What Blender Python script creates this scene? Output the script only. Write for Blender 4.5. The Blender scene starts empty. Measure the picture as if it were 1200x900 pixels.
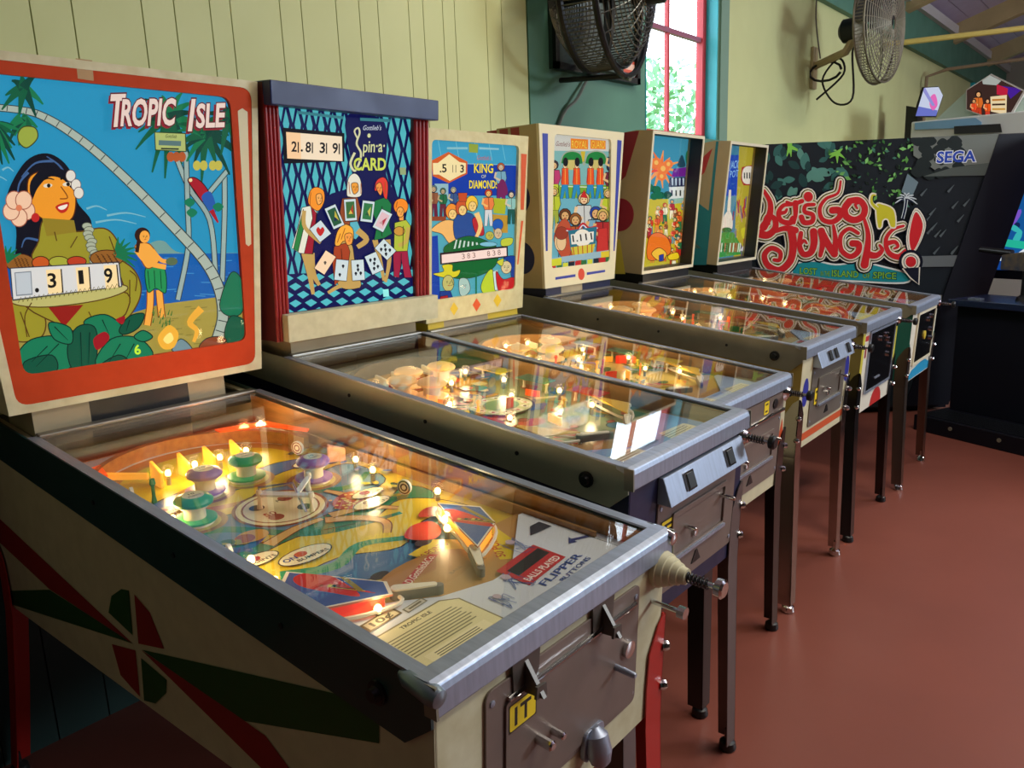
import bpy, math, random
from mathutils import Vector, Matrix
from mathutils.geometry import tessellate_polygon

random.seed(7)
scene = bpy.context.scene
COL = scene.collection

# ------------------------------------------------------------------ camera
FPX = 907.0
CAMZ = 1.42
_y = Vector((780, -223, FPX)).normalized()
_z = -Vector((160, 4250, FPX)).normalized()
_x = _y.cross(_z)                       # world axes written in camera axes (right, down, forward)
CAM = Vector((0, 0, CAMZ))


def ray(u, v):
    d = Vector((u - 600, v - 450, FPX))
    return Vector((_x.dot(d), _y.dot(d), _z.dot(d)))


def at(u, v, x=None, y=None, z=None):
    """photo pixel -> point on the plane x=, y= or z="""
    d = ray(u, v)
    if x is not None:
        t = (x - CAM.x) / d.x
    elif y is not None:
        t = (y - CAM.y) / d.y
    else:
        t = (z - CAM.z) / d.z
    return CAM + d * t


cd = bpy.data.cameras.new('camera')
cd.sensor_width = 36
cd.lens = FPX / 1200 * 36
cd.clip_start = .02
cam = bpy.data.objects.new('camera', cd)
COL.objects.link(cam)
right = Vector((_x.x, _y.x, _z.x))
up = -Vector((_x.y, _y.y, _z.y))
back = -Vector((_x.z, _y.z, _z.z))
cam.matrix_world = Matrix(((right.x, up.x, back.x, CAM.x), (right.y, up.y, back.y, CAM.y),
                           (right.z, up.z, back.z, CAM.z), (0, 0, 0, 1)))
scene.camera = cam
scene.view_settings.view_transform = 'Standard'
scene.view_settings.look = 'None'
scene.view_settings.gamma = 1
scene.view_settings.use_curve_mapping = False
scene.view_settings.exposure = 0.0

# ------------------------------------------------------------------ world and lights
w = bpy.data.worlds.new('sky')
scene.world = w
w.use_nodes = True
bg = w.node_tree.nodes['Background']
bg.inputs[0].default_value = (.78, .9, 1, 1)
bg.inputs[1].default_value = 7.0


def area(name, loc, target, sx, sy, power, col):
    l = bpy.data.lights.new(name, 'AREA')
    l.shape = 'RECTANGLE'
    l.size, l.size_y, l.energy, l.color = sx, sy, power, col
    o = bpy.data.objects.new(name, l)
    COL.objects.link(o)
    o.location = loc
    o.rotation_euler = (Vector(target) - Vector(loc)).to_track_quat('-Z', 'Y').to_euler()
    return o


WARM = (1, .93, .74)
area('added_lamp_light', (1.0, 2.6, 3.5), (1.0, 2.6, 0), .5, 2.2, 66, WARM)  # invented overhead lamps, out of view, for the general light
area('added_lamp_light', (1.0, 7.2, 3.5), (1.0, 7.2, 0), .5, 2.2, 74, WARM)
area('added_lamp_light', (-.6, 3.2, 3.55), (-1.0, 3.2, 0), .3, 1.6, 27, WARM)
area('added_uplight', (1.0, 2.6, 3.64), (1.0, 2.6, 6), .5, 2.2, 34, (.9, .95, 1))  # upward lights added to brighten the ceiling boards
area('added_uplight', (1.0, 7.2, 3.64), (1.0, 7.2, 6), .5, 2.2, 44, (.9, .95, 1))
# side daylight follows the leg shadows; its high unseen window is added
area('added_window_daylight', (5.35, 6.9, 2.85), (-1.2, 2.6, .6), 2.0, .85, 240, (.8, .91, 1))


# ------------------------------------------------------------------ materials
def lin(c):
    return tuple((v / 255 / 12.92) if v / 255 <= .04045 else ((v / 255 + .055) / 1.055) ** 2.4 for v in c[:3])


MATS = {}


def mat(name, col, rough=.5, metal=0., noise=0., nscale=8., bump=0., coat=0., spec=.5, stretch=(1, 1, 1), col2=None):
    if name in MATS:
        return MATS[name]
    m = bpy.data.materials.new(name)
    m.use_nodes = True
    nt = m.node_tree
    b = nt.nodes['Principled BSDF']
    c = lin(col) + (1,)
    b.inputs['Base Color'].default_value = c
    b.inputs['Roughness'].default_value = rough
    b.inputs['Metallic'].default_value = metal
    b.inputs['Coat Weight'].default_value = coat
    b.inputs['Specular IOR Level'].default_value = spec
    if noise or bump:
        tc = nt.nodes.new('ShaderNodeTexCoord')
        mp = nt.nodes.new('ShaderNodeMapping')
        mp.inputs['Scale'].default_value = stretch
        n = nt.nodes.new('ShaderNodeTexNoise')
        n.inputs['Scale'].default_value = nscale
        n.inputs['Detail'].default_value = 6
        nt.links.new(tc.outputs['Object'], mp.inputs[0])
        nt.links.new(mp.outputs[0], n.inputs['Vector'])
        if noise:
            r = nt.nodes.new('ShaderNodeValToRGB')
            r.color_ramp.elements[0].position = .3
            r.color_ramp.elements[1].position = .7
            d = lin(col2) if col2 else tuple(v * (1 - noise) for v in c[:3])
            r.color_ramp.elements[0].color = tuple(d) + (1,)
            r.color_ramp.elements[1].color = c
            nt.links.new(n.outputs['Fac'], r.inputs[0])
            nt.links.new(r.outputs[0], b.inputs['Base Color'])
            rr = nt.nodes.new('ShaderNodeMapRange')
            rr.inputs['To Min'].default_value = min(1, rough * 1.25)
            rr.inputs['To Max'].default_value = rough * .8
            nt.links.new(n.outputs['Fac'], rr.inputs['Value'])
            nt.links.new(rr.outputs[0], b.inputs['Roughness'])
        if bump:
            bp = nt.nodes.new('ShaderNodeBump')
            bp.inputs['Strength'].default_value = bump
            bp.inputs['Distance'].default_value = .01
            nt.links.new(n.outputs['Fac'], bp.inputs['Height'])
            nt.links.new(bp.outputs[0], b.inputs['Normal'])
    MATS[name] = m
    return m


def emit(name, col, strength):
    if name in MATS:
        return MATS[name]
    m = bpy.data.materials.new(name)
    m.use_nodes = True
    b = m.node_tree.nodes['Principled BSDF']
    c = lin(col) + (1,)
    b.inputs['Base Color'].default_value = c
    b.inputs['Emission Color'].default_value = c
    b.inputs['Emission Strength'].default_value = strength
    b.inputs['Roughness'].default_value = .3
    MATS[name] = m
    return m


def printmat(name, strength, rough=.35, coat=0.):
    """flat printed artwork: the ink colours are stored on the faces; strength > 0 = lit from behind by lamps"""
    m = bpy.data.materials.new(name)
    m.use_nodes = True
    nt = m.node_tree
    b = nt.nodes['Principled BSDF']
    a = nt.nodes.new('ShaderNodeAttribute')
    a.attribute_name = 'ink'
    b.inputs['Roughness'].default_value = rough
    b.inputs['Coat Weight'].default_value = coat
    if not strength:
        nt.links.new(a.outputs['Color'], b.inputs['Base Color'])
    else:
        vm = nt.nodes.new('ShaderNodeVectorMath')       # translucent ink on glass: little of the room light comes back
        vm.operation = 'SCALE'
        vm.inputs['Scale'].default_value = .22
        nt.links.new(a.outputs['Color'], vm.inputs[0])
        nt.links.new(vm.outputs[0], b.inputs['Base Color'])
        b.inputs['Specular IOR Level'].default_value = .1
        nt.links.new(a.outputs['Color'], b.inputs['Emission Color'])
        b.inputs['Emission Strength'].default_value = strength
    MATS[name] = m
    return m


def glassmat(name, tint=(1, 1, 1), ior=1.5):
    """clear pane: passes light straight through, reflects by Fresnel on both faces"""
    m = bpy.data.materials.new(name)
    m.use_nodes = True
    nt = m.node_tree
    nt.nodes.clear()
    out = nt.nodes.new('ShaderNodeOutputMaterial')
    mix = nt.nodes.new('ShaderNodeMixShader')
    tr = nt.nodes.new('ShaderNodeBsdfTransparent')
    gl = nt.nodes.new('ShaderNodeBsdfGlossy')
    gl.inputs['Roughness'].default_value = .015
    tr.inputs['Color'].default_value = tuple(tint) + (1,)
    fr = nt.nodes.new('ShaderNodeFresnel')
    geo = nt.nodes.new('ShaderNodeNewGeometry')
    mr = nt.nodes.new('ShaderNodeMapRange')
    mr.inputs['To Min'].default_value = ior
    mr.inputs['To Max'].default_value = 1 / ior
    nt.links.new(geo.outputs['Backfacing'], mr.inputs['Value'])
    nt.links.new(mr.outputs[0], fr.inputs['IOR'])
    nt.links.new(fr.outputs[0], mix.inputs[0])
    nt.links.new(tr.outputs[0], mix.inputs[1])
    nt.links.new(gl.outputs[0], mix.inputs[2])
    nt.links.new(mix.outputs[0], out.inputs[0])
    MATS[name] = m
    return m


LIT = printmat('backlit_print', .8, .5)
LITLOW = printmat('dim_backlit_print', .55, .4)
INK = printmat('ink_print', 0, .45)
INKGLOSS = printmat('varnished_print', 0, .25)
GLASS = glassmat('clear_glass', ior=1.4)
CREAM = mat('cream_paint', (212, 205, 170), .5, noise=.12, nscale=18)
CREAMOLD = mat('worn_cream_paint', (214, 210, 178), .55, noise=.5, nscale=24, col2=(196, 188, 150))
STEEL = mat('brushed_steel', (172, 182, 202), .42, .78, noise=.2, nscale=14, stretch=(1, 8, 1))  # blue tint in the base stands in for reflected daylight
STEELDARK = mat('dull_steel', (150, 146, 130), .4, .4, noise=.25, nscale=9)
CHROME = mat('chrome', (215, 215, 215), .12, 1.)
DOORGREY = mat('door_taupe', (132, 117, 109), .42, .3, noise=.15, nscale=10)
BLACK = mat('black_paint', (18, 18, 20), .4)
RUBBER = mat('black_rubber', (14, 14, 14), .6)
NAVY = mat('navy_paint', (24, 28, 66), .45, noise=.2, nscale=20)
BEIGE = mat('beige_paint', (178, 160, 120), .55, noise=.12, nscale=14)
WOOD = mat('varnished_wood', (168, 120, 62), .35, noise=.4, nscale=6, stretch=(1, 12, 12), coat=.3)
IVORY = mat('ivory_plastic', (232, 224, 196), .3)
WHITEP = mat('white_plastic', (225, 225, 220), .3)


# ------------------------------------------------------------------ mesh builder
class MB:
    def __init__(self):
        self.v, self.f = [], []

    def add(self, vs, fs):
        o = len(self.v)
        self.v += [Vector(p) for p in vs]
        self.f += [tuple(i + o for i in f) for f in fs]
        return self

    def box(self, a, b):
        (x0, y0, z0), (x1, y1, z1) = a, b
        x0, x1 = sorted((x0, x1)); y0, y1 = sorted((y0, y1)); z0, z1 = sorted((z0, z1))
        return self.hexa([(x0, y0, z0), (x1, y0, z0), (x1, y1, z0), (x0, y1, z0)],
                         [(x0, y0, z1), (x1, y0, z1), (x1, y1, z1), (x0, y1, z1)])

    def hexa(self, lo, hi):
        return self.add(list(lo) + list(hi), [(3, 2, 1, 0), (4, 5, 6, 7), (0, 1, 5, 4), (1, 2, 6, 5), (2, 3, 7, 6), (3, 0, 4, 7)])

    def prism(self, pts, off):
        """polygon (3-D points) swept by a vector"""
        n = len(pts)
        off = Vector(off)
        pts = [Vector(p) for p in pts]
        tri = tessellate_polygon([pts])
        vs = pts + [p + off for p in pts]
        fs = []
        nrm = Vector((0, 0, 0))
        for i in range(n):
            nrm += pts[i].cross(pts[(i + 1) % n])
        flip = nrm.dot(off) > 0
        for t in tri:
            a = (pts[t[1]] - pts[t[0]]).cross(pts[t[2]] - pts[t[0]])
            same = a.dot(nrm) > 0
            lo = t if (same != flip) else t[::-1]
            fs.append(tuple(lo)); fs.append(tuple(i + n for i in lo[::-1]))
        for i in range(n):
            j = (i + 1) % n
            q = (i, j, j + n, i + n)
            fs.append(q if flip else q[::-1])
        return self.add(vs, fs)

    def frame(self, p, q):
        a = (Vector(q) - Vector(p)).normalized()
        h = Vector((0, 0, 1)) if abs(a.z) < .9 else Vector((1, 0, 0))
        u = a.cross(h).normalized()
        return a, u, a.cross(u)

    def cyl(self, p, q, r0, r1=None, n=12, caps=True):
        r1 = r0 if r1 is None else r1
        return self.lathe(p, q, [(0, r0), (1, r1)], n, caps)

    def lathe(self, p, q, prof, n=16, caps=True):
        """profile of (fraction along p->q, radius)"""
        p, q = Vector(p), Vector(q)
        a, u, v = self.frame(p, q)
        vs, fs = [], []
        for t, r in prof:
            for k in range(n):
                th = 2 * math.pi * k / n
                vs.append(p.lerp(q, t) + (u * math.cos(th) + v * math.sin(th)) * r)
        for i in range(len(prof) - 1):
            for k in range(n):
                k2 = (k + 1) % n
                fs.append((i * n + k, i * n + k2, (i + 1) * n + k2, (i + 1) * n + k))
        if caps:
            fs.append(tuple(range(n))[::-1])
            fs.append(tuple(range((len(prof) - 1) * n, len(prof) * n)))
        return self.add(vs, fs)

    def tube(self, pts, r, n=8, closed=False):
        pts = [Vector(p) for p in pts]
        m = len(pts)
        vs, fs = [], []
        last = None
        for i, p in enumerate(pts):
            if closed:
                d = pts[(i + 1) % m] - pts[i - 1]
            else:
                d = pts[min(i + 1, m - 1)] - pts[max(i - 1, 0)]
            d.normalize()
            if last is None:
                h = Vector((0, 0, 1)) if abs(d.z) < .9 else Vector((1, 0, 0))
                u = d.cross(h).normalized()
            else:
                u = (last - d * last.dot(d)).normalized()
            last = u
            vv = d.cross(u)
            for k in range(n):
                th = 2 * math.pi * k / n
                vs.append(p + (u * math.cos(th) + vv * math.sin(th)) * r)
        for i in range(m if closed else m - 1):
            j = (i + 1) % m
            for k in range(n):
                k2 = (k + 1) % n
                fs.append((i * n + k, j * n + k, j * n + k2, i * n + k2))
        if not closed:
            fs.append(tuple(range(n)))
            fs.append(tuple(range((m - 1) * n, m * n))[::-1])
        return self.add(vs, fs)

    def sphere(self, c, r, n=10, squash=1.):
        prof = [(.5 - .5 * math.cos(math.pi * i / 8), max(1e-4, r * math.sin(math.pi * i / 8))) for i in range(9)]
        c = Vector(c)
        return self.lathe(c - Vector((0, 0, r * squash)), c + Vector((0, 0, r * squash)), prof, n, False)

    def build(self, name, material, parent=None, smooth=False, bevel=0., sharp=35):
        me = bpy.data.meshes.new(name)
        o = bpy.data.objects.new(name, me)
        off = Vector((0, 0, 0))
        if parent is not None:
            top = parent
            while top.parent:
                top = top.parent
            off = Vector(top.location)
        me.from_pydata([tuple(p - off) for p in self.v], [], self.f)
        me.validate()
        me.materials.append(material)
        COL.objects.link(o)
        if parent is not None:
            o.parent = parent
        if smooth:
            me.shade_smooth()
            me.set_sharp_from_angle(angle=math.radians(sharp))
        if bevel:
            b = o.modifiers.new('bevel', 'BEVEL')
            b.width = bevel
            b.segments = 2
            b.limit_method = 'ANGLE'
            b.angle_limit = math.radians(40)
        return o


def thing(name, label, cat, loc, group=None):
    o = bpy.data.objects.new(name, None)
    COL.objects.link(o)
    o.location = loc
    o.empty_display_size = .1
    return tag(o, label, cat, group)


def tag(o, label, cat, group=None):
    o['label'] = label
    o['category'] = cat
    if group:
        o['group'] = group
    return o


def struct(o):
    o['kind'] = 'structure'
    return o


# ------------------------------------------------------------------ flat print: coloured shapes on one plane
class Plane:
    def __init__(self, o, u, v):
        self.o = Vector(o)
        self.u = Vector(u).normalized()
        v = Vector(v)
        self.v = (v - self.u * v.dot(self.u)).normalized()
        self.n = self.u.cross(self.v)

    def px(self, a, b):
        d = ray(a, b)
        t = (self.o - CAM).dot(self.n) / d.dot(self.n)
        q = CAM + d * t - self.o
        return (q.dot(self.u), q.dot(self.v))

    def p3(self, a, b, h=0.):
        return self.o + self.u * a + self.v * b + self.n * h


_fonts = {}


def glyphs(s, bold=0.):
    key = (s, bold)
    if key not in _fonts:
        c = bpy.data.curves.new('lettering', 'FONT')
        c.body = s
        c.size = 1
        c.resolution_u = 3
        c.offset = bold
        o = bpy.data.objects.new('lettering', c)
        me = o.to_mesh()
        vs = [(p.co.x, p.co.y) for p in me.vertices]
        fs = [tuple(p.vertices) for p in me.polygons]
        o.to_mesh_clear()
        bpy.data.objects.remove(o)
        bpy.data.curves.remove(c)
        xs = [p[0] for p in vs] or [0]
        ys = [p[1] for p in vs] or [0]
        _fonts[key] = (vs, fs, min(xs), max(xs), max(ys))
    return _fonts[key]


def catmull(pts, k=5, closed=True):
    out = []
    n = len(pts)
    for i in range(n if closed else n - 1):
        if closed:
            a, b, c, d = pts[i - 1], pts[i], pts[(i + 1) % n], pts[(i + 2) % n]
        else:
            a, b, c, d = pts[max(i - 1, 0)], pts[i], pts[i + 1], pts[min(i + 2, n - 1)]
        for j in range(k):
            t = j / k
            out.append(tuple(.5 * ((2 * b[e]) + (-a[e] + c[e]) * t + (2 * a[e] - 5 * b[e] + 4 * c[e] - d[e]) * t * t
                                   + (-a[e] + 3 * b[e] - 3 * c[e] + d[e]) * t ** 3) for e in (0, 1)))
    if not closed:
        out.append(tuple(pts[-1]))
    return out


class Print:
    STEP = 3.5e-5

    def __init__(self, plane, ox=0., oy=0., s=None, clip=None):
        """s given: shapes are written in pixels of a photo crop (origin ox, oy, scale s); else in metres on the plane"""
        self.pl, self.ox, self.oy, self.s = plane, ox, oy, s
        self.v, self.f, self.c = [], [], []
        self.k = 1
        self.ol = None          # (colour, width) of an outline drawn round every filled shape
        self.clip = None
        if clip:
            self.clip = [self.conv(p) for p in clip]

    def crop(self, ox, oy, s):
        self.ox, self.oy, self.s = ox, oy, s
        return self

    def conv(self, p):
        if self.s:
            return self.pl.px(self.ox + p[0] / self.s, self.oy + p[1] / self.s)
        return p

    def tri2(self, pts, col):
        """pts already on the plane, convex"""
        if self.clip:
            pts = clip_convex(pts, self.clip)
            if len(pts) < 3:
                return
        o = len(self.v)
        area = sum(pts[i][0] * pts[(i + 1) % len(pts)][1] - pts[(i + 1) % len(pts)][0] * pts[i][1] for i in range(len(pts)))
        if abs(area) < 1e-10:
            return
        if area < 0:
            pts = pts[::-1]
        self.v += [self.pl.p3(a, b, self.k * self.STEP) for a, b in pts]
        self.f.append(tuple(range(o, o + len(pts))))
        self.c.append(col)

    def poly(self, pts, col, same=False):
        q = [self.conv(p) for p in pts]
        tr = tessellate_polygon([[Vector((a, b, 0)) for a, b in q]])
        c = lin(col)
        for t in tr:
            self.tri2([q[i] for i in t], c)
        if not same:
            self.k += 1
        if self.ol:
            o_, self.ol = self.ol, None
            self.stroke(list(pts) + [pts[0]], o_[1], o_[0])
            self.ol = o_
        return self

    def blob(self, pts, col, line=None, lw=1.5):
        q = catmull(pts)
        self.poly(q, col)
        if line:
            self.stroke(q + q[:1], lw, line)
        return self

    def ell(self, cx, cy, rx, ry, col, rot=0., n=20, line=None, lw=1.5):
        c, s = math.cos(rot), math.sin(rot)
        q = [(cx + rx * math.cos(t) * c - ry * math.sin(t) * s, cy + rx * math.cos(t) * s + ry * math.sin(t) * c)
             for t in (2 * math.pi * i / n for i in range(n))]
        if line:
            self.poly([(cx + (a - cx) * (1 + lw / rx), cy + (b - cy) * (1 + lw / ry)) for a, b in q], line)
        return self.poly(q, col)

    def stroke(self, pts, wd, col, curve=False):
        if curve:
            pts = catmull(pts, 5, False)
        c = lin(col)
        L, R = [], []
        for i, p in enumerate(pts):
            a, b = pts[max(i - 1, 0)], pts[min(i + 1, len(pts) - 1)]
            dx, dy = b[0] - a[0], b[1] - a[1]
            l = math.hypot(dx, dy) or 1
            ww = wd[0] + (wd[1] - wd[0]) * i / max(1, len(pts) - 1) if isinstance(wd, tuple) else wd
            L.append((p[0] - dy / l * ww / 2, p[1] + dx / l * ww / 2))
            R.append((p[0] + dy / l * ww / 2, p[1] - dx / l * ww / 2))
        for i in range(len(pts) - 1):
            self.tri2([self.conv(q) for q in (L[i], L[i + 1], R[i + 1], R[i])], c)
        self.k += 1
        return self

    def text(self, s, p0, p1, hgt, col, shear=0., bold=.0, line=None, lw=.03, ydown=True, arc=0.):
        """from baseline start p0 to end p1, cap height hgt"""
        for kind in ((line, bold + lw), (col, bold)):
            if kind[0] is None:
                continue
            vs, fs, x0, x1, y1 = glyphs(s, kind[1])
            bvs = glyphs(s, bold)
            x0, x1 = bvs[2], bvs[3]
            L = math.hypot(p1[0] - p0[0], p1[1] - p0[1])
            dx, dy = (p1[0] - p0[0]) / L, (p1[1] - p0[1]) / L
            sx = L / (x1 - x0)
            sy = hgt / .7
            ux, uy = (dy, -dx) if ydown else (-dy, dx)
            c = lin(kind[0])
            q = []
            for a, b in vs:
                X = (a - x0) * sx + b * sy * shear
                Y = b * sy + arc * math.sin(math.pi * max(0, min(1, X / L)))
                q.append(self.conv((p0[0] + dx * X + ux * Y, p0[1] + dy * X + uy * Y)))
            for f in fs:
                pts = [q[i] for i in f]
                if len(pts) > 4:
                    for t in tessellate_polygon([[Vector((a, b, 0)) for a, b in pts]]):
                        self.tri2([pts[i] for i in t], c)
                else:
                    for i in range(1, len(pts) - 1):
                        self.tri2([pts[0], pts[i], pts[i + 1]], c)
            self.k += 1
        return self

    def build(self, name, material, parent):
        off = Vector((0, 0, 0))
        top = parent
        while top.parent:
            top = top.parent
        off = Vector(top.location)
        me = bpy.data.meshes.new(name)
        me.from_pydata([tuple(p - off) for p in self.v], [], self.f)
        at_ = me.attributes.new('ink', 'FLOAT_COLOR', 'FACE')
        flat = []
        for c in self.c:
            flat += [c[0], c[1], c[2], 1.]
        at_.data.foreach_set('color', flat)
        me.materials.append(material)
        o = bpy.data.objects.new(name, me)
        COL.objects.link(o)
        o.parent = parent
        return o


def clip_convex(pts, clip):
    ar = sum(clip[i][0] * clip[(i + 1) % len(clip)][1] - clip[(i + 1) % len(clip)][0] * clip[i][1] for i in range(len(clip)))
    if ar < 0:
        clip = clip[::-1]
    out = list(pts)
    for i in range(len(clip)):
        a, b = clip[i], clip[(i + 1) % len(clip)]
        inp, out = out, []
        if not inp:
            break

        def side(p):
            return (b[0] - a[0]) * (p[1] - a[1]) - (b[1] - a[1]) * (p[0] - a[0])
        for j in range(len(inp)):
            p, q = inp[j], inp[(j + 1) % len(inp)]
            sp, sq = side(p), side(q)
            if sp >= 0:
                out.append(p)
            if (sp >= 0) != (sq >= 0):
                t = sp / (sp - sq)
                out.append((p[0] + (q[0] - p[0]) * t, p[1] + (q[1] - p[1]) * t))
    return out


def rrect(pts, r, k=5):
    """round the corners of a convex polygon"""
    out = []
    n = len(pts)
    for i in range(n):
        p = Vector(pts[i]); a = Vector(pts[i - 1]); b = Vector(pts[(i + 1) % n])
        da, db = (a - p).normalized(), (b - p).normalized()
        ang = da.angle(db)
        d = r / math.tan(ang / 2)
        s, e = p + da * d, p + db * d
        for j in range(k + 1):
            t = j / k
            q = s * (1 - t) ** 2 + p * 2 * t * (1 - t) + e * t * t
            out.append((q.x, q.y))
    return out


def ring(mb, pl, outer, inner, h0, h1):
    """flat frame between two convex outlines on a plane, from height h0 to h1"""
    cx = sum(p[0] for p in inner) / len(inner)
    cy = sum(p[1] for p in inner) / len(inner)

    def ang(p):
        return math.atan2(p[1] - cy, p[0] - cx)
    A = sorted(set([round(ang(p), 5) for p in outer] + [round(ang(p), 5) for p in inner]))

    def hit(poly, t):
        dx, dy = math.cos(t), math.sin(t)
        best = 0
        for i in range(len(poly)):
            a, b = poly[i], poly[(i + 1) % len(poly)]
            ex, ey = b[0] - a[0], b[1] - a[1]
            det = dx * -ey + ex * dy
            if abs(det) < 1e-12:
                continue
            ax, ay = a[0] - cx, a[1] - cy
            r = (ax * -ey + ex * ay) / det
            u = (dx * ay - dy * ax) / det
            if -1e-4 <= u <= 1 + 1e-4 and r > best:
                best = r
        return (cx + dx * best, cy + dy * best)
    O = [hit(outer, t) for t in A]
    I = [hit(inner, t) for t in A]
    n = len(A)
    vs = [pl.p3(*p, h1) for p in O] + [pl.p3(*p, h1) for p in I] + [pl.p3(*p, h0) for p in O] + [pl.p3(*p, h0) for p in I]
    fs = []
    for i in range(n):
        j = (i + 1) % n
        fs += [(i, j, n + j, n + i), (2 * n + j, 2 * n + i, 3 * n + i, 3 * n + j),
               (j, i, 2 * n + i, 2 * n + j), (n + i, n + j, 3 * n + j, 3 * n + i)]
    mb.add(vs, fs)
    return mb


def slab(mb, pl, pts, h0, h1):
    mb.prism([pl.p3(a, b, h0) for a, b in pts], pl.n * (h1 - h0))
    return mb


# ================================================================== the setting
XW = -2.32
WALLC = mat('pale_yellow_green_wall', (206, 209, 150), .6, noise=.06, nscale=3)
TEAL = mat('teal_wall', (84, 132, 112), .55, noise=.1, nscale=4)
TEALD = mat('dark_teal_boards', (40, 70, 66), .55, noise=.1, nscale=4)
FLOORM = mat('red_oxide_floor', (134, 76, 64), .36, noise=.16, nscale=1.6, bump=.03, spec=.4)
CEIL = mat('lilac_white_boards', (196, 184, 212), .6, noise=.1, nscale=5)
TAN = mat('tan_timber', (196, 172, 124), .6, noise=.15, nscale=6)
REDP = mat('red_window_paint', (190, 52, 62), .45)
CYAN = mat('cyan_paint', (40, 170, 186), .45, noise=.08, nscale=10)
GREYW = mat('grey_plaster', (170, 166, 150), .7)

struct(MB().box((-2.6, -3, -.1), (5.5, 15, 0)).build('floor', FLOORM))
WY0, WY1, WZ0, WZ1 = 3.95, 4.83, 1.86, 2.98
m = MB()
m.box((XW - .12, -3, 0), (XW, WY0, 3.4))
m.box((XW - .12, WY0, 0), (XW, WY1, WZ0))
m.box((XW - .12, WY0, WZ1), (XW, WY1, 3.4))
m.box((XW - .12, WY1, 0), (XW, 15, 3.4))
WALL = struct(m.build('wall_left', WALLC))
# teal painted section round the window, and the band under the eaves
tp = MB()
tp.box((XW, 2.925, 0), (XW + .008, WY0, 3.0))
tp.box((XW, WY0, 0), (XW + .008, WY1, WZ0))
tp.box((XW, WY1, 0), (XW + .008, 4.98, 3.0))
tp.box((XW, WY0, WZ1), (XW + .008, WY1, 3.0))
tp.build('teal_panel', TEAL, WALL)
MB().box((XW, 4.86, WZ0 - .1), (XW + .02, 4.975, 3.0)).build('window_casing', mat('grey_teal_trim', (120, 150, 132), .5), WALL)
MB().box((XW, -3, 3.0), (XW + .05, 15, 3.38)).build('eaves_band', TEAL, WALL)
# boards: measured joints, then the same rhythm towards the camera
js = [34, 83, 165, 203, 245, 269, 327, 352, 393, 420, 442, 478, 495, 518, 532, 569, 587, 616]
ys = [at(u, 0, x=XW + .014).y for u in js]
lead = []
yy = ys[0]
k = 0
while yy > -1.6:
    yy -= (.19, .1)[k % 2]
    k += 1
    lead.insert(0, yy)
ys = lead + ys
for a, b in zip(ys[:-1], ys[1:]):
    MB().box((XW, a + .0018, .96), (XW + .014, b - .0018, 3.0)).build('plank', WALLC, WALL)
yy = -1.6
while yy < 2.9:
    MB().box((XW, yy + .002, 0), (XW + .016, min(yy + .14, 2.92) - .002, .95)).build('wainscot_board', TEALD, WALL)
    yy += .14

# window
wn = bpy.data.objects.new('window_1', None)
COL.objects.link(wn)
wn.location = (XW - .09, 4.39, WZ0)
struct(wn)
xa = XW - .11
f = MB()
for y0, y1, z0, z1 in ((WY0, WY0 + .05, WZ0, WZ1), (WY1 - .05, WY1, WZ0, WZ1), (WY0, WY1, WZ0, WZ0 + .04), (WY0, WY1, WZ1 - .05, WZ1)):
    f.box((xa, y0, z0), (xa + .045, y1, z1))
f.build('frame', REDP, wn)
ymull = at(778, 130, x=xa).y
MB().box((xa + .008, ymull - .012, WZ0), (xa + .03, ymull + .012, WZ1)).build('mullion', REDP, wn)
zt = at(790, 40, x=xa).z
for z in (zt, zt + .56):
    if z < WZ1:
        MB().box((xa + .006, WY0, z - .014), (xa + .034, WY1, z + .014)).build('transom', mat('mauve_window_paint', (150, 84, 110), .5), wn)
for y0, y1 in ((WY0 + .05, ymull), (ymull, WY1 - .05)):
    for z0, z1 in ((WZ0 + .04, zt), (zt, min(zt + .56, WZ1))):
        MB().box((xa + .014, y0, z0), (xa + .018, y1, z1)).build('pane', GLASS, wn)
MB().box((XW - .11, WY1 - .006, WZ0), (XW + .012, WY1, WZ1)).build('jamb', CYAN, wn)
MB().box((XW - .11, WY0, WZ0), (XW + .012, WY0 + .006, WZ1)).build('jamb', CYAN, wn)
MB().box((XW - .06, WY0 - .04, WZ0 - .03), (XW + .05, WY1 + .04, WZ0)).build('window_sill', TEAL, wn)

# ceiling: boards on rafters, rising from the left wall to a ridge
SL = .32
zr0 = 3.40


def zc(x):
    return zr0 + SL * (x - XW) if x < 1.7 else zr0 + SL * (1.7 - XW) - SL * (x - 1.7)


m = MB()
m.hexa([(XW - .3, -3, zc(XW) - .096 + .12), (1.7, -3, zc(1.7) + .12), (1.7, 15, zc(1.7) + .12), (XW - .3, 15, zc(XW) - .096 + .12)],
       [(XW - .3, -3, zc(XW) + .1), (1.7, -3, zc(1.7) + .2), (1.7, 15, zc(1.7) + .2), (XW - .3, 15, zc(XW) + .1)])
m.hexa([(1.7, -3, zc(1.7) + .12), (5.6, -3, zc(5.6) + .12), (5.6, 15, zc(5.6) + .12), (1.7, 15, zc(1.7) + .12)],
       [(1.7, -3, zc(1.7) + .2), (5.6, -3, zc(5.6) + .2), (5.6, 15, zc(5.6) + .2), (1.7, 15, zc(1.7) + .2)])
CE = struct(m.build('ceiling', CEIL))
x = XW
while x < 1.6:
    x2 = min(x + .2, 1.7)
    MB().hexa([(x + .004, -3, zc(x) + .09), (x2 - .004, -3, zc(x2) + .09), (x2 - .004, 15, zc(x2) + .09), (x + .004, 15, zc(x) + .09)],
              [(x + .004, -3, zc(x) + .118), (x2 - .004, -3, zc(x2) + .118), (x2 - .004, 15, zc(x2) + .118), (x + .004, 15, zc(x) + .118)]
              ).build('ceiling_board', CEIL, CE)
    x = x2
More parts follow.
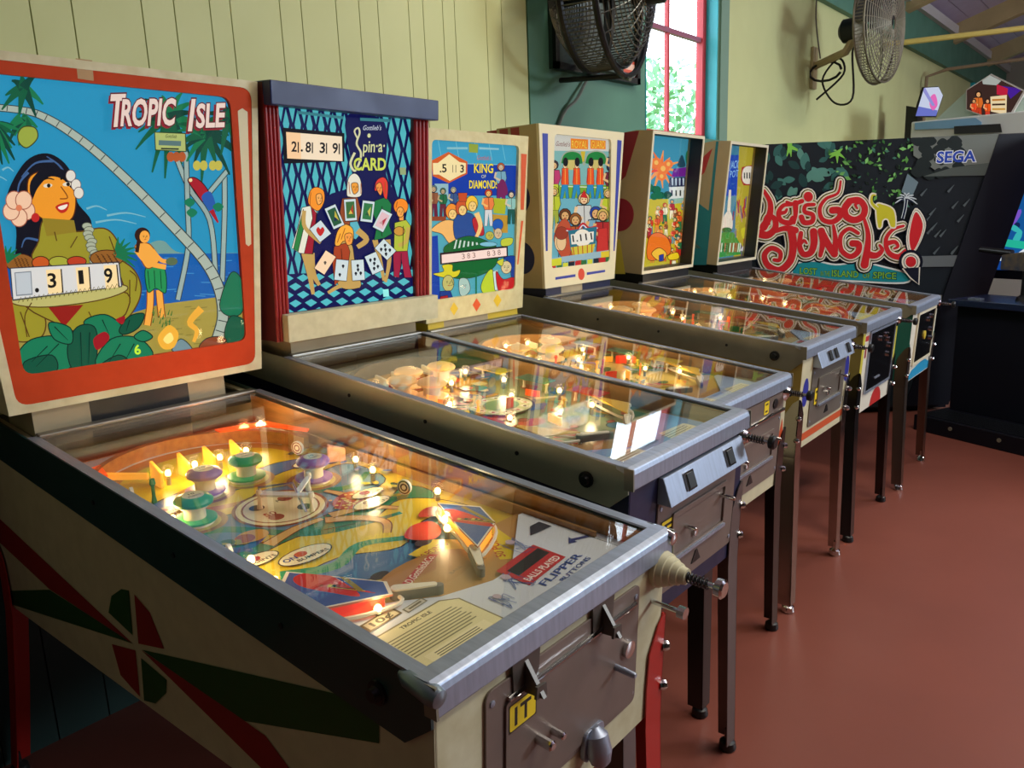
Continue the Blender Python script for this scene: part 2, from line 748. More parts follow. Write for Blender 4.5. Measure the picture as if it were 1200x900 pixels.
for yb in (.2, 2.4, 4.6, 6.8, 9.0, 11.2, 13.4):
    MB().hexa([(XW, yb - .07, zc(XW) - .12), (1.7, yb - .07, zc(1.7) - .12), (1.7, yb + .07, zc(1.7) - .12), (XW, yb + .07, zc(XW) - .12)],
              [(XW, yb - .07, zc(XW) + .09), (1.7, yb - .07, zc(1.7) + .09), (1.7, yb + .07, zc(1.7) + .09), (XW, yb + .07, zc(XW) + .09)]
              ).build('rafter', TAN, CE)
struct(MB().box((XW, -3, 3.38), (XW + .1, 15, 3.48)).build('trim_1', mat('white_trim', (205, 200, 196), .5)))
struct(MB().box((-2.6, 15, 0), (5.6, 15.1, 5)).build('wall_back', GREYW))
struct(MB().box((-2.6, -3.1, 0), (5.6, -3, 5)).build('wall_front', mat('dark_green_plaster', (58, 70, 62), .7)))
m = MB()
m.box((5.5, -3, 0), (5.6, 15, 2.4)).box((5.5, -3, 2.4), (5.6, 5.85, 3.6)).box((5.5, 7.95, 2.4), (5.6, 15, 3.6)).box((5.5, 5.85, 3.3), (5.6, 7.95, 3.6))  # opening added high up, clear of the glass reflections
struct(m.build('wall_right', mat('brown_grey_plaster', (96, 84, 78), .7)))

# added lamps out of view (their light sits in the area lights at the top)
for (lx, ly, lz, n) in ((1.0, 2.6, 3.52, 'nearest the camera'), (1.0, 7.2, 3.52, 'further down the hall'), (-.6, 3.2, 3.57, 'close to the boarded wall')):
    t = thing('added_ceiling_lamp', 'unseen long ceiling lamp added to light the aisle, ' + n, 'lamp', (lx, ly, lz), 'added ceiling lamps')
    MB().box((lx - .2, ly - 1.1, lz + .02), (lx + .2, ly + 1.1, lz + .09)).build('housing', WHITEP, t)
    for sy in (-.9, .9):
        MB().cyl((lx, ly + sy, lz + .09), (lx, ly + sy, zc(lx) + .09), .006).build('hanger', BLACK, t)

# yellow tie rod and brown pipe crossing the hall
a, b = at(1040, 52, x=XW + .05), at(1200, 33, y=9.03)
b = a + (b - a).normalized() * 3.6
MB().tube([a, b], .026, 8).build('tie_rod', mat('yellow_pipe', (206, 184, 96), .4)); TR = bpy.data.objects['tie_rod']
tag(TR, 'pale yellow pipe running across under the rafters', 'pipe')
a = at(1086, 90, x=XW + .06)
m = MB().tube([a + Vector((0, 0, -.5)), a, a + Vector((.2, 0, .05)), a + Vector((3.5, 0, .05))], .018, 8)
tag(m.build('brown_pipe', mat('brown_pipe', (150, 128, 104), .5), smooth=True), 'thin brown pipe that climbs the far wall and turns under the roof', 'pipe')
# far window of the same wall, lit cyan
fw = bpy.data.objects.new('window_2', None); COL.objects.link(fw); fw.location = (XW + .02, 13.2, 2.2); struct(fw)
MB().box((XW, 12.6, 2.25), (XW + .05, 13.9, 3.0)).build('frame', CYAN, fw)
MB().box((XW + .05, 12.7, 2.3), (XW + .056, 13.8, 2.95)).build('pane', emit('far_daylight', (150, 225, 235), 1.0), fw)

# trees outside
LEAF = mat('leaves', (120, 176, 130), .6, noise=.4, nscale=5)
for i, (tx, ty, tz, r, lab) in enumerate(((-5.6, 8.6, 2.0, 1.25, 'leafy green tree low outside the window beside the red mullion'),
                                          (-7.5, 13.4, 2.4, 1.6, 'taller pale tree further off outside the window'))):
    t = thing('tree', lab, 'tree', (tx, ty, 0), 'trees outside the window')
    MB().cyl((tx, ty, 0), (tx, ty, tz), .12, .06, 8).build('trunk', TAN, t)
    m = MB()
    rnd = random.Random(i)
    for k in range(1500):
        d = Vector((rnd.gauss(0, 1), rnd.gauss(0, 1), rnd.gauss(0, 1))).normalized() * r * (rnd.random() ** .4)
        c = Vector((tx, ty, tz)) + Vector((d.x, d.y, d.z * 1.15))
        u = Vector((rnd.gauss(0, 1), rnd.gauss(0, 1), rnd.gauss(0, 1))).normalized() * .085
        v = u.orthogonal().normalized() * .04
        m.add([c - u, c + v, c + u, c - v], [(0, 1, 2, 3)])
    o = m.build('foliage', LEAF, t)
    o['kind'] = 'stuff'
gm = MB().box((-30, -10, -.3), (-2.7, 40, -.15)).build('ground', mat('lawn', (90, 120, 60), .8)); struct(gm)

# ================================================================== pinball machine
Z1 = (0., 50., 3.75)
Z2 = (0., 270., 3.75)


class Machine:
    def __init__(s, label, yc, w, xf, zf, xr, zr, zbf, zbr, head, rail_h, side, rail, front, legm, footm, lockm, neck):
        s.yc, s.w, s.xf, s.zf, s.xr, s.zr, s.zbf, s.zbr = yc, w, xf, zf, xr, zr, zbf, zbr
        s.xb, s.zb, s.wb, s.xt, s.zt, s.wt, s.dep = head
        s.y0, s.y1 = yc - w / 2, yc + w / 2
        s.t = thing('pinball_machine', label, 'pinball machine', ((xf + xr) / 2, yc, 0), 'pinball machines standing in a row along the wall')
        s.xback = max(s.xb - .36, XW + .03)
        s.sl = (zr - zf) / (xf - xr)
        s.head = Plane((s.xb, yc, s.zb), (0, 1, 0), (s.xt - s.xb, 0, s.zt - s.zb))
        s.hh = math.hypot(s.xt - s.xb, s.zt - s.zb)
        s.front = Plane((xf, yc, zf), (0, 1, 0), (.055, 0, 1))
        s.left = Plane((xf, s.y0, 0), (1, 0, 0), (0, 0, 1))
        s.zpf, s.zpr = zf - .044, zr - .074
        s.pf = Plane((xf, yc, s.zpf), (0, 1, 0), (xr - xf, 0, s.zpr - s.zpf))
        s.gl = Plane((xf, yc, zf), (0, 1, 0), (xr - xf, 0, zr - zf))
        s.body(rail_h, side, rail, front, lockm)
        s.legs(legm, footm)
        s.neckparts(neck)

    def ztop(s, x):
        return s.zf + (s.xf - x) * s.sl

    def body(s, rail_h, side, rail, front, lockm):
        xf, y0, y1 = s.xf, s.y0, s.y1
        xfb = xf - .02
        zb_ = s.ztop(s.xback)
        m = MB()
        prof = [(xfb, s.zbf), (s.xback, s.zbr), (s.xback, zb_ - .008), (xf - .002, s.zf - .012)]
        m.prism([(x, y0, z) for x, z in prof], (0, .018, 0))
        m.prism([(x, y1 - .018, z) for x, z in prof], (0, .018, 0))
        m.box((s.xback, y0 + .018, s.zbr), (s.xback + .018, y1 - .018, zb_ - .05))
        m.hexa([(xfb - .02, y0 + .018, s.zbf), (xfb - .02, y1 - .018, s.zbf), (s.xback + .018, y1 - .018, s.zbr), (s.xback + .018, y0 + .018, s.zbr)],
               [(xfb - .02, y0 + .018, s.zbf + .015), (xfb - .02, y1 - .018, s.zbf + .015), (s.xback + .018, y1 - .018, s.zbr + .015), (s.xback + .018, y0 + .018, s.zbr + .015)])
        s.cab = m.build('cabinet', side, s.t)
        m = MB()
        xq = xf - .055 * (s.zf - s.zbf)
        m.prism([(xq, y0 + .001, s.zbf), (xq, y1 - .001, s.zbf), (xf - .0017, y1 - .001, s.zf - .03), (xf - .0017, y0 + .001, s.zf - .03)], (-.018, 0, 0))
        s.fp = m.build('front_panel', front, s.t, bevel=.002)
        for sgn, yy in ((-1, y0), (1, y1)):
            m = MB()
            xa_, xb_ = xf - .004, s.xback + .01
            ya, yb = (yy - .005, yy - .0005) if sgn < 0 else (yy + .0005, yy + .005)
            xe = xf - rail_h * .55
            m.prism([(xa_, ya, s.ztop(xa_)), (xb_, ya, s.ztop(xb_)), (xb_, ya, s.ztop(xb_) - rail_h), (xe, ya, s.ztop(xa_) - rail_h), (xa_, ya, s.ztop(xa_) - rail_h * .6)],
                    (0, yb - ya, 0))
            ro = m.build('side_rail', rail, s.t)
            yc_, yd = (yy - .005, yy + .016) if sgn < 0 else (yy - .016, yy + .005)
            m = MB().hexa([(xa_ - .024, yc_, s.ztop(xa_ - .024)), (xa_ - .024, yd, s.ztop(xa_ - .024)), (s.xr, yd, s.ztop(s.xr)), (s.xr, yc_, s.ztop(s.xr))],
                          [(xa_ - .024, yc_, s.ztop(xa_ - .024) + .004), (xa_ - .024, yd, s.ztop(xa_ - .024) + .004), (s.xr, yd, s.ztop(s.xr) + .004), (s.xr, yc_, s.ztop(s.xr) + .004)])
            m.build('rail_cap', STEEL, ro)
            # flipper button and screws on the rail
            m = MB()
            xb2 = xf - .1
            m.lathe((xb2, yy + sgn * .003, s.ztop(xb2) - rail_h * .55), (xb2, yy + sgn * .018, s.ztop(xb2) - rail_h * .55),
                    [(0, .017), (.4, .017), (.42, .011), (1, .009)], 14)
            m.build('flipper_button', BLACK, ro, smooth=True)
            for q in (.25, .5, .75):
                xs_ = xf + (s.xr - xf) * q
                MB().cyl((xs_, yy + sgn * .003, s.ztop(xs_) - rail_h * .5), (xs_, yy + sgn * .007, s.ztop(xs_) - rail_h * .5), .005, n=8).build('screw', BLACK, ro)
            # inside board between playfield and glass
            yi, yj = (yy + .018, yy + .024) if sgn < 0 else (yy - .024, yy - .018)
            zz = lambda x: s.zpf + (xf - x) * (s.zpr - s.zpf) / (xf - s.xr)
            m = MB().prism([(xf - .03, yi, zz(xf - .03)), (s.xr, yi, zz(s.xr)), (s.xr, yi, s.ztop(s.xr) - .006), (xf - .03, yi, s.ztop(xf - .03) - .006)], (0, yj - yi, 0))
            m.build('side_liner', WOOD, s.cab)
        # lock bar
        zf = s.zf
        m = MB()
        pr = [(xf - .03, s.ztop(xf - .03) + .004), (xf - .004, zf + .006), (xf + .006, zf + .002), (xf + .009, zf - .008), (xf + .009, zf - .04),
              (xf + .002, zf - .04), (xf + .001, zf - .012), (xf - .03, s.ztop(xf - .03) - .004)]
        m.prism([(x, y0 - .007, z) for x, z in pr], (0, s.w + .014, 0))
        s.lock = m.build('lock_bar', lockm, s.t, bevel=.0025)
        for yy in (y0 - .007, y1 + .007):
            MB().box((xf - .01, yy - .002, zf - .04), (xf + .011, yy + .002, zf + .004)).build('end_seam', STEELDARK, s.lock)
        # glass and rear trim
        g = .012
        m = MB()
        q = [(-s.w / 2 + g, .028), (s.w / 2 - g, .028), (s.w / 2 - g, s.glen() - .004), (-s.w / 2 + g, s.glen() - .004)]
        slab(m, s.gl, q, -.004, -.0005)
        m.build('glass', GLASS, s.t)
        m = MB()
        L = s.glen()
        m.hexa([s.gl.p3(-s.w / 2 + .014, L - .012, -.002), s.gl.p3(s.w / 2 - .014, L - .012, -.002), s.gl.p3(s.w / 2 - .014, L + .012, -.002), s.gl.p3(-s.w / 2 + .014, L + .012, -.002)],
               [s.gl.p3(-s.w / 2 + .014, L - .012, .008), s.gl.p3(s.w / 2 - .014, L - .012, .008), s.gl.p3(s.w / 2 - .014, L + .012, .008), s.gl.p3(-s.w / 2 + .014, L + .012, .008)])
        m.build('rear_channel', mat('grey_channel', (140, 138, 130), .35, .8), s.t, bevel=.003)
        m = MB().box((s.xback + .018, y0 + .018, s.ztop(s.xr) - .03), (s.xr - .012, y1 - .018, s.ztop(s.xr) - .004))
        m.build('rear_deck', BLACK, s.t)

    def glen(s):
        return math.hypot(s.xr - s.xf, s.zr - s.zf)

    def legs(s, legm, footm):
        for fx in (1, -1):
            for fy in (-1, 1):
                x0 = s.xf + .001 if fx > 0 else s.xback
                y0 = s.y0 if fy < 0 else s.y1
                zb = s.zbf if fx > 0 else s.zbr
                sp = .048 if fy < 0 else .006
                prof = [(.028, .046, 1.), (zb * .5, .049, .5), (zb - .02, .053, .05), (zb + .06, .054, .0), (zb + .13, .05, .0), (zb + .175, .024, .0), (zb + .19, .006, .0)]
                m = MB()
                tilt = lambda z: (-.055 * (s.zf - z) if fx > 0 and z > zb else (-.055 * (s.zf - zb) if fx > 0 else 0))
                for side in (0, 1):
                    vs = []
                    for z, wd, o in prof:
                        cx = x0 + fx * (.004 + sp * o * .5) + tilt(z)
                        cy = y0 + fy * (.007 + sp * o)
                        a = Vector((cx, cy, z))
                        if side == 0:
                            b = Vector((cx, cy - fy * wd, z)); tn = Vector((-fx * .003, 0, 0))
                        else:
                            b = Vector((cx - fx * wd, cy, z)); tn = Vector((0, -fy * .003, 0))
                        vs += [a, b, b + tn, a + tn]
                    fs = []
                    for i in range(len(prof) - 1):
                        for k in range(4):
                            fs.append((i * 4 + k, i * 4 + (k + 1) % 4, i * 4 + 4 + (k + 1) % 4, i * 4 + 4 + k))
                    fs += [(0, 1, 2, 3), tuple(range(len(vs) - 4, len(vs)))]
                    m.add(vs, fs)
                lo = m.build('leg', legm, s.t)
                cx = x0 + fx * (.004 + sp * .5) + tilt(0) - fx * .014
                cy = y0 + fy * (.007 + sp) - fy * .014
                fm = MB().lathe((cx, cy, 0), (cx, cy, .06), [(0, .021), (.1, .024), (.38, .021), (.55, .008), (1, .007)], 12)
                fm.build('leveler', footm, lo, smooth=True)
                if fx > 0:
                    for dz in (.045, .125):
                        zc_ = zb + dz
                        xx = x0 + .004 + tilt(zc_)
                        yy = y0 + fy * .007
                        d = Vector((1, fy, 0)).normalized()
                        p = Vector((xx, yy, zc_))
                        MB().lathe(p - d * .004, p + d * .012, [(0, .009), (.4, .01), (.8, .008), (1, .003)], 8).build('leg_bolt', CHROME, lo, smooth=True)

    def neckparts(s, neck):
        zt_ = s.zb + .01
        z0 = s.ztop(s.xr) - .004
        for a, b, mt in neck:
            MB().box((s.xb - .17, s.yc + a, z0), (s.xb - .012, s.yc + b, zt_)).build('neck_block', mt, s.t)

    def outline(s, d=0., dt=0., db=0.):
        """wedge outline of the backbox front, inset by d (dt top, db bottom)"""
        a, b = s.wb / 2 - d, s.wt / 2 - d
        return [(-a, d + db), (a, d + db), (b, s.hh - d - dt), (-b, s.hh - d - dt)]

    def backbox(s, body, frame, inner, fr_h=.014, recess=.0, liner=None, pane=True):
        """inner: outline of the glass on the face plane; art sits recess behind the face"""
        out = s.outline()
        m = MB()
        o3 = [s.head.p3(a, b, -fr_h) for a, b in out]
        bk = [Vector((p.x - s.dep + .03 * (i > 1), p.y, p.z)) for i, p in enumerate(o3)]
        hz = recess + .02
        if recess:
            ring(m, s.head, out, s.outline(.014), -fr_h - hz, -fr_h)
            o3 = [s.head.p3(a, b, -fr_h - hz) for a, b in out]
        m.add(o3 + bk, [(0, 1, 2, 3), (7, 6, 5, 4), (0, 4, 5, 1), (1, 5, 6, 2), (2, 6, 7, 3), (3, 7, 4, 0)])
        bb = m.build('backbox', body, s.t)
        m = MB()
        ring(m, s.head, out, inner, -fr_h, 0)
        m.build('face_frame', frame, bb)
        if liner:
            m = MB()
            big = s.outline(.0145)
            ring(m, s.head, big, inner, -fr_h - recess, -fr_h - .0005)
            m.build('inner_liner', liner, bb)
        s.artp = Plane(s.head.p3(0, 0, -fr_h - recess - .012 if recess else -fr_h + .001), s.head.u, s.head.v)
        if pane:
            m = MB()
            slab(m, s.head, [(a * .999, b) for a, b in inner], -fr_h - recess + .007, -fr_h - recess + .0095)
            m.build('backglass_pane', GLASS, bb)
        s.bb = bb
        return bb


# ---------------------------------------------------------------- playfield fittings
CAPG = mat('green_cap', (60, 168, 104), .3)
CAPP = mat('purple_cap', (150, 110, 180), .3)
CAPI = emit('lit_ivory_cap', (246, 200, 130), .3)
BULB = emit('bulb_glow', (255, 214, 130), 9.)
BULBR = emit('red_bulb_glow', (255, 70, 20), 5.)
AMBER = emit('lit_amber_plastic', (250, 168, 52), .8)
ORANGE = emit('lit_orange_plastic', (232, 84, 26), .8)
RUBW = mat('white_rubber', (222, 214, 190), .6)
REDPL = emit('lit_red_plastic', (214, 50, 30), .5)
GREYR = mat('grey_rubber', (104, 98, 90), .6)


def bumper(mc, pf, t, s, capm, r=.033):
    m = MB().lathe(pf.p3(t, s, 0), pf.p3(t, s, .04), [(0, r * 1.06), (.12, r), (.2, r * .62), (.75, r * .6), (.8, r * .75), (1, r * .75)], 20)
    m.build('bumper_body', IVORY, mc, smooth=True)
    m = MB().lathe(pf.p3(t, s, .038), pf.p3(t, s, .056), [(0, r * .9), (.15, r * 1.05), (.45, r * 1.08), (.75, r * .95), (.9, r * .7), (1, r * .6)], 24)
    m.build('bumper_cap', capm, mc, smooth=True)
    m = MB().lathe(pf.p3(t, s, .006), pf.p3(t, s, .012), [(0, r * .9), (.2, r * 1.2), (.8, r * 1.2), (1, r * .9)], 20)
    m.build('bumper_skirt', capm, mc, smooth=True)


PB1 = None


def bulb(mc, pf, t, s, h=.02, power=.10, red=False):
    power *= 3.2 if mc is PB1 else 2.0
    p = pf.p3(t, s, h)
    m = MB().lathe(pf.p3(t, s, 0), pf.p3(t, s, h - .004), [(0, .005), (1, .005)], 8)
    m.build('bulb_socket', STEELDARK, mc)
    MB().sphere(p, .0065, 8, 1.2).build('bulb', BULBR if red else BULB, mc, smooth=True)
    if power:
        l = bpy.data.lights.new('bulb_light', 'POINT')
        l.energy = power
        l.color = (1, .35, .12) if red else (1, .72, .36)
        l.shadow_soft_size = .012
        o = bpy.data.objects.new('bulb_light', l)
        COL.objects.link(o)
        o.location = pf.p3(t, s, h + .016)


def post(mc, pf, t, s, h=.028, mt=None):
    MB().lathe(pf.p3(t, s, 0), pf.p3(t, s, h), [(0, .006), (.3, .0035), (.7, .0035), (.8, .0065), (1, .005)], 8).build('post', mt or IVORY, mc, smooth=True)


def flipper(mc, pf, a, b, h=.02):
    """bat from pivot a to tip b (t, s)"""
    va, vb = Vector(a), Vector(b)
    d = (vb - va).normalized()
    n = Vector((-d.y, d.x))
    out = []
    for k in range(9):
        th = math.pi / 2 + math.pi * k / 8
        out.append(va + (d * math.cos(th) + n * math.sin(th)) * .0105)
    for k in range(9):
        th = -math.pi / 2 + math.pi * k / 8
        out.append(vb + (d * math.cos(th) + n * math.sin(th)) * .0065)
    m = MB()
    slab(m, pf, [tuple(p) for p in out], h - .009, h + .006)
    f_ = m.build('flipper', GREYR, mc, bevel=.0015)
    out2 = [va + (p - va) * .86 for p in out]
    m = MB()
    slab(m, pf, [tuple(p) for p in out2], h + .006, h + .0085)
    m.build('flipper_top', IVORY, mc)


def rubber(mc, pf, pts, h=.016, closed=True):
    m = MB().tube([pf.p3(a, b, h) for a, b in catmull(pts, 4, closed)], .0035, 6, closed)
    m.build('rubber_ring', RUBW, mc, smooth=True)


def arch(mc, pf, hw, s0, s1, mt, tc=0., h=.03, th=.014):
    """curved wooden rail at the top of the playfield"""
    pts = []
    for k in range(19):
        a = math.pi * k / 18
        pts.append((tc - hw * math.cos(a), s0 + (s1 - s0) * math.sin(a)))
    m = MB()
    n = len(pts)
    vs, fs = [], []
    for i, (t, s_) in enumerate(pts):
        a = math.pi * i / 18
        o = (t - th * math.cos(a) * -1 * -1, s_ + th * math.sin(a))
        vs += [pf.p3(t, s_, 0), pf.p3(*o, 0), pf.p3(*o, h), pf.p3(t, s_, h)]
    for i in range(n - 1):
        for k in range(4):
            fs.append((i * 4 + k, i * 4 + 4 + k, i * 4 + 4 + (k + 1) % 4, i * 4 + (k + 1) % 4))
    fs += [(0, 1, 2, 3), ((n - 1) * 4 + 3, (n - 1) * 4 + 2, (n - 1) * 4 + 1, (n - 1) * 4)]
    m.add(vs, fs)
    return m.build('arch_rail', mt, mc, smooth=True)


def board(M, mt):
    L = M.glen()
    m = MB()
    slab(m, M.pf, [(-M.w / 2 + .024, .03), (M.w / 2 - .024, .03), (M.w / 2 - .024, L - .01), (-M.w / 2 + .024, L - .01)], -.014, 0)
    return m.build('playfield', mt, M.t)


def target(mc, pf, t, s, side, ringc):
    """round standing target facing the middle"""
    d = pf.u * (-side) + pf.v * -.3
    d.normalize()
    c = pf.p3(t, s, .022)
    MB().lathe(c - d * .003, c + d * .003, [(0, .016), (1, .016)], 18).build('target', WHITEP, mc)
    pl = Plane(c + d * .0031, d.cross(pf.n) * -1, pf.n)
    if pl.n.dot(d) < 0:
        pl = Plane(c + d * .0031, d.cross(pf.n), pf.n)
    P = Print(pl)
    P.ell(0, 0, .0145, .0145, ringc).ell(0, 0, .0115, .0115, (235, 230, 215)).ell(0, 0, .0085, .0085, ringc).ell(0, 0, .005, .005, (235, 230, 215))
    P.build('target_print', INK, mc)


# ---------------------------------------------------------------- door furniture
def rodpiece(M, t, z, r, L, mt, parent, name, knob=None, n=10, prof=None):
    p = M.front.p3(t, z, 0)
    q = M.front.p3(t, z, L)
    MB().lathe(p, q, prof or [(0, r), (.92, r), (1, r * .7)], n).build(name, mt, parent, smooth=True)


def coin_door(M, t0, t1, z0, z1, matd, recess=True, header=None, label=None):
    """all z are heights above the floor"""
    zz = lambda z: z - M.zf
    P = M.front
    m = MB()
    slab(m, P, rrect([(t0, zz(z0)), (t1, zz(z0)), (t1, zz(z1)), (t0, zz(z1))], .015), 0, .004)
    d = m.build('coin_door', matd, M.t, bevel=.0012)
    if recess:
        a, b, c, e = t0 + .06, t1 - .05, z0 + .065, z1 - .045
        m = MB()
        ring(m, P, rrect([(a, zz(c)), (b, zz(c)), (b, zz(e)), (a, zz(e))], .008), rrect([(a + .012, zz(c + .012)), (b - .012, zz(c + .012)), (b - .012, zz(e - .012)), (a + .012, zz(e - .012))], .005), .004, .009)
        m.build('door_bezel', matd, d, bevel=.001)
        m = MB()
        slab(m, P, [(a + .01, zz(c + .002)), (b - .01, zz(c + .002)), (b - .01, zz(c + .009)), (a + .01, zz(c + .009))], .009, .014)
        m.build('lower_lip', STEEL, d)
        m = MB()
        tm = (t0 + t1) / 2
        slab(m, P, [(tm - .022, zz(z0 + .022)), (tm + .022, zz(z0 + .022)), (tm + .004, zz(z0 + .05)), (tm - .004, zz(z0 + .05))], .004, .006)
        m.build('coin_return', BLACK, d)
        rodpiece(M, t0 + .13, zz((z0 + z1) / 2 + .015), .005, .03, CHROME, d, 'coin_pin')
        rodpiece(M, t1 - .075, zz((z0 + z1) / 2 + .035), .0055, .04, CHROME, d, 'coin_slide')
        rodpiece(M, t0 + .17, zz((z0 + z1) / 2 - .012), .009, .012, CHROME, d, 'lock')
    for a in (t0 + .012, t1 - .012):
        for b in (z0 + .02, z1 - .02):
            rodpiece(M, a, zz(b), .005, .006, STEEL, d, 'screw', n=8)
    return d


def header_plate(M, t0, t1, z0, z1, slots, parent):
    P = M.front
    zz = lambda z: z - M.zf
    m = MB()
    m.hexa([P.p3(t0, zz(z0), 0), P.p3(t1, zz(z0), 0), P.p3(t1, zz(z0), .034), P.p3(t0, zz(z0), .034)],
           [P.p3(t0, zz(z1), 0), P.p3(t1, zz(z1), 0), P.p3(t1, zz(z1), .012), P.p3(t0, zz(z1), .012)])
    o = m.build('coin_slot_plate', STEEL, parent, bevel=.0015)
    pl = Plane(P.p3(0, zz(z0), .034), P.u, P.p3(0, zz(z1), .012) - P.p3(0, zz(z0), .034))
    hh = (P.p3(0, zz(z1), .012) - P.p3(0, zz(z0), .034)).length
    for t in slots:
        m = MB()
        slab(m, pl, rrect([(t - .02, hh * .2), (t + .02, hh * .2), (t + .02, hh * .85), (t - .02, hh * .85)], .003), 0, .004)
        m.build('slot_bezel', CHROME, parent)
        m = MB()
        slab(m, pl, [(t - .012, hh * .27), (t + .016, hh * .27), (t + .016, hh * .78), (t - .012, hh * .78)], .004, .0055)
        m.build('slot_window', BLACK, parent)
    return o


def sticker(M, t0, t1, z0, z1, h, parent, text=None, bars=0, up=.004):
    zz = lambda z: z - M.zf
    pl = Plane(M.front.p3(0, 0, up), M.front.u, M.front.v)
    P = Print(pl)
    P.poly([(t0, zz(z0)), (t1, zz(z0)), (t1, zz(z1)), (t0, zz(z1))], (40, 36, 10))
    P.poly(rrect([(t0 + .002, zz(z0 + .002)), (t1 - .002, zz(z0 + .002)), (t1 - .002, zz(z1 - .002)), (t0 + .002, zz(z1 - .002))], .004), (246, 214, 40))
    if text:
        P.text(text, (t0 + .012, zz(z0 + .008)), (t1 - .012, zz(z0 + .008)), (z1 - z0) * .62, (20, 20, 18), bold=.03, ydown=False)
    for i in range(bars):
        b = z0 + (z1 - z0) * (.25 + .5 * i / max(1, bars - 1))
        P.stroke([(t0 + .01, zz(b)), (t1 - .01, zz(b))], (z1 - z0) * .13, (70, 60, 20))
    P.build('price_sticker', INK, parent)


def plunger(M, t, z, cone=False):
    zz = z - M.zf
    if cone:
        rodpiece(M, t, zz, .03, .055, CREAM, M.t, 'plunger_housing', n=20,
                 prof=[(0, .034), (.18, .034), (.2, .031), (.38, .029), (.4, .026), (.58, .024), (.6, .021), (.78, .019), (.8, .016), (1, .014)])
    else:
        rodpiece(M, t, zz, .022, .02, CHROME, M.t, 'plunger_housing', n=16, prof=[(0, .03), (.3, .03), (.6, .018), (1, .014)])
    b = .055 if cone else .02
    o = MB()
    prof = [(0, .005), (1, .005)]
    p, q = M.front.p3(t, zz, b), M.front.p3(t, zz, b + .055)
    rod = MB().lathe(p, q, prof, 10).build('plunger_rod', CHROME, M.t)
    # spring
    pts = []
    for k in range(60):
        a = k / 59
        c = M.front.p3(t, zz, b + .04 * a)
        th = 2 * math.pi * a * 6
        pts.append(c + M.front.u * (.0085 * math.cos(th)) + M.front.v * (.0085 * math.sin(th)))
    MB().tube(pts, .0016, 5).build('spring', BLACK, rod)
    MB().lathe(M.front.p3(t, zz, b + .05), M.front.p3(t, zz, b + .068), [(0, .009), (.2, .016), (.8, .017), (1, .013)], 16).build('knob', CHROME if cone else BLACK, rod, smooth=True)


def fig(P, x, y, h, hair, skin, top, bot, dirx=0., seed=0, line=(40, 25, 20)):
    """small printed person, head centre at x, y; total height h (crop pixels, y down)"""
    r = h * .085
    keep, P.ol = P.ol, (line, r * .16)
    P.poly([(x - r * 1.5, y + r * 1.3), (x + r * 1.5, y + r * 1.3), (x + r * 1.9, y + h * .3), (x + r * 1.2, y + h * .46), (x - r * 1.2, y + h * .46), (x - r * 1.9, y + h * .3)], top)
    P.poly([(x - r * 1.2, y + h * .45), (x + r * 1.2, y + h * .45), (x + r * 1.5, y + h * .9), (x + r * .4, y + h * .9), (x, y + h * .55), (x - r * .4, y + h * .9), (x - r * 1.4, y + h * .9)], bot)
    P.ell(x + dirx * r * .2, y - r * .15, r * 1.25, r * 1.35, hair, n=10)
    P.ell(x + dirx * r * .5, y + r * .1, r * .85, r, skin, n=10)
    P.stroke([(x - r * 1.6, y + r * 1.6), (x - r * 2, y + h * .28), (x - r * .3, y + h * .36)], r * .7, skin)
    P.ol = None
    P.stroke([(x - r * .2 + dirx * r * .5, y + r * .55), (x + r * .3 + dirx * r * .5, y + r * .5)], r * .18, (170, 40, 30))
    for e in (-.35, .35):
        P.ell(x + (e + dirx * .5) * r, y, r * .13, r * .13, line, n=6)
    P.stroke([(x, y + r * 1.4), (x + r * .15, y + h * .44)], r * .14, line)
    P.ol = keep


def face(P, x, y, r, d=1, line=(60, 26, 16)):
    """brows, eyes, nose and mouth inside a printed head"""
    for e in (-.38, .42):
        P.ell(x + e * r, y - r * .1, r * .14, r * .1, line, n=8)
        P.stroke([(x + (e - .22) * r, y - r * .34), (x + e * r, y - r * .42), (x + (e + .22) * r, y - r * .34)], r * .09, line)
    P.stroke([(x + d * r * .05, y - r * .1), (x + d * r * .22, y + r * .22), (x, y + r * .26)], r * .08, line)
    P.stroke([(x - r * .25, y + r * .52), (x + r * .05, y + r * .6), (x + r * .32, y + r * .5)], r * .14, (186, 40, 34))


def crowd(P, x0, x1, y0, y1, n, pal, seed, size):
    rnd = random.Random(seed)
    for i in range(n):
        x = rnd.uniform(x0, x1)
        y = y0 + (y1 - y0) * (i + rnd.random()) / n
        fig(P, x, y, size * rnd.uniform(.8, 1.25), rnd.choice(pal), rnd.choice([(250, 190, 110), (246, 160, 80), (240, 210, 150)]), rnd.choice(pal), rnd.choice(pal), rnd.uniform(-1, 1))


def leafstroke(P, x, y, ang, L, w, col, droop=.5):
    pts = []
    for k in range(5):
        t = k / 4
        pts.append((x + math.cos(ang) * L * t, y + math.sin(ang) * L * t + droop * L * t * t))
    P.stroke(pts, (w, w * .15), col)


TEALRAIL = mat('dark_teal_paint', (26, 62, 62), .35, noise=.15, nscale=8, coat=.2)
REDLEG = mat('red_leg_paint', (178, 34, 26), .35)
GREYLEG = mat('grey_leg', (122, 112, 110), .4, .7, noise=.15, nscale=5)
ORBAND = mat('orange_red_paint', (190, 66, 30), .6, noise=.08, nscale=25, spec=.15)
NECK = mat('bare_neck_wood', (170, 156, 126), .6, noise=.15, nscale=10)

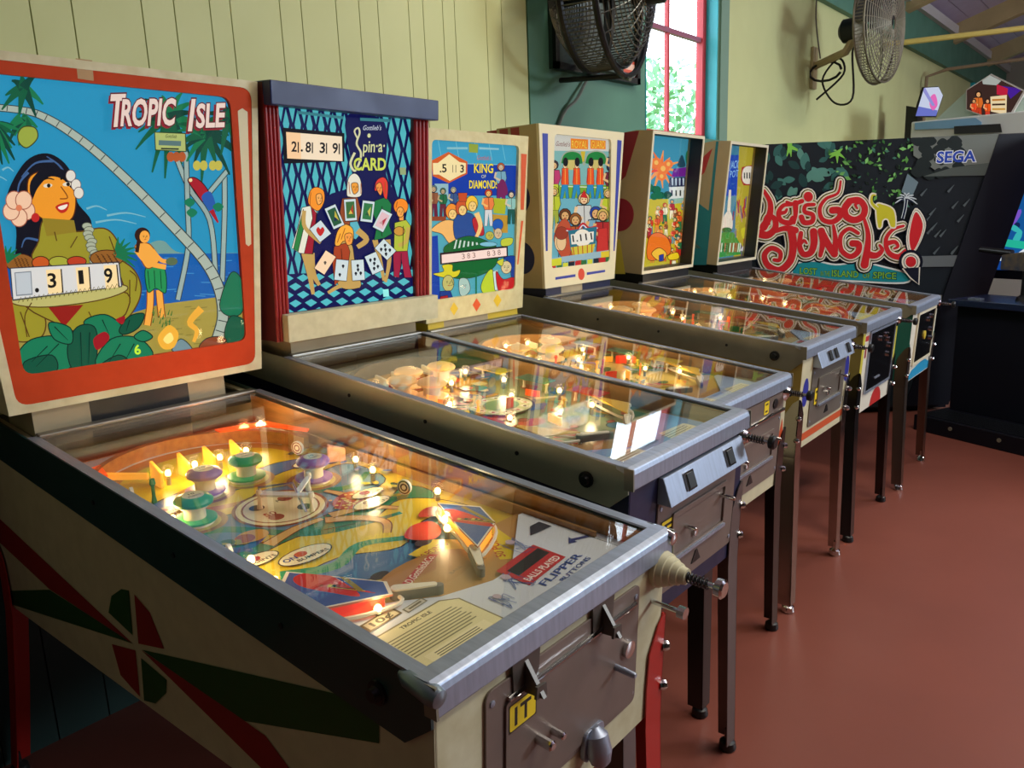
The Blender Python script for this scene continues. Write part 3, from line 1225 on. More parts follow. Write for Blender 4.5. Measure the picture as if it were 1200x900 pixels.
# ================================================================== machine 1 : tropical beach
M1 = Machine('cream pinball machine nearest the camera, orange framed glass with a tropical beach', .84, .56, -.615, .882, -1.855, .99, .535, .485,
             (-1.87, 1.045, .614, -1.82, 1.784, .70, .24), .1, CREAM, TEALRAIL, CREAMOLD, REDLEG, RUBBER, STEEL,
             [(-.26, -.14, NECK), (.1, .2, NECK), (-.14, .1, BLACK)])  # black block stands in for the dark gap between the wooden ones
c1 = lambda u, v: M1.head.px(u, v)
br, tr, bl = c1(289, 400), c1(270, 114), c1(24, 440)
hb, htop = (br[1] + bl[1]) / 2, tr[1]
in1 = [(-br[0], hb), (br[0], hb), (tr[0], htop), (-tr[0], htop)]
in1r = rrect(in1, .026)
# face: cream edge, orange band
out = M1.outline()
bandout = rrect(M1.outline(.018), .03)
bb = M1.backbox(CREAM, CREAMOLD, bandout, .014)
ring(MB(), M1.head, bandout, in1r, -.0138, -.0012).build('orange_band', ORBAND, bb)
# stripes let into the band
P = Print(Plane(M1.head.p3(0, 0, -.0011), M1.head.u, M1.head.v), *Z1)
for mir in (1, -1):
    P.v, P.f, P.c = [], [], []
    pts = [P.conv(p) for p in ((1045, 300), (1065, 288), (1088, 305), (1104, 885), (1092, 895), (1080, 885))]
    q, P.s = P.s, None
    P.poly([(a * mir, b) for a, b in pts], (214, 206, 170))
    P.s = q
    P.build('band_stripe', INK, bb)
P.v, P.f, P.c = [], [], []
P.poly([(332, 68), (405, 78), (412, 168), (342, 158)], (176, 140, 92))
P.build('bare_patch', INK, bb)

P = Print(M1.artp, *Z1)
P.clip = [(a * 1.01, b) for a, b in in1]
P.poly([(-300, -50), (1200, -50), (1200, 1000), (-300, 1000)], (40, 152, 196))
for x0, y0, x1 in ((470, 760, 640), (420, 790, 600), (10, 560, 60), (380, 730, 470), (-40, 600, 30)):
    P.stroke([(x0, y0), ((x0 + x1) / 2, y0 - 12), (x1, y0 + 6)], (10, 3), (126, 190, 206), True)
P.blob([(600, 935), (660, 882), (720, 872), (800, 925), (1060, 925), (1060, 960), (600, 960)], (120, 164, 158))
P.poly([(-300, 935), (1100, 925), (1100, 1190), (-300, 1240)], (18, 98, 180))
rnd = random.Random(3)
for i in range(26):
    x, y = rnd.uniform(580, 1050), rnd.uniform(940, 1130)
    P.stroke([(x, y), (x + rnd.uniform(20, 60), y + rnd.uniform(-3, 3))], 4, (70, 150, 205))
P.poly([(-300, 1240), (560, 1195), (700, 1150), (1100, 1100), (1100, 1560), (-300, 1560)], (172, 156, 72))
for i in range(20):
    x, y = rnd.uniform(640, 950), rnd.uniform(1160, 1330)
    P.stroke([(x, y), (x + 30, y - 3)], 4, (140, 130, 60))
# thin trunks
for pts in ([(775, 510), (830, 640), (920, 780), (945, 1000)], [(985, 590), (985, 760), (975, 1050)], [(815, 480), (822, 700), (825, 900), (780, 1130)], [(1000, 560), (900, 680)]):
    P.stroke(pts, 26, (44, 66, 70), True).stroke(pts, 18, (160, 184, 178), True)
main = [(-200, 272), (80, 295), (200, 330), (330, 410), (450, 505), (600, 645), (780, 830), (900, 965), (960, 1080), (978, 1200), (955, 1300)]
P.stroke(main, (32, 56), (50, 64, 66), True).stroke(main, (24, 46), (176, 190, 176), True)
cm = catmull(main, 5, False)
for i in range(4, len(cm) - 1, 2):
    a, b = cm[i], cm[i + 1]
    dx, dy = b[0] - a[0], b[1] - a[1]
    l = math.hypot(dx, dy) or 1
    w_ = 11 + 10 * i / len(cm)
    P.stroke([(a[0] - dy / l * w_, a[1] + dx / l * w_), (a[0] + dy / l * w_, a[1] - dx / l * w_)], 4, (50, 60, 60))
# palm crowns
for (cx, cy, n, L, a0, a1) in ((740, 330, 15, 190, 0, 6.3), (900, 400, 16, 150, 0, 6.3), (100, 200, 8, 110, .4, 6.), (90, 330, 8, 90, .3, 3.), (-40, 370, 9, 130, -.4, 1.6), (1000, 330, 10, 120, 0, 6.3)):
    for k in range(n):
        a = a0 + (a1 - a0) * k / n + rnd.uniform(-.15, .15)
        leafstroke(P, cx, cy, a, L * rnd.uniform(.7, 1.1), 46, rnd.choice([(16, 96, 64), (24, 124, 78), (10, 70, 56)]), .35)
P.blob([(75, 400), (100, 370), (150, 375), (160, 420), (115, 462), (80, 440)], (160, 176, 70), (60, 70, 30), 5)
for x in (745, 770, 795, 860, 890, 930, 955):
    P.ell(x, 502 if x < 800 else 540, 17, 22, (186, 92, 44) if x < 860 else (200, 190, 80))
for pts, c in (([(960, 1150), (1010, 1010), (1060, 1050), (1060, 1180), (1000, 1200)], (20, 120, 84)), ([(980, 1290), (1010, 1200), (1080, 1230), (1085, 1310), (1020, 1330)], (16, 92, 66)),
               ([(870, 1340), (900, 1300), (960, 1290), (990, 1310), (930, 1345)], (140, 70, 40)), ([(750, 1350), (790, 1300), (840, 1345), (800, 1360)], (120, 150, 160))):
    P.blob(pts, c, (20, 40, 36), 4)
# big portrait
P.blob([(36, 640), (110, 520), (200, 486), (280, 530), (330, 620), (335, 700), (395, 780), (370, 840), (200, 850), (196, 930), (110, 1000), (64, 960), (66, 820), (30, 720)], (14, 16, 30))
for pts in ([(90, 590), (150, 530), (230, 520)], [(70, 700), (80, 620), (120, 570)], [(90, 900), (110, 860), (170, 870)], [(200, 500), (260, 545), (300, 620)]):
    P.stroke(pts, (4, 12), (66, 100, 150), True)
OL, OLD = (158, 150, 44), (92, 60, 22)
P.blob([(185, 780), (250, 800), (330, 830), (450, 815), (510, 870), (545, 970), (420, 1010), (150, 965), (165, 870)], OL, OLD, 6)
P.blob([(120, 600), (190, 562), (270, 575), (315, 640), (328, 700), (312, 770), (255, 797), (185, 775), (128, 720)], (246, 158, 44), (90, 40, 10), 5)
P.poly([(180, 770), (320, 780), (330, 832), (200, 850)], (150, 130, 40))
P.blob([(130, 610), (200, 545), (290, 570), (310, 640), (270, 600), (210, 590), (160, 640), (135, 690)], (14, 16, 30))
for x, y in ((205, 628), (290, 622)):
    P.ell(x, y, 20, 9, (235, 225, 200), -.1).ell(x + 4, y, 8, 9, (30, 24, 20))
    P.stroke([(x - 30, y - 22), (x, y - 32), (x + 28, y - 26)], (9, 4), (20, 16, 16), True)
P.stroke([(262, 632), (292, 680), (258, 686)], 5, (140, 70, 20), True)
P.blob([(238, 722), (265, 706), (298, 702), (288, 738), (262, 748)], (198, 40, 30)).blob([(250, 722), (290, 710), (282, 728), (262, 734)], (250, 240, 225))
for k in range(5):
    a = k * 1.257 + .3
    P.ell(78 + 36 * math.cos(a), 726 + 42 * math.sin(a), 34, 38, (250, 206, 172), line=(170, 90, 70), lw=4)
P.ell(78, 726, 14, 14, (230, 130, 90)).ell(150, 768, 18, 20, (196, 40, 40))
for x, y in ((305, 585), (328, 625), (340, 660)):
    P.ell(x, y, 20, 24, (232, 226, 214), line=(110, 90, 90), lw=3)
for k in range(10):
    P.ell(376 + 6 * math.sin(k * 2) + k * 4, 805 + k * 17, 20, 13, (176, 184, 160), line=(90, 96, 80), lw=3)
P.blob([(-30, 1140), (60, 1120), (130, 1150), (192, 1210), (176, 1290), (80, 1312), (20, 1260)], OL, OLD, 6)
P.blob([(500, 955), (575, 990), (612, 1065), (600, 1140), (545, 1215), (505, 1180), (540, 1090)], OL, OLD, 6)
P.blob([(110, 1140), (520, 1090), (550, 1180), (480, 1225), (310, 1265), (280, 1250)], OL, OLD, 6)
P.poly([(205, 1160), (360, 1150), (275, 1248)], (150, 30, 24))
P.blob([(60, 1120), (300, 1080), (520, 1062), (545, 1090), (420, 1132), (200, 1160), (66, 1150)], (196, 190, 116), OLD, 5)
for x, y, rx, ry, c in ((80, 965, 62, 36, (150, 96, 40)), (172, 966, 36, 26, (206, 92, 36)), (252, 962, 42, 22, (170, 172, 60)), (330, 960, 40, 20, (190, 64, 36)), (462, 946, 72, 34, (150, 96, 40))):
    P.ell(x, y, rx, ry, c, line=(70, 30, 14), lw=4)
for k in range(7):
    leafstroke(P, 505, 930, -1.5 + k * .33, 90, 26, (24, 116, 74), .15)
    leafstroke(P, 20, 960, -2.6 + k * .33, 80, 26, (24, 116, 74), .15)
P.poly([(36, 988), (517, 960), (529, 1072), (48, 1133)], (60, 62, 70))
P.poly([(41, 992), (512, 966), (524, 1068), (52, 1126)], (222, 222, 220))
P.poly([(56, 1008), (130, 1002), (136, 1106), (64, 1112)], (130, 140, 150)).poly([(61, 1012), (126, 1007), (132, 1101), (68, 1106)], (196, 204, 210))
for q, ch, d0, d1, hh in (([(194, 997), (258, 993), (266, 1097), (205, 1103)], '3', (204, 1075), (242, 1072), 62), ([(324, 987), (380, 984), (388, 1087), (334, 1092)], '1', (340, 1060), (362, 1058), 62),
                          ([(447, 978), (502, 974), (512, 1074), (457, 1080)], '9', (453, 1054), (490, 1050), 62)):
    P.poly([(x + 6, y) for x, y in q], (50, 40, 40)).poly(q, (255, 226, 168))
    P.text(ch, d0, d1, hh, (28, 26, 24), bold=.0 if ch == '1' else .02)
P.ell(155, 1086, 9, 10, (30, 28, 28))
# leaves at the bottom
G1, G2, GL = (22, 122, 86), (14, 84, 62), (10, 44, 36)
for pts, c in (([(66, 1370), (130, 1302), (250, 1288), (312, 1340), (290, 1435), (120, 1455), (70, 1420)], G1), ([(100, 1400), (220, 1370), (240, 1440), (120, 1460)], G2),
               ([(360, 1225), (450, 1192), (525, 1240), (520, 1295), (420, 1295)], G1), ([(288, 1340), (330, 1248), (405, 1245), (420, 1330), (400, 1430), (316, 1440)], G2),
               ([(412, 1410), (480, 1300), (600, 1296), (664, 1372), (560, 1410)], G1), ([(430, 1420), (510, 1370), (560, 1400), (520, 1430)], G2),
               ([(208, 1228), (300, 1250), (305, 1320), (230, 1300)], G1), ([(515, 1260), (560, 1200), (625, 1190), (600, 1250), (540, 1280)], G2), ([(580, 1290), (620, 1262), (662, 1290), (620, 1312)], G1)):
    P.blob(pts, c, GL, 5)
P.blob([(402, 1300), (450, 1268), (472, 1298), (420, 1348)], (156, 22, 34)).blob([(500, 1215), (540, 1200), (530, 1235)], (156, 22, 34))
P.text('6', (584, 1368), (612, 1364), 40, (190, 240, 60), bold=.03)
# dancer on the beach
SK = (248, 172, 70)
for pts in ([(652, 1085), (650, 1160), (638, 1240)], [(690, 1085), (696, 1150), (702, 1205)]):
    P.stroke(pts, 34, (130, 60, 20), True).stroke(pts, 26, SK, True)
P.blob([(632, 985), (710, 985), (720, 1095), (676, 1078), (640, 1092)], (36, 146, 84), (10, 60, 40), 4)
P.blob([(584, 892), (620, 878), (655, 890), (690, 950), (660, 985), (630, 985), (600, 930)], SK, (130, 60, 20), 4)
P.stroke([(590, 910), (640, 965), (720, 985)], 22, SK, True).stroke([(660, 910), (700, 955), (745, 960)], 18, SK, True)
P.ell(745, 960, 26, 18, (90, 110, 80))
P.ell(616, 845, 34, 34, (50, 26, 20)).ell(626, 852, 22, 27, SK)
P.stroke([(600, 870), (592, 920)], 16, (50, 26, 20))
P.stroke([(640, 1000), (648, 1080)], 3, GL).stroke([(668, 1000), (672, 1075)], 3, GL).stroke([(695, 1000), (700, 1080)], 3, GL)
face(P, 628, 854, 17)
for pts in ([(200, 1330), (130, 1400)], [(250, 1320), (150, 1420)], [(345, 1270), (350, 1420)], [(385, 1270), (380, 1410)], [(440, 1215), (470, 1280)], [(520, 1320), (470, 1400)], [(580, 1320), (540, 1395)], [(230, 1245), (290, 1305)], [(560, 1215), (545, 1265)]):
    P.stroke(pts, (5, 2), GL)
for pts in ([(230, 830), (240, 870)], [(330, 850), (300, 900)], [(470, 850), (500, 930)], [(80, 1180), (120, 1290)], [(560, 1040), (560, 1140)], [(380, 1180), (390, 1200)], [(130, 1140), (100, 1200), (110, 1290)], [(560, 1000), (590, 1030), (585, 1090)]):
    P.stroke(pts, 5, OLD, True)
for k_ in range(16):
    P.stroke([(50 + k_ * 4, 945 + (k_ % 4) * 10), (62 + k_ * 4, 955 + (k_ % 4) * 10)], 3, (70, 36, 14)).stroke([(410 + k_ * 6, 928 + (k_ % 4) * 10), (424 + k_ * 6, 940 + (k_ % 4) * 10)], 3, (70, 36, 14))
for k_ in range(22):
    P.stroke([(70 + k_ * 20, 1140 - k_ * 2.8), (82 + k_ * 20, 1116 - k_ * 2.8), (92 + k_ * 20, 1134 - k_ * 2.8)], 3, (110, 100, 40))
for k_ in range(16):
    x, y = rnd.uniform(640, 760), rnd.uniform(1180, 1250)
    P.stroke([(x, y), (x + 6, y - 22)], (6, 2), (40, 110, 50))
# fires
for pts, c in (([(680, 1300), (700, 1262), (735, 1238), (772, 1275), (752, 1335), (705, 1342)], (242, 180, 60)), ([(705, 1300), (735, 1270), (750, 1300), (725, 1320)], (255, 232, 130))):
    P.blob(pts, c)
P.stroke([(872, 1165), (822, 1225), (852, 1262), (838, 1312)], (34, 14), (238, 176, 62), True)
# parrot
P.blob([(812, 604), (840, 592), (880, 620), (908, 670), (880, 700), (845, 655)], (166, 26, 42), (30, 10, 20), 4)
P.blob([(872, 680), (912, 655), (938, 730), (915, 745)], (40, 90, 170)).stroke([(915, 735), (945, 790)], (22, 8), (166, 26, 42)).ell(824, 604, 8, 8, (240, 220, 160))
for x, y in ((820, 700), (830, 745), (945, 720)):
    P.blob([(x - 24, y), (x, y - 18), (x + 24, y), (x, y + 22)], G1)
P.poly([(664, 392), (803, 398), (806, 481), (668, 474)], (40, 60, 30)).poly([(668, 396), (799, 402), (802, 477), (672, 470)], (176, 190, 112))
P.text('Gottlieb', (712, 418), (762, 420), 15, (30, 40, 30), shear=.2).stroke([(684, 440), (782, 444)], 22, (90, 120, 120)).stroke([(694, 466), (772, 468)], 7, (40, 50, 40))
for tx_ in (('T', (462, 366), (528, 364), 134, .12), ('ROPIC', (516, 364), (752, 360), 112, .1), ('I', (812, 384), (830, 384), 132, .12), ('SLE', (846, 372), (972, 368), 100, .08)):
    P.text(tx_[0], (tx_[1][0] - 9, tx_[1][1] + 9), (tx_[2][0] - 9, tx_[2][1] + 9), tx_[3], (140, 34, 46), tx_[4], .05)
P.text('T', (462, 366), (528, 364), 134, (236, 212, 200), .12, .035, (96, 24, 36), .035)
P.text('ROPIC', (516, 364), (752, 360), 112, (236, 212, 200), .1, .03, (96, 24, 36), .035)
P.text('I', (812, 384), (830, 384), 132, (236, 212, 200), .12, .035, (96, 24, 36), .035)
P.text('SLE', (846, 372), (972, 368), 100, (236, 212, 200), .08, .03, (96, 24, 36), .035)
P.build('backglass_art', LIT, bb)
# ---- M1 side stencil
P = Print(Plane((M1.xf, M1.y0 - .0008, 0), (1, 0, 0), (0, 0, 1)), 0, 500, 2.25)
z_l = M1.zbf
P.clip = [(.0 - .02, M1.zbf), (0, M1.zf - .1), (M1.xback - M1.xf, M1.ztop(M1.xback) - .1), (M1.xback - M1.xf, M1.zbr)]
RS, GS = (150, 26, 22), (34, 82, 30)
P.poly([(-90, 170), (-20, 225), (350, 572), (130, 428), (-60, 250)], RS).poly([(-100, 436), (130, 430), (350, 572), (-20, 452)], GS)
P.poly([(286, 490), (294, 446), (320, 428), (340, 432), (350, 550)], GS).poly([(354, 442), (395, 490), (433, 586), (365, 572)], RS)
P.poly([(295, 573), (357, 590), (369, 712), (318, 655)], RS).poly([(372, 610), (440, 668), (438, 702), (410, 730), (380, 722)], GS)
P.poly([(375, 588), (1000, 730), (1000, 835), (640, 775)], GS).poly([(372, 588), (640, 772), (700, 815), (800, 950), (730, 940)], RS)
P.build('side_stencil', INK, M1.cab)

# ---- M1 front fittings
zf1 = M1.zf
PFm = M1.front
d = coin_door(M1, -.192, .192, .60, .822, DOORGREY, recess=False)
m = MB(); slab(m, PFm, rrect([(-.155, .613 - zf1), (.18, .613 - zf1), (.18, .79 - zf1), (-.155, .79 - zf1)], .01), .004, .0075); m.build('door_leaf', DOORGREY, d, bevel=.001)
m = MB(); m.cyl(PFm.p3(-.15, .793 - zf1, .007), PFm.p3(.175, .793 - zf1, .007), .0042, n=8); m.build('hinge', CHROME, d, smooth=True)
for t0 in (-.112, .078):
    m = MB()
    slab(m, PFm, [(t0 - .026, .785 - zf1), (t0 + .026, .785 - zf1), (t0 + .03, .84 - zf1), (t0 - .03, .84 - zf1)], .004, .007)
    lt = m.build('latch', mat('latch_steel', (96, 90, 84), .4, .6), d)
    m = MB()
    a, b, c = PFm.p3(t0 - .004, .834 - zf1, .007), PFm.p3(t0 - .004, .786 - zf1, .007), PFm.p3(t0 - .004, .79 - zf1, .04)
    m.prism([a, b, c], PFm.u * .007)
    m.build('latch_hook', mat('latch_steel', (96, 90, 84), .4, .6), d)
    m = MB(); slab(m, PFm, [(t0 - .012, .79 - zf1), (t0 + .012, .786 - zf1), (t0 + .01, .806 - zf1), (t0 - .01, .808 - zf1)], .03, .034); m.build('latch_tab', mat('latch_steel', (96, 90, 84), .4, .6), d)
rodpiece(M1, .152, .722 - zf1, .015, .016, CHROME, d, 'lock', n=16)
rodpiece(M1, .12, .703 - zf1, .0055, .045, STEEL, d, 'coin_pin')
rodpiece(M1, -.085, .694 - zf1, .008, .036, CHROME, d, 'coin_button')
rodpiece(M1, -.05, .686 - zf1, .006, .03, CHROME, d, 'coin_pin')
sticker(M1, -.15, -.09, .738, .782, .004, d, '1T', up=.0078)
# coin return cup below the door
m = MB(); slab(m, PFm, rrect([(.03, .575 - zf1), (.085, .575 - zf1), (.085, .63 - zf1), (.03, .63 - zf1)], .015), .004, .012)
cr = m.build('coin_return', STEEL, M1.t, bevel=.003)
m = MB().lathe(PFm.p3(.058, .63 - zf1, .01), PFm.p3(.052, .57 - zf1, .03), [(0, .008), (.2, .02), (.6, .022), (.9, .016), (1, .008)], 12)
m.build('return_cup', STEEL, cr, smooth=True)
plunger(M1, .258, .824, True)
rodpiece(M1, .242, .766 - zf1, .0045, .065, CHROME, M1.t, 'ball_lift_rod', prof=[(0, .0045), (.78, .0045), (.8, .011), (1, .011)])
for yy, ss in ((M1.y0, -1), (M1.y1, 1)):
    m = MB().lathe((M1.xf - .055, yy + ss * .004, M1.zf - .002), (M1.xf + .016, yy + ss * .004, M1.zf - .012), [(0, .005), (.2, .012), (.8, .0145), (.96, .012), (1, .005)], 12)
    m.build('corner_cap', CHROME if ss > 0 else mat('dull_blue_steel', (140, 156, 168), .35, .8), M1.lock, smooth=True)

# ---- M1 playfield
pf = M1.pf
PB = PB1 = board(M1, WOOD)
TC = -.035
P = Print(pf)
L1 = M1.glen()
P.clip = [(-.258, .03), (.258, .03), (.258, L1 - .02), (-.258, L1 - .02)]
P.poly([(-.26, .03), (.235, .03), (.235, L1), (-.26, L1)], (196, 168, 52))
P.poly([(.235, .03), (.26, .03), (.26, 1.1), (.235, 1.1)], (176, 132, 70))
P.poly([(-.26, 1.0), (.26, 1.0), (.26, 1.26), (-.26, 1.26)], (206, 206, 200))
P.ell(TC, .94, .228, .2, (178, 120, 56), n=32).ell(TC, .93, .2, .17, (206, 178, 40), n=32)
P.blob([(-.23, .86), (-.12, .9), (0, .89), (.1, .9), (.19, .86), (.19, .8), (.1, .84), (-.03, .82), (-.14, .84), (-.23, .8)], (66, 106, 150), (60, 50, 34), .003)
P.blob([(-.24, .78), (-.12, .72), (-.02, .78), (.06, .76), (.2, .78), (.2, .64), (.08, .6), (-.04, .56), (-.15, .6), (-.24, .6)], (92, 128, 150), (60, 50, 34), .003)
P.blob([(-.24, .62), (-.13, .56), (0, .58), (.1, .54), (.2, .58), (.21, .5), (.1, .46), (-.05, .5), (-.18, .46), (-.24, .5)], (46, 128, 92), (60, 50, 34), .003)
P.blob([(-.24, .5), (-.1, .54), (.04, .5), (.14, .53), (.2, .46), (.2, .35), (.06, .36), (-.06, .34), (-.2, .36), (-.24, .4)], (208, 186, 48), (60, 50, 34), .003)
P.blob([(-.22, .4), (-.1, .42), (.0, .37), (.1, .42), (.19, .4), (.19, .34), (.06, .31), (-.05, .3), (-.16, .34), (-.22, .33)], (64, 110, 150), (60, 50, 34), .003)
for pts, c in (([(-.23, .7), (-.16, .66), (-.08, .54), (0, .5), (.1, .48)], (40, 120, 84)), ([(-.2, .44), (-.12, .4), (-.04, .43), (.06, .38), (.16, .42)], (52, 140, 96)), ([(.05, .7), (.12, .66), (.2, .7)], (40, 120, 84)),
               ([(-.24, .6), (-.18, .57), (-.12, .6)], (60, 100, 150))):
    P.stroke(pts, (.03, .012), c, True)
for t, s in ((-.185, .735), (.0, .86), (-.1, .85), (.09, .745)):
    P.ell(t, s, .058, .058, (150, 112, 66)).ell(t, s, .046, .046, (196, 182, 96))
P.ell(-.04, .675, .092, .092, (120, 66, 36), n=32).ell(-.04, .675, .085, .085, (228, 216, 166), n=32).ell(-.04, .675, .075, .075, (140, 80, 44), n=32).ell(-.04, .675, .071, .071, (224, 212, 166), n=32)
for a in range(4):
    th = a * math.pi / 2 + .8
    P.ell(-.04 + .046 * math.cos(th), .675 + .046 * math.sin(th), .015, .015, (70, 80, 64) if a % 2 else (150, 70, 50))
P.text('POINTS', (-.03, .70), (.02, .695), .012, (60, 40, 30), ydown=False).text('50', (-.085, .655), (-.06, .655), .016, (150, 60, 40), bold=.03, ydown=False)
# reclining figure in the middle
skn = (206, 166, 96)
for pts in ([(-.02, .56), (.03, .52), (.05, .47), (.02, .43)], [(.0, .57), (.07, .55), (.11, .5)], [(-.15, .55), (-.08, .57), (-.02, .57)], [(.03, .58), (.08, .62), (.07, .68)]):
    P.stroke(pts, (.03, .016), (110, 70, 30), True).stroke(pts, (.024, .011), skn, True)
P.ell(.075, .6, .05, .035, (176, 70, 50), .5)
for k in range(40):
    P.ell(.075 + rnd.uniform(-.04, .04), .6 + rnd.uniform(-.03, .03), .004, .004, (222, 190, 110), n=6)
P.ell(-.15, .6, .03, .024, (196, 150, 70)).ell(-.165, .6, .018, .018, (150, 74, 40))


def oval(t, s, rx, ry, rot, ring_c, big, bc, small):
    P.ell(t, s, rx, ry, (50, 44, 36), rot, 24).ell(t, s, rx - .0025, ry - .0025, (226, 218, 178), rot, 24)
    P.ell(t - rx * .1, s + ry * .25, .012, .01, bc)
    if big:
        P.text(big, (t - rx * .8, s - ry * .1), (t - rx * .3, s - ry * .1), .013, (40, 70, 130), bold=.03, ydown=False)
    P.text(small, (t - rx * .45, s - ry * .55), (t + rx * .75, s - ry * .55), .009, (50, 40, 40), bold=.02, ydown=False)


oval(-.195, .513, .04, .022, .0, 0, '10', (170, 60, 44), 'POINTS')
oval(-.131, .467, .052, .028, .0, 0, 'ON', (190, 90, 50), 'BUMPERS')
oval(.09, .555, .045, .022, .0, 0, None, (50, 60, 56), 'GREEN')
oval(.117, .6, .04, .02, .0, 0, None, (150, 40, 40), '10 POINTS')
oval(-.2, .82, .04, .02, .0, 0, None, (150, 50, 40), '10 POINTS')
oval(.145, .84, .042, .022, .0, 0, None, (150, 50, 40), '10 POINTS')
for t, s in ((-.225, .9), (-.2, .6), (.17, .9), (.17, .6), (-.23, .68), (.21, .72)):
    for k in range(9):
        P.ell(t + rnd.uniform(-.03, .02), s + rnd.uniform(-.06, .06), .012, .007, rnd.choice([(150, 150, 40), (40, 90, 60), (60, 80, 140), (190, 170, 60)]), rnd.uniform(0, 3), 8)
P.poly([(-.25, .3), (.24, .3), (.24, .03), (-.25, .03)], (176, 132, 74))
P.poly([(-.02, .33), (.05, .34), (.11, .27), (.0, .25)], (206, 184, 44)).text('10 POINTS', (-.012, .298), (.055, .306), .016, (150, 60, 40), bold=.02, ydown=False)
P.poly([(.07, .2), (.12, .16), (.165, .3), (.13, .3)], (212, 190, 44)).text('50 POINTS', (.085, .2), (.145, .285), .016, (170, 60, 40), bold=.02, ydown=False)
P.poly([(-.14, .3), (-.09, .31), (-.09, .24), (-.16, .22)], (206, 184, 44))
P.ell(.03, .345, .018, .012, (40, 40, 50)).ell(-.1, .31, .018, .012, (40, 40, 50))
P.ell(-.04, .262, .1, .05, (168, 120, 62))
P.poly([(-.1, .262), (-.085, .252), (.015, .292), (.005, .304)], (176, 58, 40)).text('D.Gottlieb&Co.', (-.085, .252), (.005, .29), .014, (232, 222, 190), .2, .01, ydown=False)
for t0, s0 in ((-.02, .225), (.03, .215)):
    P.text('BALL', (t0, s0), (t0 + .03, s0 + .006), .007, (80, 60, 40), ydown=False)
P.blob([(.02, .38), (.06, .41), (.1, .4), (.09, .36), (.05, .34)], (186, 60, 40)).blob([(.1, .43), (.14, .45), (.17, .42), (.14, .4)], (186, 60, 40))
P.build('playfield_art', INKGLOSS, PB)

for t, s, c in ((-.185, .735, CAPG), (.0, .86, CAPG), (-.1, .85, CAPP), (.09, .745, CAPP)):
    bumper(PB, pf, t, s, c)
    Q = Print(Plane(pf.p3(t, s, .0561), pf.u, pf.v))
    Q.ell(0, 0, .02, .02, (226, 220, 190)).text('10', (-.006, .003), (.006, .003), .007, (40, 50, 40), bold=.03, ydown=False).text('POINTS', (-.012, -.009), (.012, -.009), .006, (40, 50, 40), bold=.02, ydown=False)
    Q.build('cap_print', INK, PB)
for i, (t, s) in enumerate(((-.143, .966), (-.079, .974), (-.02, .974), (.044, .972))):
    m = MB().hexa([pf.p3(t - .004, s - .022, .0), pf.p3(t + .004, s - .022, .0), pf.p3(t + .004, s + .022, .0), pf.p3(t - .004, s + .022, .0)],
                  [pf.p3(t - .004, s - .022, .034), pf.p3(t + .004, s - .022, .034), pf.p3(t + .004, s + .022, .05), pf.p3(t - .004, s + .022, .05)])
    m.build('lane_guide', AMBER, PB, bevel=.002)
    bulb(PB, pf, t + .018, s - .012, .026, .10)
m = MB().hexa([pf.p3(.175, .81, 0), pf.p3(.215, .795, 0), pf.p3(.218, .803, 0), pf.p3(.178, .818, 0)], [pf.p3(.178, .81, .04), pf.p3(.215, .795, .03), pf.p3(.218, .803, .03), pf.p3(.18, .818, .045)])
m.build('lane_guide', mat('peach_plastic', (236, 176, 140), .3), PB, bevel=.002)
bulb(PB, pf, .165, .64, .03, .16)
bulb(PB, pf, .19, 1.1, .032, .1); bulb(PB, pf, .15, 1.11, .032, .08, True)
arch(PB, pf, .232, .93, 1.15, WOOD, TC)
# orange lit plastic over the top arch and its mate on the left
m = MB(); slab(m, pf, [(.08, 1.125), (.2, 1.09), (.235, .96), (.222, .95), (.18, 1.06), (.08, 1.1)], .034, .038); m.build('arch_plastic', ORANGE, PB)
m = MB(); slab(m, pf, [(-.24, 1.09), (-.2, 1.1), (-.215, 1.03), (-.235, 1.03)], .012, .03); m.build('arch_plastic', ORANGE, PB)
m = MB(); slab(m, pf, [(-.225, 1.06), (-.155, .985), (-.148, .992), (-.215, 1.07)], .012, .024); m.build('arch_plastic', AMBER, PB)
target(PB, pf, -.225, .901, -1, (40, 38, 40)); target(PB, pf, -.233, .533, -1, (40, 38, 40)); target(PB, pf, .158, .899, 1, (130, 40, 50)); target(PB, pf, .158, .533, 1, (40, 38, 40))
# centre spinner and its wire gate
m = MB(); slab(m, pf, rrect([(-.075, .69), (-.06, .705), (.0, .62), (-.012, .612)], .004), .03, .034); m.build('gate_plate', WHITEP, PB)
m = MB(); slab(m, pf, rrect([(-.02, .655), (.05, .712), (.056, .704), (-.014, .645)], .003), .03, .034); m.build('gate_plate', WHITEP, PB)
MB().tube([pf.p3(-.07, .7, .0), pf.p3(-.07, .7, .045), pf.p3(-.02, .66, .05), pf.p3(-.02, .62, .0)], .003, 6).build('wire_gate', CHROME, PB, smooth=True)
for t, s in ((-.07, .7), (.05, .708), (-.01, .615)):
    post(PB, pf, t, s, .04)
post(PB, pf, -.19, .885, .05, mat('green_post', (60, 130, 90), .3))
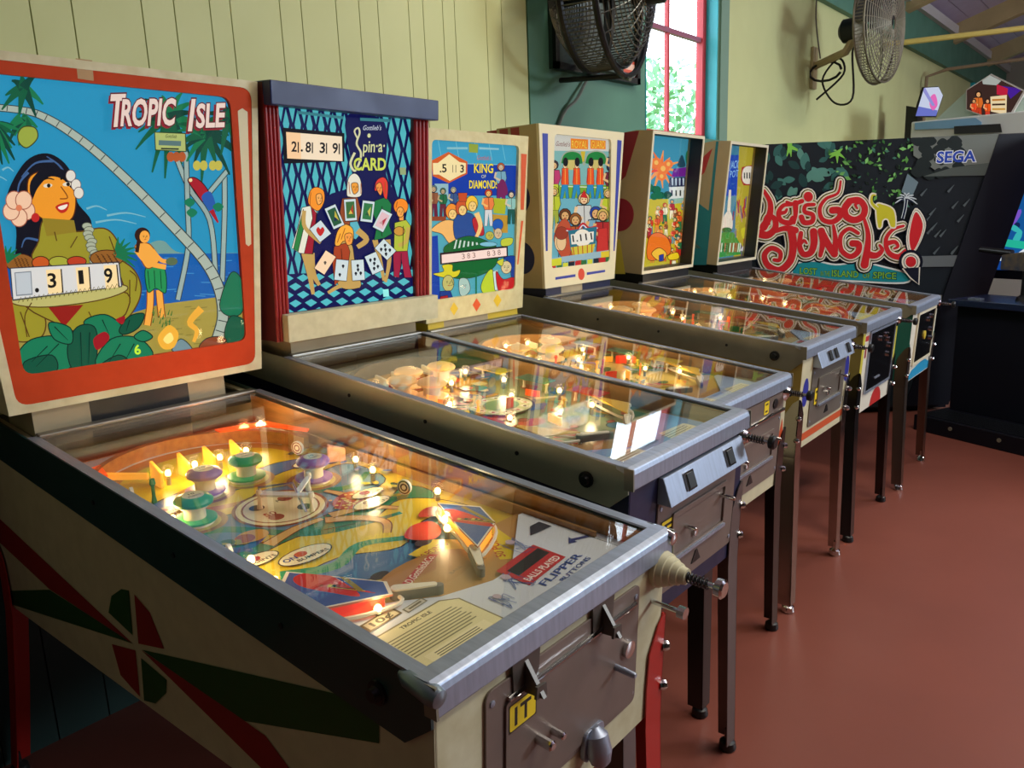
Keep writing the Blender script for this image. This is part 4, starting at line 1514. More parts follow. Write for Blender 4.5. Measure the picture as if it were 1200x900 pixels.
# slingshots
for sgn, pts in ((-1, [(-.224, .384), (-.143, .243), (-.162, .208), (-.255, .254), (-.25, .36)]), (1, [(.12, .4), (.161, .327), (.126, .259), (.034, .218), (.07, .3)])):
    m = MB(); slab(m, pf, pts, .034, .037); sp = m.build('slingshot_plastic', mat('clear_edge_plastic', (196, 120, 90), .2), PB)
    m = MB()
    cx = sum(p[0] for p in pts) / 5; cy = sum(p[1] for p in pts) / 5
    slab(m, pf, [(cx + (a - cx) * .86, cy + (b - cy) * .86) for a, b in pts], .008, .032)
    m.build('slingshot_wall', REDPL if sgn < 0 else AMBER, PB)
    Q = Print(Plane(pf.p3(0, 0, .0372), pf.u, pf.v)); Q.clip = pts
    ins = [(cx + (a - cx) * .93, cy + (b - cy) * .93) for a, b in pts]
    Q.poly(pts, (236, 226, 200)).poly(ins, (66, 92, 150))
    Q.blob([(cx - .02, cy + .07), (cx + .012, cy + .06), (cx + .02, cy + .01), (cx + .01, cy - .05), (cx - .012, cy - .01), (cx - .03, cy + .04)], (206, 44, 36))
    for k in range(7):
        Q.stroke([(cx - .01 + k * .004, cy + .02 - k * .005), (cx + .03 - k * .003, cy - .06 + k * .008)], (.008, .002), rnd.choice([(206, 44, 36), (40, 70, 40), (200, 180, 60), (150, 60, 40)]))
    Q.stroke([(cx + .035, cy + .05), (cx + .02, cy - .04)], .008, (150, 130, 50))
    Q.build('slingshot_print', INKGLOSS, PB)
    rubber(PB, pf, [(cx + (a - cx) * 1.02, cy + (b - cy) * 1.02) for a, b in pts], .018)
    for a, b in (pts[0], pts[1], pts[3]):
        post(PB, pf, cx + (a - cx) * .9, cy + (b - cy) * .9, .034)
bulb(PB, pf, -.185, .215, .02, .03); bulb(PB, pf, .1, .36, .022, .12); bulb(PB, pf, .075, .33, .022, .0); bulb(PB, pf, -.235, .4, .02, .06)
for t_, s_ in ((-.225, .74), (.2, .74), (-.22, .49), (.19, .47), (-.06, .92)):  # extra bulbs added to brighten the playfield
    bulb(PB, pf, t_, s_, .02, .05)
flipper(PB, pf, (-.135, .231), (-.082, .192)); flipper(PB, pf, (.044, .236), (-.0, .18))
# lane divider to the shooter lane
m = MB(); m.hexa([pf.p3(.236, .12, 0), pf.p3(.242, .12, 0), pf.p3(.242, 1.0, 0), pf.p3(.236, 1.0, 0)], [pf.p3(.236, .12, .022), pf.p3(.242, .12, .022), pf.p3(.242, 1.0, .022), pf.p3(.236, 1.0, .022)])
m.build('lane_divider', WOOD, PB)
# apron with cards
ap = [(-.256, .03), (.234, .03), (.234, .285), (.222, .285), (.05, .158), (-.0, .155), (-.09, .182), (-.142, .221), (-.232, .272), (-.256, .28)]
m = MB(); slab(m, pf, ap, 0, .012); AP = m.build('apron', mat('apron_white', (206, 212, 216), .4), M1.t)
m = MB(); slab(m, pf, [(.236, .03), (.258, .03), (.258, .2), (.236, .2)], 0, .012); m.build('shooter_cover', mat('apron_white', (0, 0, 0)), M1.t)
Q = Print(Plane(pf.p3(0, 0, .0121), pf.u, pf.v))
Q.poly([(-.238, .172), (-.1, .176), (-.074, .158), (-.072, .055), (-.238, .05)], (120, 110, 70)).poly([(-.235, .169), (-.101, .173), (-.077, .157), (-.075, .057), (-.235, .053)], (226, 216, 160))
Q.text('TROPIC ISLE', (-.19, .158), (-.13, .159), .007, (60, 50, 30), bold=.03, ydown=False)
for k in range(9):
    Q.stroke([(-.225, .148 - k * .0065), (-.1 + .004 * (k % 3) - (.02 if k == 8 else 0), .1485 - k * .0065)], .0022, (110, 100, 64))
Q.poly([(-.215, .088), (-.095, .089), (-.095, .06), (-.215, .059)], (236, 226, 176))
for k in range(5):
    Q.stroke([(-.2, .083 - k * .0048), (-.115, .0835 - k * .0048)], .002, (90, 84, 60))
Q.poly([(-.224, .186), (-.16, .19), (-.16, .215), (-.224, .21)], (96, 76, 50)).poly([(-.22, .19), (-.164, .193), (-.164, .211), (-.22, .207)], (196, 186, 150)).text('10¢', (-.212, .193), (-.172, .195), .012, (50, 40, 30), bold=.03, ydown=False)
Q.poly([(-.155, .183), (-.112, .187), (-.112, .201), (-.155, .197)], (110, 104, 90)).poly([(-.152, .1855), (-.115, .1885), (-.115, .1985), (-.152, .1955)], (190, 186, 170)).stroke([(-.147, .1905), (-.12, .1935)], .004, (90, 80, 60))
Q.poly([(.025, .1), (.14, .114), (.14, .184), (.025, .17)], (186, 34, 38)).poly([(.037, .132), (.135, .144), (.135, .17), (.037, .157)], (24, 22, 26))
Q.text('BALLS PLAYED', (.035, .108), (.133, .119), .013, (240, 232, 220), bold=.02, ydown=False)
Q.text('FLIPPER', (.04, .08), (.165, .096), .014, (40, 70, 140), bold=.01, ydown=False).text('BUTTONS', (.07, .067), (.165, .079), .009, (40, 70, 140), bold=.01, ydown=False)
Q.poly([(.185, .14), (.205, .155), (.203, .147), (.232, .135), (.232, .127), (.2, .14), (.2, .132)], (40, 50, 110))
Q.poly([(.165, .21), (.195, .235), (.222, .235), (.222, .205)], (40, 44, 60))
for (t0, s0, sc) in ((.02, .125, 1.), (-.035, .1, .8), (.12, .2, 1.)):
    for k in range(5):
        a = [(t0 + rnd.uniform(-.02, .02) * sc, s0 + rnd.uniform(-.03, .03) * sc) for _ in range(4)]
        Q.stroke(a, .0012, (70, 90, 150), True)
    Q.ell(t0, s0 + .02 * sc, .008 * sc, .009 * sc, (180, 160, 170))
Q.build('apron_print', INK, AP)


# ================================================================== generic playfield for the machines further along
def playfield(M, seed, base, pal, bumps, capm, bulbs, apron=True, sling=True, powr=.09, disc=None, archm=None, apc=(150, 170, 196)):
    rnd = random.Random(seed)
    pf = M.pf
    L = M.glen()
    hw = M.w / 2 - .026
    PB = board(M, WOOD)
    P = Print(pf)
    P.clip = [(-hw, .03), (hw, .03), (hw, L - .02), (-hw, L - .02)]
    P.poly([(-hw, .03), (hw, .03), (hw, L), (-hw, L)], base)
    P.poly([(-hw, L * .9), (hw, L * .9), (hw, L), (-hw, L)], (196, 190, 170))
    P.ell(-.02, L * .76, hw * .9, L * .17, (176, 128, 66), n=28).ell(-.02, L * .75, hw * .8, L * .15, pal[0], n=28)
    for i in range(90):
        s = L * (.22 + .64 * (i + rnd.random()) / 90)
        t = rnd.uniform(-hw, hw - .03)
        k = rnd.random()
        c = rnd.choice(pal)
        if k < .4:
            P.blob([(t + rnd.uniform(.02, .05) * math.cos(a) * rnd.uniform(.6, 1.2), s + rnd.uniform(.015, .035) * math.sin(a)) for a in (0, 1.05, 2.1, 3.14, 4.2, 5.2)], c)
        elif k < .7:
            P.ell(t, s, rnd.uniform(.01, .026), rnd.uniform(.008, .02), c, line=(60, 50, 40), lw=.002)
        else:
            P.stroke([(t, s), (t + rnd.uniform(-.08, .08), s - .05), (t + rnd.uniform(-.1, .1), s - .11)], (.022, .006), c, True)
    for t, s in bumps:
        P.ell(t, s, .055, .055, pal[1]).ell(t, s, .045, .045, pal[2])
    if disc:
        t, s, r = disc
        P.ell(t, s, r, r * .8, (50, 60, 50), n=28).ell(t, s, r * .93, r * .74, (186, 196, 150), n=28).ell(t, s, r * .55, r * .42, (86, 130, 110), n=24)
        for k in range(12):
            a = k * math.pi / 6
            ct, cs = t + r * .74 * math.cos(a), s + r * .58 * math.sin(a)
            P.poly([(ct - .009, cs - .012), (ct + .009, cs - .012), (ct + .009, cs + .012), (ct - .009, cs + .012)], (232, 226, 206))
            P.ell(ct, cs, .005, .005, (180, 40, 40) if k % 2 else (40, 40, 40), n=8)
    P.poly([(-hw, .03), (hw, .03), (hw, L * .2), (-hw, L * .2)], (170, 128, 76))
    P.build('playfield_art', INKGLOSS, PB)
    for t, s in bumps:
        bumper(PB, pf, t, s, capm, .038)
    for t, s in bulbs:
        bulb(PB, pf, t, s, .026, powr)
    arch(PB, pf, hw - .02, L * .72, L * .9, archm or WOOD, -.01, .04)
    for t in (-.09, -.03, .03, .09):
        m = MB().hexa([pf.p3(t - .004, L * .8, 0), pf.p3(t + .004, L * .8, 0), pf.p3(t + .004, L * .8 + .05, 0), pf.p3(t - .004, L * .8 + .05, 0)],
                      [pf.p3(t - .004, L * .8, .02), pf.p3(t + .004, L * .8, .02), pf.p3(t + .004, L * .8 + .05, .026), pf.p3(t - .004, L * .8 + .05, .026)])
        m.build('lane_guide', IVORY, PB)
    # coloured standing targets, plastics and posts in between
    for i in range(26):
        t, s_ = rnd.uniform(-hw + .03, hw - .06), L * rnd.uniform(.3, .8)
        if any(math.hypot(t - a, s_ - b) < .06 for a, b in bumps):
            continue
        cm_ = rnd.choice(['lit_red_plastic', 'lit_amber_plastic', 'lit_orange_plastic', 'red_bit', 'green_bit', 'yellow_bit', 'ivory_plastic'])
        mt = MATS.get(cm_) or mat(cm_, {'red_bit': (190, 40, 30), 'green_bit': (40, 130, 70), 'yellow_bit': (220, 190, 50)}[cm_], .35)
        h_ = rnd.uniform(.016, .036)
        if rnd.random() < .5:
            a_, w_ = rnd.uniform(0, 3.1), rnd.uniform(.01, .024)
            dx, dy = math.cos(a_) * w_, math.sin(a_) * w_
            m = MB(); slab(m, pf, [(t - dx - dy * .12, s_ - dy + dx * .12), (t + dx - dy * .12, s_ + dy + dx * .12), (t + dx + dy * .12, s_ + dy - dx * .12), (t - dx + dy * .12, s_ - dy - dx * .12)], 0, h_)
            m.build('standing_target', mt, PB)
        else:
            post(PB, pf, t, s_, h_, mt)
    # side plastics on posts
    for sgn in (-1, 1):
        for s0 in (L * .36, L * .52, L * .66):
            t0 = sgn * (hw - .03) - (.03 if sgn > 0 else 0)
            pts = [(t0 - .03, s0 - .05), (t0 + .03, s0 - .05), (t0 + .03, s0 + .05), (t0 - sgn * .03 - .0, s0 + .03)]
            m = MB(); slab(m, pf, [(t0 - .028, s0 - .05), (t0 + .028, s0 - .05), (t0 + .028, s0 + .05), (t0 - .028, s0 + .05)], .032, .035)
            m.build('side_plastic', mat('side_plastic_%d' % rnd.randrange(4), rnd.choice([(190, 60, 40), (206, 176, 60), (60, 120, 90), (200, 200, 190)]), .25), PB)
            for ds in (-.04, .04):
                post(PB, pf, t0, s0 + ds, .032)
    if sling:
        for sgn in (-1, 1):
            c = -.015 + sgn * .135
            pts = [(c + sgn * .035, L * .34), (c + sgn * .045, L * .24), (c - sgn * .035, L * .2)]
            m = MB(); slab(m, pf, pts, .03, .033); m.build('slingshot_plastic', mat('sling_yellow', (214, 176, 60), .25), PB)
            rubber(PB, pf, pts, .016)
            for a, b in pts:
                post(PB, pf, a, b, .03)
        flipper(PB, pf, (-.115, L * .2), (-.05, L * .165)); flipper(PB, pf, (.085, L * .2), (.02, L * .165))
    if apron:
        ap = [(-hw, .03), (hw - .024, .03), (hw - .024, L * .2), (hw - .05, L * .2), (.04, .125), (-.07, .125), (-hw + .02, L * .2), (-hw, L * .2)]
        m = MB(); slab(m, pf, ap, 0, .01); AP = m.build('apron', mat('apron_%d' % seed, apc, .35), M.t)
        Q = Print(Plane(pf.p3(0, 0, .0101), pf.u, pf.v))
        for sgn in (-1, 1):
            c = -.015 + sgn * .12
            Q.poly([(c - .07, .05), (c + .07, .05), (c + .07, .12), (c - .07 * .6, .125)], (216, 210, 176))
            for k in range(6):
                Q.stroke([(c - .058, .11 - k * .009), (c + .055, .11 - k * .009)], .003, (130, 120, 90))
        Q.poly([(-.04, .1), (.02, .1), (.02, .118), (-.04, .118)], pal[3])
        Q.build('apron_print', INK, AP)
    return PB


CHROMELEG = mat('chrome_leg', (176, 170, 166), .22, 1.)
BROWNLEG = mat('dull_chrome_leg', (128, 112, 104), .3, .9)
BLACKLEG = mat('black_leg', (16, 16, 18), .3, coat=.3)

# ================================================================== machine 2 : card party, blue cap
C2 = (290., 80., 2.6455)
CA = (310., 90., 5.625)
CB = (320., 220., 5.626)
M2 = Machine('navy pinball machine with blue capped, red curtained glass of girls and playing cards', 1.488, .53, -.748, .94, -1.868, 1.062, .572, .53,
             (-1.862, 1.111, .584, -1.81, 1.783, .584, .24), .085, NAVY, mat('green_grey_steel', (168, 172, 150), .45, .25, noise=.2, nscale=6), NAVY, GREYLEG, BLACK, STEEL,
             [(-.24, .24, NECK)])
g = [M2.head.px(337, 369), M2.head.px(487, 346), M2.head.px(484, 140), M2.head.px(328, 121)]
gx0, gx1 = (g[0][0] + g[3][0]) / 2, (g[1][0] + g[2][0]) / 2
gz0, gz1 = (g[0][1] + g[1][1]) / 2, (g[2][1] + g[3][1]) / 2
in2 = [(gx0, gz0), (gx1, gz0), (gx1, gz1), (gx0, gz1)]
bb = M2.backbox(mat('maroon_wood', (96, 22, 26), .5, noise=.2, nscale=12), mat('maroon_wood', (0, 0, 0)), in2, .02)
# fluted red curtain mouldings
RC = mat('red_curtain_moulding', (150, 26, 34), .4, noise=.15, nscale=20)
for t0, t1 in ((-M2.wb / 2, gx0), (gx1, M2.wb / 2)):
    n = 4
    wd = (t1 - t0) / n
    for i in range(n):
        t = t0 + wd * (i + .5)
        m = MB().lathe(M2.head.p3(t, .0, 0), M2.head.p3(t, M2.hh - .03, 0), [(0, wd * .46), (1, wd * .46)], 10)
        m.build('flute', RC, bb, smooth=True)
m = MB(); slab(m, M2.head, [(-M2.wb / 2 + .02, -.0), (M2.wb / 2 + .012, .0), (M2.wb / 2 + .012, gz0), (-M2.wb / 2 + .02, gz0)], -.002, .03)
m.build('lower_board', mat('cracked_white_paint', (208, 206, 176), .6, noise=.35, nscale=30, col2=(192, 190, 158)), bb, bevel=.002)
m = MB(); slab(m, M2.head, [(-M2.wt / 2 + .001, gz1 - .004), (M2.wt / 2 + .012, gz1 - .004), (M2.wt / 2 + .012, M2.hh + .004), (-M2.wt / 2 + .001, M2.hh + .004)], -.24, .035)
m.build('blue_cap', mat('blue_cap_paint', (20, 42, 98), .4, noise=.25, nscale=10), bb, bevel=.003)
P = Print(M2.artp, *C2)
P.clip = in2
NV, CY = (14, 18, 80), (84, 190, 200)
P.poly([(60, 60), (560, 60), (560, 800), (60, 800)], NV)
# leaning diamonds
for i in range(-2, 16):
    for j in range(-1, 11):
        x = 100 + i * 36 + (18 if j % 2 else 0)
        y = 120 + j * 52 + i * 3
        P.poly([(x, y - 46), (x + 11, y), (x + 3, y + 46), (x - 9, y)], CY)
P.blob([(300, 150), (420, 170), (425, 330), (470, 420), (480, 560), (440, 680), (300, 700), (200, 660), (190, 520), (240, 400), (320, 350)], NV)
# floor checks
for j in range(5):
    y = 640 + j * 26
    P.poly([(60, y), (560, y - 22), (560, y + 6), (60, y + 28)], NV)
    for i in range(11):
        x = 70 + i * 48 + (24 if j % 2 else 0)
        y2 = y + 14 - (x - 60) * .044
        P.poly([(x - 18, y2 - 1), (x + 2, y2 - 12), (x + 20, y2 - 1), (x, y2 + 12)], CY)
P.crop(*CA)
P.poly([(103, 335), (512, 372), (512, 560), (112, 572)], (12, 10, 22)).poly([(128, 364), (496, 394), (500, 556), (136, 538)], (246, 226, 196))
P.poly([(128, 364), (222, 372), (228, 543), (136, 538)], (252, 208, 160))
for ch, x in (('2', 162), ('8', 255), ('3', 348), ('9', 432)):
    P.text(ch, (x, 492 + (x - 162) * .04), (x + 36, 493 + (x - 162) * .04), 66, (28, 24, 30), bold=.02)
    P.stroke([(x + 46, 430 + (x - 162) * .04), (x + 46, 500 + (x - 162) * .04)], 8, (28, 24, 30))
P.ell(231, 486, 7, 8, (28, 24, 30))
P.text("Gottlieb's", (632, 352), (752, 352), 32, (210, 220, 230), .25)
P.stroke([(600, 410), (578, 360), (602, 338), (612, 372), (592, 440), (620, 500), (612, 560), (580, 620), (552, 570), (580, 500)], (10, 16), (214, 214, 170), True)
P.text('pin·a·', (634, 498), (776, 494), 78, (216, 220, 160), .08, .01).ell(674, 388, 11, 14, (216, 220, 160))
P.text('CARD', (572, 614), (786, 614), 78, (206, 218, 90), 0, .03, (20, 24, 60), .02)
P.poly([(875, 598), (915, 598), (918, 645), (880, 645)], (150, 170, 120)).poly([(200, 245), (505, 280), (505, 262), (200, 225)], (60, 130, 140)).poly([(615, 290), (810, 300), (810, 280), (615, 270)], (60, 130, 140))
P.crop(*CB)
SKN = (196, 160, 90)
# lady with striped dress
P.ol = ((30, 22, 24), 4)
for pts in ([(195, 430), (225, 560), (250, 700)], [(235, 430), (250, 560), (290, 640)]):
    P.stroke(pts, (48, 22), SKN, True)
P.poly([(175, 130), (240, 115), (275, 160), (262, 300), (248, 436), (160, 430), (108, 395), (150, 250)], (232, 232, 214))
P.poly([(185, 140), (190, 250), (150, 420), (120, 400), (150, 270)], (46, 130, 66)).poly([(235, 125), (270, 165), (260, 300), (245, 434), (190, 432), (220, 300), (245, 200)], (160, 30, 50))
P.stroke([(190, 150), (195, 260), (300, 360)], 26, SKN, True)
P.blob([(215, 90), (230, 20), (270, -5), (318, 20), (322, 90), (285, 150), (240, 130)], (248, 150, 44)).blob([(268, 50), (300, 40), (308, 90), (280, 110)], (250, 178, 92))
# white haired lady
P.poly([(440, 70), (540, 60), (565, 150), (540, 250), (440, 240), (425, 160)], (150, 74, 40))
P.blob([(470, 40), (480, -60), (520, -95), (558, -60), (570, 30), (550, 60), (490, 60)], (232, 228, 210)).blob([(500, -25), (540, -30), (545, 20), (515, 40)], (240, 160, 60))
P.poly([(490, 225), (540, 220), (570, 290), (530, 340), (490, 320)], (92, 180, 196))
P.stroke([(540, 280), (600, 340), (540, 390)], (44, 30), SKN, True)
# red haired lady, green dress
for pts in ([(655, 340), (690, 480), (715, 610)], [(740, 340), (750, 480), (725, 620)]):
    P.stroke(pts, (36, 18), SKN, True)
P.poly([(655, 85), (730, 60), (765, 110), (750, 250), (770, 300), (720, 330), (650, 345), (670, 240), (640, 160)], (30, 120, 66))
P.blob([(655, 20), (665, -45), (710, -70), (740, -30), (735, 70), (715, 60), (700, 10)], (226, 60, 50)).blob([(660, -10), (690, -35), (705, 10), (690, 50)], (244, 150, 70))
# boy
P.poly([(775, 420), (870, 415), (880, 500), (900, 590), (850, 590), (830, 470), (815, 590), (780, 585)], (160, 30, 64))
P.poly([(785, 230), (860, 210), (890, 250), (870, 415), (780, 418)], (180, 192, 60))
P.stroke([(875, 260), (860, 350), (810, 380)], 26, (196, 170, 80), True).ell(815, 285, 36, 30, (206, 150, 60))
P.poly([(808, 140), (845, 140), (845, 215), (815, 215)], (244, 160, 70)).ell(826, 122, 48, 52, (248, 140, 36)).ell(822, 160, 24, 34, (246, 170, 80))
# seated blonde
P.blob([(390, 390), (430, 345), (500, 370), (520, 470), (540, 560), (560, 650), (440, 660), (385, 560)], SKN)
P.poly([(385, 385), (470, 360), (490, 420), (470, 560), (390, 640), (375, 500)], (170, 66, 34)).stroke([(555, 640), (440, 640), (345, 690)], (34, 20), SKN, True)
P.blob([(390, 370), (410, 280), (460, 240), (510, 275), (505, 370), (450, 350), (420, 380)], (250, 176, 60)).blob([(455, 310), (500, 300), (505, 360), (470, 375)], (248, 160, 70))
P.ol = None
for x, y, r in ((292, 72, 26), (524, 0, 26), (682, 6, 26), (824, 160, 24), (482, 332, 28)):
    face(P, x, y, r)
for pts in ([(230, 30), (225, 110), (250, 140)], [(480, -40), (488, 40)], [(560, -30), (560, 40)], [(722, -40), (722, 40)], [(425, 300), (405, 360)], [(455, 265), (430, 340)], [(800, 90), (792, 130)]):
    P.stroke(pts, 5, (170, 90, 30), True)
for pts in ([(840, 250), (836, 400)], [(700, 120), (690, 240), (700, 320)], [(430, 400), (440, 520)], [(490, 90), (494, 220)], [(826, 430), (824, 520)]):
    P.stroke(pts, 4, (30, 24, 20), True)
# ring of cards
WH = (206, 222, 226)


def card(cx, cy, a, pip, c, w=66, h=104, bgc=WH):
    a = math.radians(a)
    q = [(cx + x * math.cos(a) - y * math.sin(a), cy + x * math.sin(a) + y * math.cos(a)) for x, y in ((-w / 2, -h / 2), (w / 2, -h / 2), (w / 2, h / 2), (-w / 2, h / 2))]
    P.poly([(cx + (x - cx) * 1.06, cy + (y - cy) * 1.06) for x, y in q], (20, 20, 40)).poly(q, bgc)
    if pip == 'face':
        P.poly([(cx + (x - cx) * .75, cy + (y - cy) * .78) for x, y in q], c[0])
        for k in range(4):
            P.poly([(cx + (x - cx) * .6 * (1 - k * .2), cy + (y - cy) * .62 * (1 - k * .2)) for x, y in (q[k % 4], q[(k + 1) % 4], (cx, cy))], c[k % len(c)])
    elif pip == 'heart':
        P.blob([(cx, cy + 32), (cx - 27, cy - 4), (cx - 14, cy - 28), (cx, cy - 14), (cx + 14, cy - 28), (cx + 27, cy - 4)], (196, 40, 40))
    else:
        for x, y in pip:
            X, Y = cx + x * math.cos(a) - y * math.sin(a), cy + x * math.sin(a) + y * math.cos(a)
            P.ell(X, Y, 9, 10, c, n=8).poly([(X - 3, Y + 6), (X + 3, Y + 6), (X + 5, Y + 14), (X - 5, Y + 14)], c)


card(292, 285, -38, 'heart', 0, 92, 110)
card(385, 190, -24, 'face', [(40, 90, 60), (196, 180, 70), (30, 40, 80)], 76, 146)
card(490, 145, -4, 'face', [(60, 110, 60), (170, 60, 40), (220, 190, 80)], 76, 140)
card(602, 155, 7, 'face', [(50, 120, 70), (196, 190, 90), (40, 90, 60)], 78, 136)
card(700, 215, 27, 'face', [(226, 190, 196), (176, 50, 70), (200, 160, 160)], 76, 132)
card(720, 405, -46, [(-18, -22), (18, -22), (-18, 22), (18, 22), (0, 0)], (24, 28, 40), 84, 112)
card(645, 495, -24, [(-14, -30), (14, 28), (14, -24), (-14, 30), (0, 0)], (24, 28, 40), 80, 128)
card(538, 540, -4, [(0, -30), (-16, 20), (16, 20), (0, -4)], (24, 28, 40), 80, 132)
card(428, 540, 6, [(8, -28), (-8, 30)], (24, 28, 40), 80, 134)
card(320, 490, 33, 'none' and [(0, 0)], (90, 80, 70), 78, 138, (250, 216, 178))
P.poly([(700, 668), (738, 664), (742, 712), (704, 716)], (150, 240, 236))
P.build('backglass_art', LIT, bb)
playfield(M2, 21, (126, 140, 96), [(196, 150, 60), (176, 70, 44), (206, 196, 140), (60, 110, 140), (60, 120, 96), (150, 60, 50), (70, 120, 150)],
          [(-.13, .8), (-.05, .86), (.06, .84), (-.085, .73)], CAPI, [(-.17, .86), (-.0, .9), (.12, .8), (.0, .74), (.13, .66), (-.15, .6), (.02, .54), (.15, .48), (-.13, .42), (.1, .34)], powr=.12, disc=(-.01, .55, .1), archm=mat('dark_arch', (70, 56, 40), .4), apc=(120, 150, 190))
d = coin_door(M2, -.155, .222, .615, .84, DOORGREY)
header_plate(M2, -.155, .222, .835, .893, [-.06, .135], d)
sticker(M2, -.14, -.08, .742, .79, .004, d, 'E', up=.0055)
plunger(M2, .245, .885)

# ================================================================== machine 3 : gambling table, diamonds on the frame
C3 = (495., 145., 7.823)
C3b = (495., 240., 6.43)
M3 = Machine('cream pinball machine with three diamonds under a blue gambling scene glass', 2.15, .54, -.893, .90, -1.99, 1.035, .535, .50,
             (-1.984, 1.068, .538, -1.928, 1.726, .545, .24), .07, mat('cream_side', (206, 196, 150), .5, noise=.1), STEELDARK, CREAM, BLACKLEG, BLACK, STEEL,
             [(-.25, -.17, mat('yellow_paint', (206, 180, 40), .5)), (-.17, .07, NECK), (.07, .25, mat('yellow_paint', (0, 0, 0)))])
g = [M3.head.px(509, 352), M3.head.px(605, 338), M3.head.px(607, 171), M3.head.px(503, 163)]
in3 = [((g[0][0] + g[3][0]) / 2, (g[0][1] + g[1][1]) / 2), ((g[1][0] + g[2][0]) / 2, (g[0][1] + g[1][1]) / 2), ((g[1][0] + g[2][0]) / 2, (g[2][1] + g[3][1]) / 2), ((g[0][0] + g[3][0]) / 2, (g[2][1] + g[3][1]) / 2)]
bb = M3.backbox(BEIGE, mat('chipped_cream_paint', (214, 208, 162), .5, noise=.25, nscale=30, col2=(200, 190, 142)), rrect(in3, .02), .014)
P = Print(Plane(M3.head.p3(0, 0, .0004), M3.head.u, M3.head.v), *C3b)
for x, y, c in ((238, 785, (222, 190, 40)), (408, 755, (214, 84, 30)), (565, 722, (222, 190, 40))):
    P.poly([(x - 30, y), (x, y - 52), (x + 32, y - 4), (x, y + 50)], c)
    P.build('diamond', INK, bb)
    P.v, P.f, P.c = [], [], []
P.crop(*C3)
P.poly([(905, 275), (957, 280), (930, 790), (900, 788)], (212, 84, 24)).build('orange_stripe', INK, bb)
P.v, P.f, P.c = [], [], []
P.poly([(905, 890), (925, 890), (880, 1290), (868, 1290)], (212, 84, 24)).build('orange_stripe', INK, bb)
P = Print(M3.artp, *C3)
P.clip = in3
P.poly([(20, 100), (960, 100), (960, 400), (20, 400)], (60, 162, 200))
for x in (140, 300, 470, 600, 720):
    P.stroke([(x, 130), (x + 40, 340)], 5, (120, 200, 216))
P.poly([(20, 352), (960, 378), (960, 700), (20, 700)], (14, 60, 168))
P.poly([(20, 660), (960, 660), (960, 1800), (20, 1800)], (84, 172, 190))
P.stroke([(20, 356), (960, 382)], 6, (150, 210, 220))
P.poly([(225, 215), (415, 215), (415, 235), (225, 235)], (140, 196, 206)).poly([(425, 180), (512, 190), (508, 268), (425, 262)], (150, 168, 60)).poly([(520, 215), (700, 225), (700, 240), (520, 235)], (150, 200, 210))
P.text("Gottlieb's", (495, 330), (625, 335), 40, (196, 80, 60), .2)
P.poly([(78, 340), (238, 258), (412, 348), (410, 460), (240, 545), (95, 480)], (214, 96, 36)).poly([(95, 360), (140, 360), (245, 280), (340, 352), (398, 362), (396, 452), (350, 470), (250, 525), (150, 466), (98, 466)], (252, 232, 172))
P.text('.5', (158, 445), (222, 443), 74, (24, 22, 22), bold=.02).text('11', (275, 447), (308, 447), 70, (60, 50, 40)).text('3', (346, 445), (380, 445), 68, (24, 22, 22), bold=.02)
P.text('KING', (472, 448), (648, 450), 82, (250, 226, 70), 0, .02, (60, 60, 20), .02).text('OF', (540, 498), (582, 498), 30, (220, 220, 170)).text('DIAMONDS', (428, 592), (692, 592), 72, (250, 226, 60), 0, .02, (60, 60, 20), .02)
fig(P, 718, 400, 330, (196, 90, 50), (210, 190, 160), (120, 170, 190), (120, 36, 110))
P.blob([(705, 530), (750, 520), (780, 640), (700, 670)], (120, 34, 90))
P.poly([(640, 680), (770, 690), (755, 830), (650, 820)], (178, 186, 40)).poly([(640, 830), (780, 840), (780, 1000), (650, 1000)], (196, 150, 50))
P.poly([(110, 550), (235, 550), (235, 690), (110, 690)], (150, 190, 200))
fig(P, 100, 600, 300, (90, 120, 130), (196, 170, 130), (150, 90, 60), (110, 30, 60)); fig(P, 185, 620, 260, (60, 110, 80), (190, 170, 130), (30, 110, 70), (110, 40, 60))
fig(P, 280, 610, 260, (150, 160, 150), (206, 190, 150), (60, 90, 140), (60, 60, 120)); fig(P, 810, 650, 300, (40, 60, 120), (220, 200, 170), (150, 200, 190), (30, 90, 80)); fig(P, 600, 640, 330, (210, 60, 40), (246, 190, 110), (240, 130, 70), (220, 220, 220))
P.poly([(20, 850), (210, 850), (210, 890), (20, 890)], (150, 70, 40))
P.crop(*C3b)
P.poly([(60, 240), (110, 230), (130, 720), (60, 720)], (16, 66, 170))
P.ol = ((40, 26, 30), 4)
P.blob([(60, 190), (150, 120), (240, 130), (260, 250), (200, 290), (140, 220)], (250, 190, 110))
P.blob([(240, 90), (370, 70), (400, 220), (330, 280), (240, 250)], (44, 80, 150)).blob([(370, 110), (430, 100), (460, 220), (400, 220)], (190, 40, 50))
for x, y, hc in ((215, 50, (250, 150, 50)), (290, 20, (214, 90, 44)), (365, -10, (250, 200, 60))):
    P.ell(x, y, 46, 60, hc).ell(x + 6, y + 22, 30, 38, (252, 212, 130))
    P.ol = None
    face(P, x + 6, y + 22, 26)
    P.ol = ((40, 26, 30), 4)
P.poly([(260, -90), (330, -90), (325, -25), (268, -25)], (206, 80, 36))
P.stroke([(400, 60), (430, 160), (390, 260)], (40, 22), (252, 206, 130), True)
P.blob([(150, 340), (210, 280), (330, 235), (450, 260), (560, 330), (540, 460), (400, 540), (230, 550), (200, 460)], (18, 104, 48))
P.ol = ((30, 24, 24), 3)
for k in range(6):
    P.poly([(225 + k * 34, 335 - k * 6), (243 + k * 34, 330 - k * 6), (258 + k * 30, 262 + k * 4), (243 + k * 30, 262 + k * 4)], (200, 226, 210))
